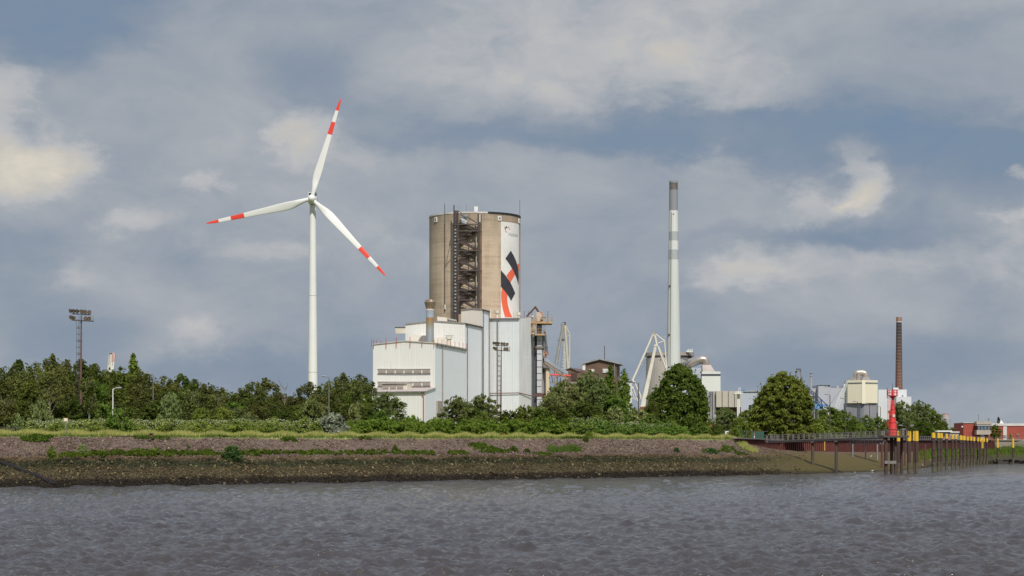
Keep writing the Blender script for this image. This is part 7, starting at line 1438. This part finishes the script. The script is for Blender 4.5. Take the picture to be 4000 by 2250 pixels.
def woods():
    back = [(-45, 1425), (20, 1425), (75, 1398), (140, 1412), (205, 1382), (262, 1400), (318, 1398), (372, 1415), (428, 1432), (470, 1425), (520, 1382), (575, 1455), (640, 1465), (705, 1456), (760, 1478), (815, 1492), (868, 1512), (925, 1535), (985, 1488), (1035, 1472), (1090, 1528), (1150, 1540), (1210, 1488), (1270, 1484), (1340, 1456), (1405, 1458)]
    kinds = ['dark0', 'birch1', 'dark1', 'birch0', 'birch2', 'birch3', 'dark2', 'dark1', 'birch1', 'dark0', 'poplar0', 'birch2', 'birch0', 'dark2', 'birch3', 'birch1', 'dark0', 'birch2', 'birch0', 'birch3', 'dark1', 'birch1', 'birch3', 'willow0', 'birch2', 'birch0']
    for i, (px, top) in enumerate(back):
        d = d0(px) + 86 + (i % 3) * 5; k = kinds[i]; w = 150 if k[:5] != 'popla' else 75
        nm = {'d': 'dark leafy tree', 'b': 'loose drooping birch', 'p': 'pointed poplar', 'w': 'pale green tree'}[k[0]]
        plant(k, px, top, d, w, '%s, %s treetop from the left in the back row' % (nm, ORD[i]), 'tree', 'trees in the back row of the wood')
    mid = [(-10, 1470), (60, 1460), (120, 1480), (180, 1455), (245, 1470), (300, 1480), (350, 1465), (405, 1490), (460, 1500), (515, 1490), (565, 1510), (615, 1520), (675, 1512), (735, 1520), (790, 1530), (850, 1555), (905, 1565), (960, 1552), (1015, 1540), (1075, 1570), (1130, 1580), (1185, 1570), (1245, 1545), (1305, 1530), (1370, 1520), (1430, 1530)]
    for i, (px, top) in enumerate(mid):
        k = ['birch0', 'dark1', 'birch2', 'mid0', 'dark2', 'birch1', 'dark0', 'birch3', 'mid1'][(i * 5) % 9]
        plant(k, px, top, d0(px) + 68 + (i % 2) * 6, 150, '%s tree from the left in the middle row of the wood' % ORD[i], 'tree', 'trees in the middle row of the wood')
    front = [(15, 1560, 'dark2'), (80, 1548, 'dark0'), (150, 1570, 'bush_pale'), (215, 1545, 'birch1'), (290, 1550, 'dark1'), (345, 1560, 'dark2'), (395, 1572, 'bush_light'), (445, 1565, 'birch3'), (500, 1580, 'dark0'), (560, 1545, 'birch2'), (615, 1560, 'dark1'), (720, 1575, 'birch0'), (870, 1585, 'dark2'), (935, 1590, 'willow1'), (1000, 1575, 'birch1'), (1060, 1590, 'dark0'), (1125, 1600, 'dark2'), (1180, 1590, 'mid0'), (1240, 1570, 'willow0'), (1300, 1565, 'dark1'), (1350, 1580, 'birch2'), (1410, 1575, 'dark0')]
    for i, (px, top, k) in enumerate(front):
        plant(k, px, top, d0(px) + 55 + (i % 2) * 4, 125, '%s tree from the left in the low row right behind the hedge' % ORD[i], 'tree', 'trees in the front row of the wood')
    # shrubs one can tell apart
    L = [('bush_pale', 665, 1532, 49, 105, 'tall shrub with pale flowers below the wood right of the dark lamp post'), ('bush_light', 785, 1592, 47, 110, 'lime green round shrub, left of a touching pair behind the hedge'), ('bush_light', 868, 1590, 47, 95, 'lime green round shrub, right of a touching pair behind the hedge'),
         ('bush_mid', 462, 1592, 40, 105, 'dark bushy shrub standing in the hedge below the white lamp post'), ('bush_pale', 165, 1556, 47, 85, 'pale-leaved shrub in front of the wood left of the floodlight mast'), ('bush_pale', 60, 1612, 45, 70, 'small pale shrub at far left near the dark fence'), ('bush_willow', 970, 1612, 47, 110, 'grey-green shrub behind the hedge under the drooping birch'),
         ('bush_silver', 1300, 1615, 40, 125, 'round silvery white shrub standing out at the hedge'), ('bush_pale', 1385, 1570, 50, 60, 'narrow pale shrub left of the white hall annex'), ('bush_willow', 1215, 1552, 52, 120, 'olive pale-flowered shrub below the wind turbine tower'),
         ('willow1', 1520, 1528, 62, 135, 'light green round tree in front of the white hall annex'), ('bush_mid', 1490, 1600, 52, 120, 'green shrub under the light round tree before the annex'), ('bush_bright', 1610, 1622, 48, 95, 'low fresh green shrub before the copper down pipe'), ('bush_bright', 1700, 1630, 46, 80, 'low green shrub left of the door bay of the front hall'),
         ('willow0', 1785, 1542, 56, 120, 'olive green loose tree before the middle hall'), ('willow1', 1885, 1536, 58, 125, 'olive green tree at the foot of the second floodlight mast'), ('bush_dark', 1840, 1585, 52, 130, 'dark shrub mass between two olive trees before the halls'), ('bush_light', 1888, 1604, 48, 50, 'small yellow-green shrub in the hedge under the olive trees'),
         ('bush_dark', 1985, 1600, 54, 120, 'low dark shrub before the tall hall, right of the second mast'), ('bush_dark', 2050, 1580, 56, 120, 'dark shrub before the right end of the tall hall'), ('bush_mid', 2110, 1590, 52, 110, 'deep green shrub at the foot of the elevator shaft'),
         ('willow0', 2150, 1525, 60, 130, 'lower left willow of the big willow mass before the brick house'), ('willow1', 2215, 1480, 66, 150, 'willow leaning right, below the red conveyor frame'), ('willow0', 2290, 1440, 70, 150, 'tallest windblown willow before the brick house'), ('willow1', 2345, 1490, 64, 130, 'willow right of the tallest one, before the brick house wall'),
         ('poplar0', 2384, 1428, 68, 62, 'slender dark poplar, left of two before the brick house'), ('poplar1', 2438, 1434, 70, 62, 'slender dark poplar, right of two beside the white shed'), ('mid0', 2395, 1530, 58, 130, 'green tree filling below the two poplars'), ('dark0', 2270, 1560, 54, 170, 'dark lower tree under the windblown willows'), ('dark2', 2160, 1580, 50, 120, 'dark lower tree left under the willow mass'), ('bush_pale', 2400, 1585, 50, 90, 'pale green shrub under the two poplars'),
         ('bush_pale', 2490, 1592, 56, 110, 'pale silvery shrub left of the first linden'), ('mid1', 2462, 1570, 64, 60, 'small dark tree below the white crane jib foot'), ('dark1', 2546, 1556, 64, 60, 'small dark tree right of the white crane tower base'), ('bush_mid', 2540, 1615, 52, 120, 'green shrub between the pale shrub and the first linden'), ('bush_mid', 2330, 1620, 46, 110, 'green shrub at the hedge edge below the willows'),
         ('linden0', 2655, 1414, 78, 250, 'first large cone-shaped dark green linden beside the striped chimney'), ('linden1', 3058, 1446, 76, 268, 'second large cone-shaped linden, lighter green, before the grey hall'),
         ('bush_light', 2625, 1640, 46, 75, 'small light green shrub below the first linden, left side'), ('bush_mid', 2735, 1648, 46, 90, 'low green shrub below the first linden, right side'), ('bush_dark', 2800, 1655, 44, 60, 'low dark shrub near the mesh fence'), ('bush_mid', 2868, 1668, 40, 50, 'small dark bush at the right end of the mesh fence'),
         ('willow0', 2830, 1588, 110, 100, 'silver green tree between the lindens, before the bunker'), ('bush_light', 2893, 1628, 85, 85, 'fresh yellow-green shrub between the lindens'), ('mid0', 2925, 1592, 130, 110, 'mid green tree just left of the second linden')]
    for (k, px, top, dd, w, lb) in L: plant(k, px, top, d0(px) + dd, w, lb, 'tree' if 'tree' in lb or 'willow' in lb or 'poplar' in lb or 'linden' in lb.split(',')[0][:36] else 'shrub')
    Rr = [('bush_light', 3195, 1632, 540, 100, 'light green shrub under the right side of the second linden'), ('mid0', 3240, 1580, 600, 125, 'green tree behind the quay lamps, left of three'), ('mid1', 3292, 1596, 610, 110, 'green tree behind the quay lamps, middle of three'), ('mid0', 3338, 1630, 600, 85, 'green tree behind the quay lamps, right of three'), ('bush_light', 3360, 1650, 590, 50, 'yellow-green shrub below the cream filter house'),
          ('mid1', 3385, 1616, 640, 72, 'green tree before the grey base of the filter house, left of two'), ('mid0', 3427, 1620, 650, 72, 'green tree before the grey base of the filter house, right of two'), ('dark1', 3468, 1636, 660, 45, 'dark small tree directly behind the red beacon'), ('bush_light', 3255, 1664, 560, 60, 'low yellow-green shrub above the footbridge railing'), ('bush_mid', 3445, 1668, 600, 70, 'low shrub behind the beacon base'),
          ('willow1', 3525, 1562, 700, 95, 'silvery willow right of the red beacon, left crown'), ('willow0', 3580, 1560, 715, 95, 'silvery willow right of the red beacon, right crown'), ('mid1', 3625, 1572, 740, 75, 'deep green tree behind the silvery willows'), ('mid0', 3650, 1600, 730, 80, 'green tree sloping down right of the willows'), ('mid1', 3600, 1640, 700, 110, 'wide green shrub tree below the willows'), ('dark0', 3682, 1638, 740, 50, 'last green tree before the kiosk'), ('mid0', 3728, 1664, 860, 62, 'small round green tree behind the kiosk'), ('mid1', 3755, 1678, 900, 45, 'tiny tree left of the brick office'),
          ('mid0', 3889, 1654, 812, 42, 'small green tree in front of the brick office, beside the control room'), ('bush_mid', 3946, 1690, 812, 12, 'tiny sapling before the brick office'), ('bush_mid', 2990, 1668, 520, 90, 'low shrub behind the green screen fence')]
    for (k, px, top, d, w, lb) in Rr: plant(k, px, top, d, w, lb, 'tree' if 'tree' in lb or 'willow' in lb else 'shrub')
    for i, (px, top, dd, sp, lb) in enumerate(((190, 1440, 64, 1.5, 'branching pale birch stems showing through the wood left of the mast'), (345, 1480, 60, .9, 'forked pale birch stem right of the floodlight mast'), (540, 1450, 70, .5, 'straight pale birch stem left of the dark lamp post'), (745, 1530, 60, 1.0, 'slanting pale birch stems under the falling treeline'), (850, 1540, 60, 1.0, 'pale birch stems below the low end of the treeline'), (1395, 1490, 60, .8, 'pale birch stem just left of the white front hall'), (20, 1560, 56, -1.2, 'leaning pale stem at far left edge'))):
        d = d0(px) + dd - 10; gz = G(px, d); x, y = XY(px, d); zt = ZZ(top, d); t = thing('birch_tree', lb, 'tree', (x, y, gz)); mb = MB(); rs = random.Random(px); H = zt - gz
        mb.tube([(x, y, gz), (x + .15 * sp, y, gz + H * .4), (x + .05, y, gz + H * .75), (x + .1 * sp, y, zt)], [.09, .07, .045, .015], 6)
        for q in range(9):
            f = .3 + .6 * q / 9; s_ = (-1) ** q * sp; L = (1 - f) * 2.4 + .5; z0 = gz + H * f; mb.tube([(x + .08, y, z0), (x + s_ * L * .35, y + rs.uniform(-.4, .4), z0 + L * .8), (x + s_ * L * .6, y + rs.uniform(-.5, .5), z0 + L * 1.7)], [.04, .03, .012], 5)
        mb.build('trunk', BKP, t); V, Fq = clumps(np.array([(sp * (rs.random() - .5) * 2.6, rs.uniform(-.8, .8), H * (.45 + .55 * rs.random())) for _ in range(48)]), np.full(48, .5), 34, .22, np.random.RandomState(px), 1.3, hang=.8); fast_mesh('crown', V, Fq, LM['birch'], t)
    # dead tree
    d = d0(1112) + 70; gz = G(1112, d); t = thing('dead_tree', 'bare pale dead tree sticking out above the wood left of the turbine', 'tree', (*XY(1112, d), gz)); mb = MB(); x, y = XY(1112, d); zt = ZZ(1508, d); mb.tube([(x, y, gz), (x - .1, y, (gz + zt) / 2), (x + .1, y, zt)], [.12, .08, .02], 6); rs = random.Random(5)
    for i in range(16):
        z0 = gz + (zt - gz) * (.35 + .6 * rs.random()); s = rs.choice((-1, 1)); L = .5 + 1.1 * rs.random(); mb.tube([(x, y, z0), (x + s * L * .5, y + rs.uniform(-.5, .5), z0 + L * .7), (x + s * L * .8, y + rs.uniform(-.5, .5), z0 + L * 1.6)], [.045, .03, .012], 4)
    mb.build('trunk', BKP, t)
    # shrubs on the stone slope
    SL = [('bush_mid', 202, 1742, 14.2, 40, 'small green bush on the stone slope at far left'), ('bush_blue', 905, 1738, 13.2, 82, 'round blue-green bush on the stone slope'), ('bush_pale', 322, 1733, 16.5, 46, 'tall pale weed clump on the slope ledge below the mast'), ('bush_moss', 1148, 1713, 25, 34, 'small moss green clump near the bank top, left'), ('bush_moss', 1128, 1706, 27, 22, 'tiny green clump at the bank edge, left'), ('bush_mid', 1542, 1736, 19.5, 24, 'little dark bush alone on the gravel slope'), ('bush_moss', 1372, 1712, 27, 16, 'tiny brownish green tuft at the bank edge'),
          ('bush_bright', 1960, 1690, 31, 26, 'small bright round bush on the bank top in the grass'), ('bush_mid', 2006, 1740, 18.8, 36, 'small green bush on the middle of the slope'), ('bush_dark', 2058, 1750, 17.5, 30, 'small dark reddish bush on the slope'), ('bush_blue', 2642, 1748, 17.6, 26, 'small dark blue-green bush low on the slope at right'), ('bush_bright', 2832, 1736, 18.5, 42, 'bright green round bush low on the slope at right'), ('bush_blue', 2775, 1748, 16.8, 56, 'dull green clump left of the bright bush on the slope'), ('bush_mid', 2288, 1700, 25, 26, 'small dark bush below the bank edge, centre'), ('bush_bright', 2300, 1688, 30, 60, 'flat bright green shrub on the bank top under the hedge'), ('bush_bright', 600, 1752, 17.6, 40, 'small bright bush in the green strip on the slope')]
    for (k, px, top, dd, w, lb) in SL: plant(k, px, top, d0(px) + dd, w, lb, 'bush', name='bush', sink=.25)
woods()
def stuff_leaves(name, label, cat, gen, mk):
    V, Fq = gen; o = fast_mesh(name, V, Fq, LM[mk]); return tag(o, label, cat, kind='stuff')
def mound_strip(pxa, pxb, doff, depth, top_y, bot, n, each, leaf, seed, clr=.5, up=.4, wav=6):
    rs = np.random.RandomState(seed); Cn = []; Rr = []
    for i in range(n):
        px = pxa + (pxb - pxa) * rs.rand(); u = rs.rand(); d = d0(px) + doff + u * depth; ty = float(np.interp(px, [a for a, b in top_y], [b for a, b in top_y])) + wav * math.sin(px * .045 + seed) + wav * .7 * math.sin(px * .11)
        edge = min(1, (px - pxa) / 30 + .25, (pxb - px) / 30 + .25); zt = ZZ(ty, d); g = G(px, d); zt = g + (zt - g) * edge * (.75 + .25 * rs.rand()) * min(1, .55 + u * 1.5)
        z = g + bot + (zt - g - bot) * (rs.rand() ** .6); Cn.append((*XY(px, d), z)); Rr.append(clr * (.6 + .8 * rs.rand()))
    return clumps(np.array(Cn), np.array(Rr), each, leaf, rs, .7, .8, up)
def flowers(pxa, pxb, doff, depth, top_y, n, size, seed):
    rs = np.random.RandomState(seed); c = []
    for i in range(n):
        px = pxa + (pxb - pxa) * rs.rand(); u = rs.rand(); d = d0(px) + doff + u * depth - .4; g = G(px, d); zt = ZZ(float(np.interp(px, [a for a, b in top_y], [b for a, b in top_y])) + 4 * math.sin(px * .045), d); c.append((*XY(px, d), g + .5 + (zt - g - .3) * rs.rand() ** .6))
    c = np.array(c); return quads(c, rs.randn(n, 3) + np.array([0, -.6, .8]), np.full(n, size), rs, 1.0)
def ground_cover():
    tl = [(90, 1655), (150, 1644), (1250, 1642)]
    stuff_leaves('flowering_hedge', 'long low green hedge with white flowers along the bank top, left half', 'hedge', mound_strip(95, 1265, 40, 7, tl, .2, 1500, 50, .22, 1), 'light')
    o = stuff_leaves('hedge_flowers', 'white blossom scattered over the low hedge, left half', 'flowers', flowers(110, 1250, 40, 7, tl, 5600, .15, 2), 'flower')
    tr = [(1340, 1642), (1600, 1640), (1900, 1640), (2300, 1630), (2400, 1652), (2600, 1658), (2680, 1672)]
    stuff_leaves('green_hedge', 'long bright green hedge along the bank top, below the works', 'hedge', mound_strip(1345, 2340, 38, 7, tr, .2, 1300, 46, .25, 3), 'bright')
    stuff_leaves('flowering_hedge', 'low darker hedge with pale flowers below the willows and the first linden', 'hedge', mound_strip(2320, 2700, 36, 7, tr, .2, 560, 44, .25, 5), 'mid'); stuff_leaves('hedge_flowers', 'pale blossom on the hedge below the willows', 'flowers', flowers(2230, 2620, 36, 7, tr, 1300, .15, 6), 'flower')
    # tall grass along the bank top
    def blades(pxa, pxb, o0, o1, n, h, w, seed, frac=(0, 1), fo=None):
        rs = np.random.RandomState(seed); px = pxa + (pxb - pxa) * rs.rand(n); V = np.zeros((n, 3, 3))
        for i in range(n):
            d = d0(px[i]) + o0 + (o1 - o0) * rs.rand() if fo is None else fo(px[i], rs); x, y = XY(px[i], d); g = G(px[i], d); hh = h * (.55 + .7 * rs.rand()) * (1 + .25 * math.sin(x * 1.3)); a = rs.rand() * 6.28; ww = w * (.6 + .8 * rs.rand()); dx, dy = math.cos(a) * ww / 2, math.sin(a) * ww / 2
            V[i] = [(x - dx, y - dy, g - .05), (x + dx, y + dy, g - .05), (x + rs.randn() * .15 * h, y + rs.randn() * .1, g + hh)]
        return V.reshape(-1, 3), np.arange(3 * n).reshape(n, 3)
    stuff_leaves('tall_grass', 'strip of tall yellow seeding grass along the top of the bank', 'grass', blades(-150, 2960, 28.5, 38, 60000, .85, .12, 7), 'straw')
    stuff_leaves('green_grass', 'green grass mixed into the yellow strip on the bank top', 'grass', blades(-150, 2960, 27, 37, 26000, .5, .14, 8), 'grassgreen')
    # vegetation lines on the stone slope
    def low(pxs, seed, n, h=.35, doff=17.2, spread=1.2, leaf=.2, mk='moss'):
        rs = np.random.RandomState(seed); Cn = []; Rr = []
        for i in range(n):
            a, b, off, hh = pxs[rs.randint(len(pxs))]; f = rs.rand(); px = a + (b - a) * f; d = d0(px) + off + spread * rs.randn() * .6; k = .4 + .6 * math.sin(math.pi * f) ** .5; Cn.append((*XY(px, d), G(px, d) + hh * rs.rand() * k)); Rr.append(.32 * (.6 + .8 * rs.rand()) * k)
        return clumps(np.array(Cn), np.array(Rr), 26, leaf, rs, .6, .8, .5)
    stuff_leaves('ledge_weeds', 'green strip of weeds along the ledge of the stone slope', 'weeds', low([(285, 420, 16, .5), (340, 620, 16.5, .7), (420, 700, 16.3, .6), (520, 760, 17, .6), (640, 860, 17, .45), (700, 880, 16.6, .4), (930, 1060, 17, .5), (1000, 1240, 17.4, .4), (1180, 1300, 17.2, .3), (1270, 1500, 17, .35), (1340, 1620, 17.3, .3), (1580, 1700, 16.6, .4), (230, 300, 16, .3), (1750, 1830, 17, .3)], 11, 1500), 'moss')
    stuff_leaves('edge_weeds', 'scattered moss green weeds along the upper edge of the gravel', 'weeds', low([(80, 190, 25, .35), (100, 210, 26.5, .4), (520, 660, 26.5, .2), (1100, 1150, 25.5, .3), (790, 900, 29, .3), (1830, 1900, 22, .3), (1850, 1940, 20, .3), (1870, 1990, 18, .35), (1900, 1960, 18.5, .3), (1400, 1450, 27, .2), (2200, 2300, 28, .3), (2080, 2160, 16, .2), (2740, 2900, 17.5, .25), (2850, 2920, 20, .2)], 12, 900, spread=.9), 'moss')
    stuff_leaves('reeds', 'pale reeds on the slope right of the centre', 'reeds', blades(2140, 2270, 17.2, 19.5, 1500, 1.0, .12, 14), 'grassgreen')
    fo = lambda px, rs: float(np.interp(rs.rand() ** .6, [0, 1], [rows(px)[4][0], rows(px)[6][0] - 1.0]))
    V, Fq = blades(3590, 4300, 0, 0, 14000, .9, .25, 15, fo=fo); stuff_leaves('slope_grass', 'lush green weeds on the slope below the concrete quay wall', 'weeds', (V, Fq), 'mid')
    V, Fq = blades(3620, 4300, 0, 0, 4000, 1.2, .35, 16, fo=fo); stuff_leaves('slope_reeds', 'pale green taller stalks mixed into the right slope', 'weeds', (V, Fq), 'grassgreen')
    # undergrowth under the trees behind the quay
    rs = np.random.RandomState(21); Cn = []; Rr = []
    for i in range(700): px = 2770 + 980 * rs.rand(); d = np.interp(px, [2770, 3000, 3300, 3750], [500, 530, 590, 800]) + 12 * rs.rand(); g = G(px, d); Cn.append((*XY(px, d), g + 1.5 * rs.rand() ** 1.5)); Rr.append(.9)
    stuff_leaves('undergrowth', 'dark undergrowth under the trees behind the quay railing', 'undergrowth', clumps(np.array(Cn), np.array(Rr), 30, .45, rs), 'mid')
ground_cover()
# ------------------------------------------------------------------ loose stones of the revetment
def stones():
    rs = np.random.RandomState(31); n = 60000
    base = np.array([(1, 0, 0), (0, 1, 0), (-1, 0, 0), (0, -1, 0), (0, 0, 1), (0, 0, -1)], float); fc = np.array([(0, 1, 4), (1, 2, 4), (2, 3, 4), (3, 0, 4), (1, 0, 5), (2, 1, 5), (3, 2, 5), (0, 3, 5)])
    px = -160 + (3150 + 160) * rs.rand(n); t = rs.rand(n) * 4.05 - .05; ctr = np.zeros((n, 3))
    # piecewise rows, sampled on a coarse column table
    cols = np.arange(-200, 3260, 20); RD = np.array([[q[0] for q in rows(c)] for c in cols]); RZ = np.array([[q[1] for q in rows(c)] for c in cols])
    tt = np.clip(t + 2, 0, 9); k = np.floor(tt).astype(int); f = tt - k
    def at(R_, kk): 
        out = np.zeros(n)
        for j in range(R_.shape[1]): m = kk == j; out[m] = np.interp(px[m], cols, R_[:, j])
        return out
    d = at(RD, k) * (1 - f) + at(RD, k + 1) * f; z = at(RZ, k) * (1 - f) + at(RZ, k + 1) * f
    ctr[:, 0] = (px - HX) / F * d; ctr[:, 1] = d; ctr[:, 2] = z + wob2(ctr[:, 0], d) * .14 + .03
    keep = rs.rand(n) < np.clip((3080 - px) / 180, .10, 1); ctr = ctr[keep]; px = px[keep]; t = t[keep]; n = len(px)
    size = (.11 + .24 * rs.rand(n) ** 2) * np.where(t < 2, 1.05, .92); sc = size[:, None] * (.7 + .6 * rs.rand(n, 3)) * np.array([1.1, 1.1, .65])
    R1 = np.linalg.qr(rs.randn(n, 3, 3))[0]; tilt = R1 * .8 + np.eye(3) * .6
    V = np.einsum('nij,vj->nvi', tilt, base) * sc[:, None, :] * (.8 + .4 * rs.rand(n, 6, 1)) + ctr[:, None, :]
    Fq = (fc[None] + (np.arange(n) * 6)[:, None, None]).reshape(-1, 3)
    col = zone_colour(px, t, ctr[:, 0], ctr[:, 1]) * (.55 + .95 * rs.rand(n, 1) ** 1.3) * (1 + .14 * rs.randn(n, 3) * .5)
    pale = rs.rand(n) < np.where((t > .7) & (t < 1.9), .16, .03); col[pale] = col[pale] * 1.3 + np.array([.085, .07, .04]); col = np.clip(col, .004, .6)
    o = fast_mesh('revetment_stones', V.reshape(-1, 3), Fq, tintmat('stone', .9, 3.0, .25, 0, .6), col=np.repeat(col, 6, 0)); tag(o, 'loose brown and mauve stones covering the sloping river bank', 'stones', kind='stuff')
stones()
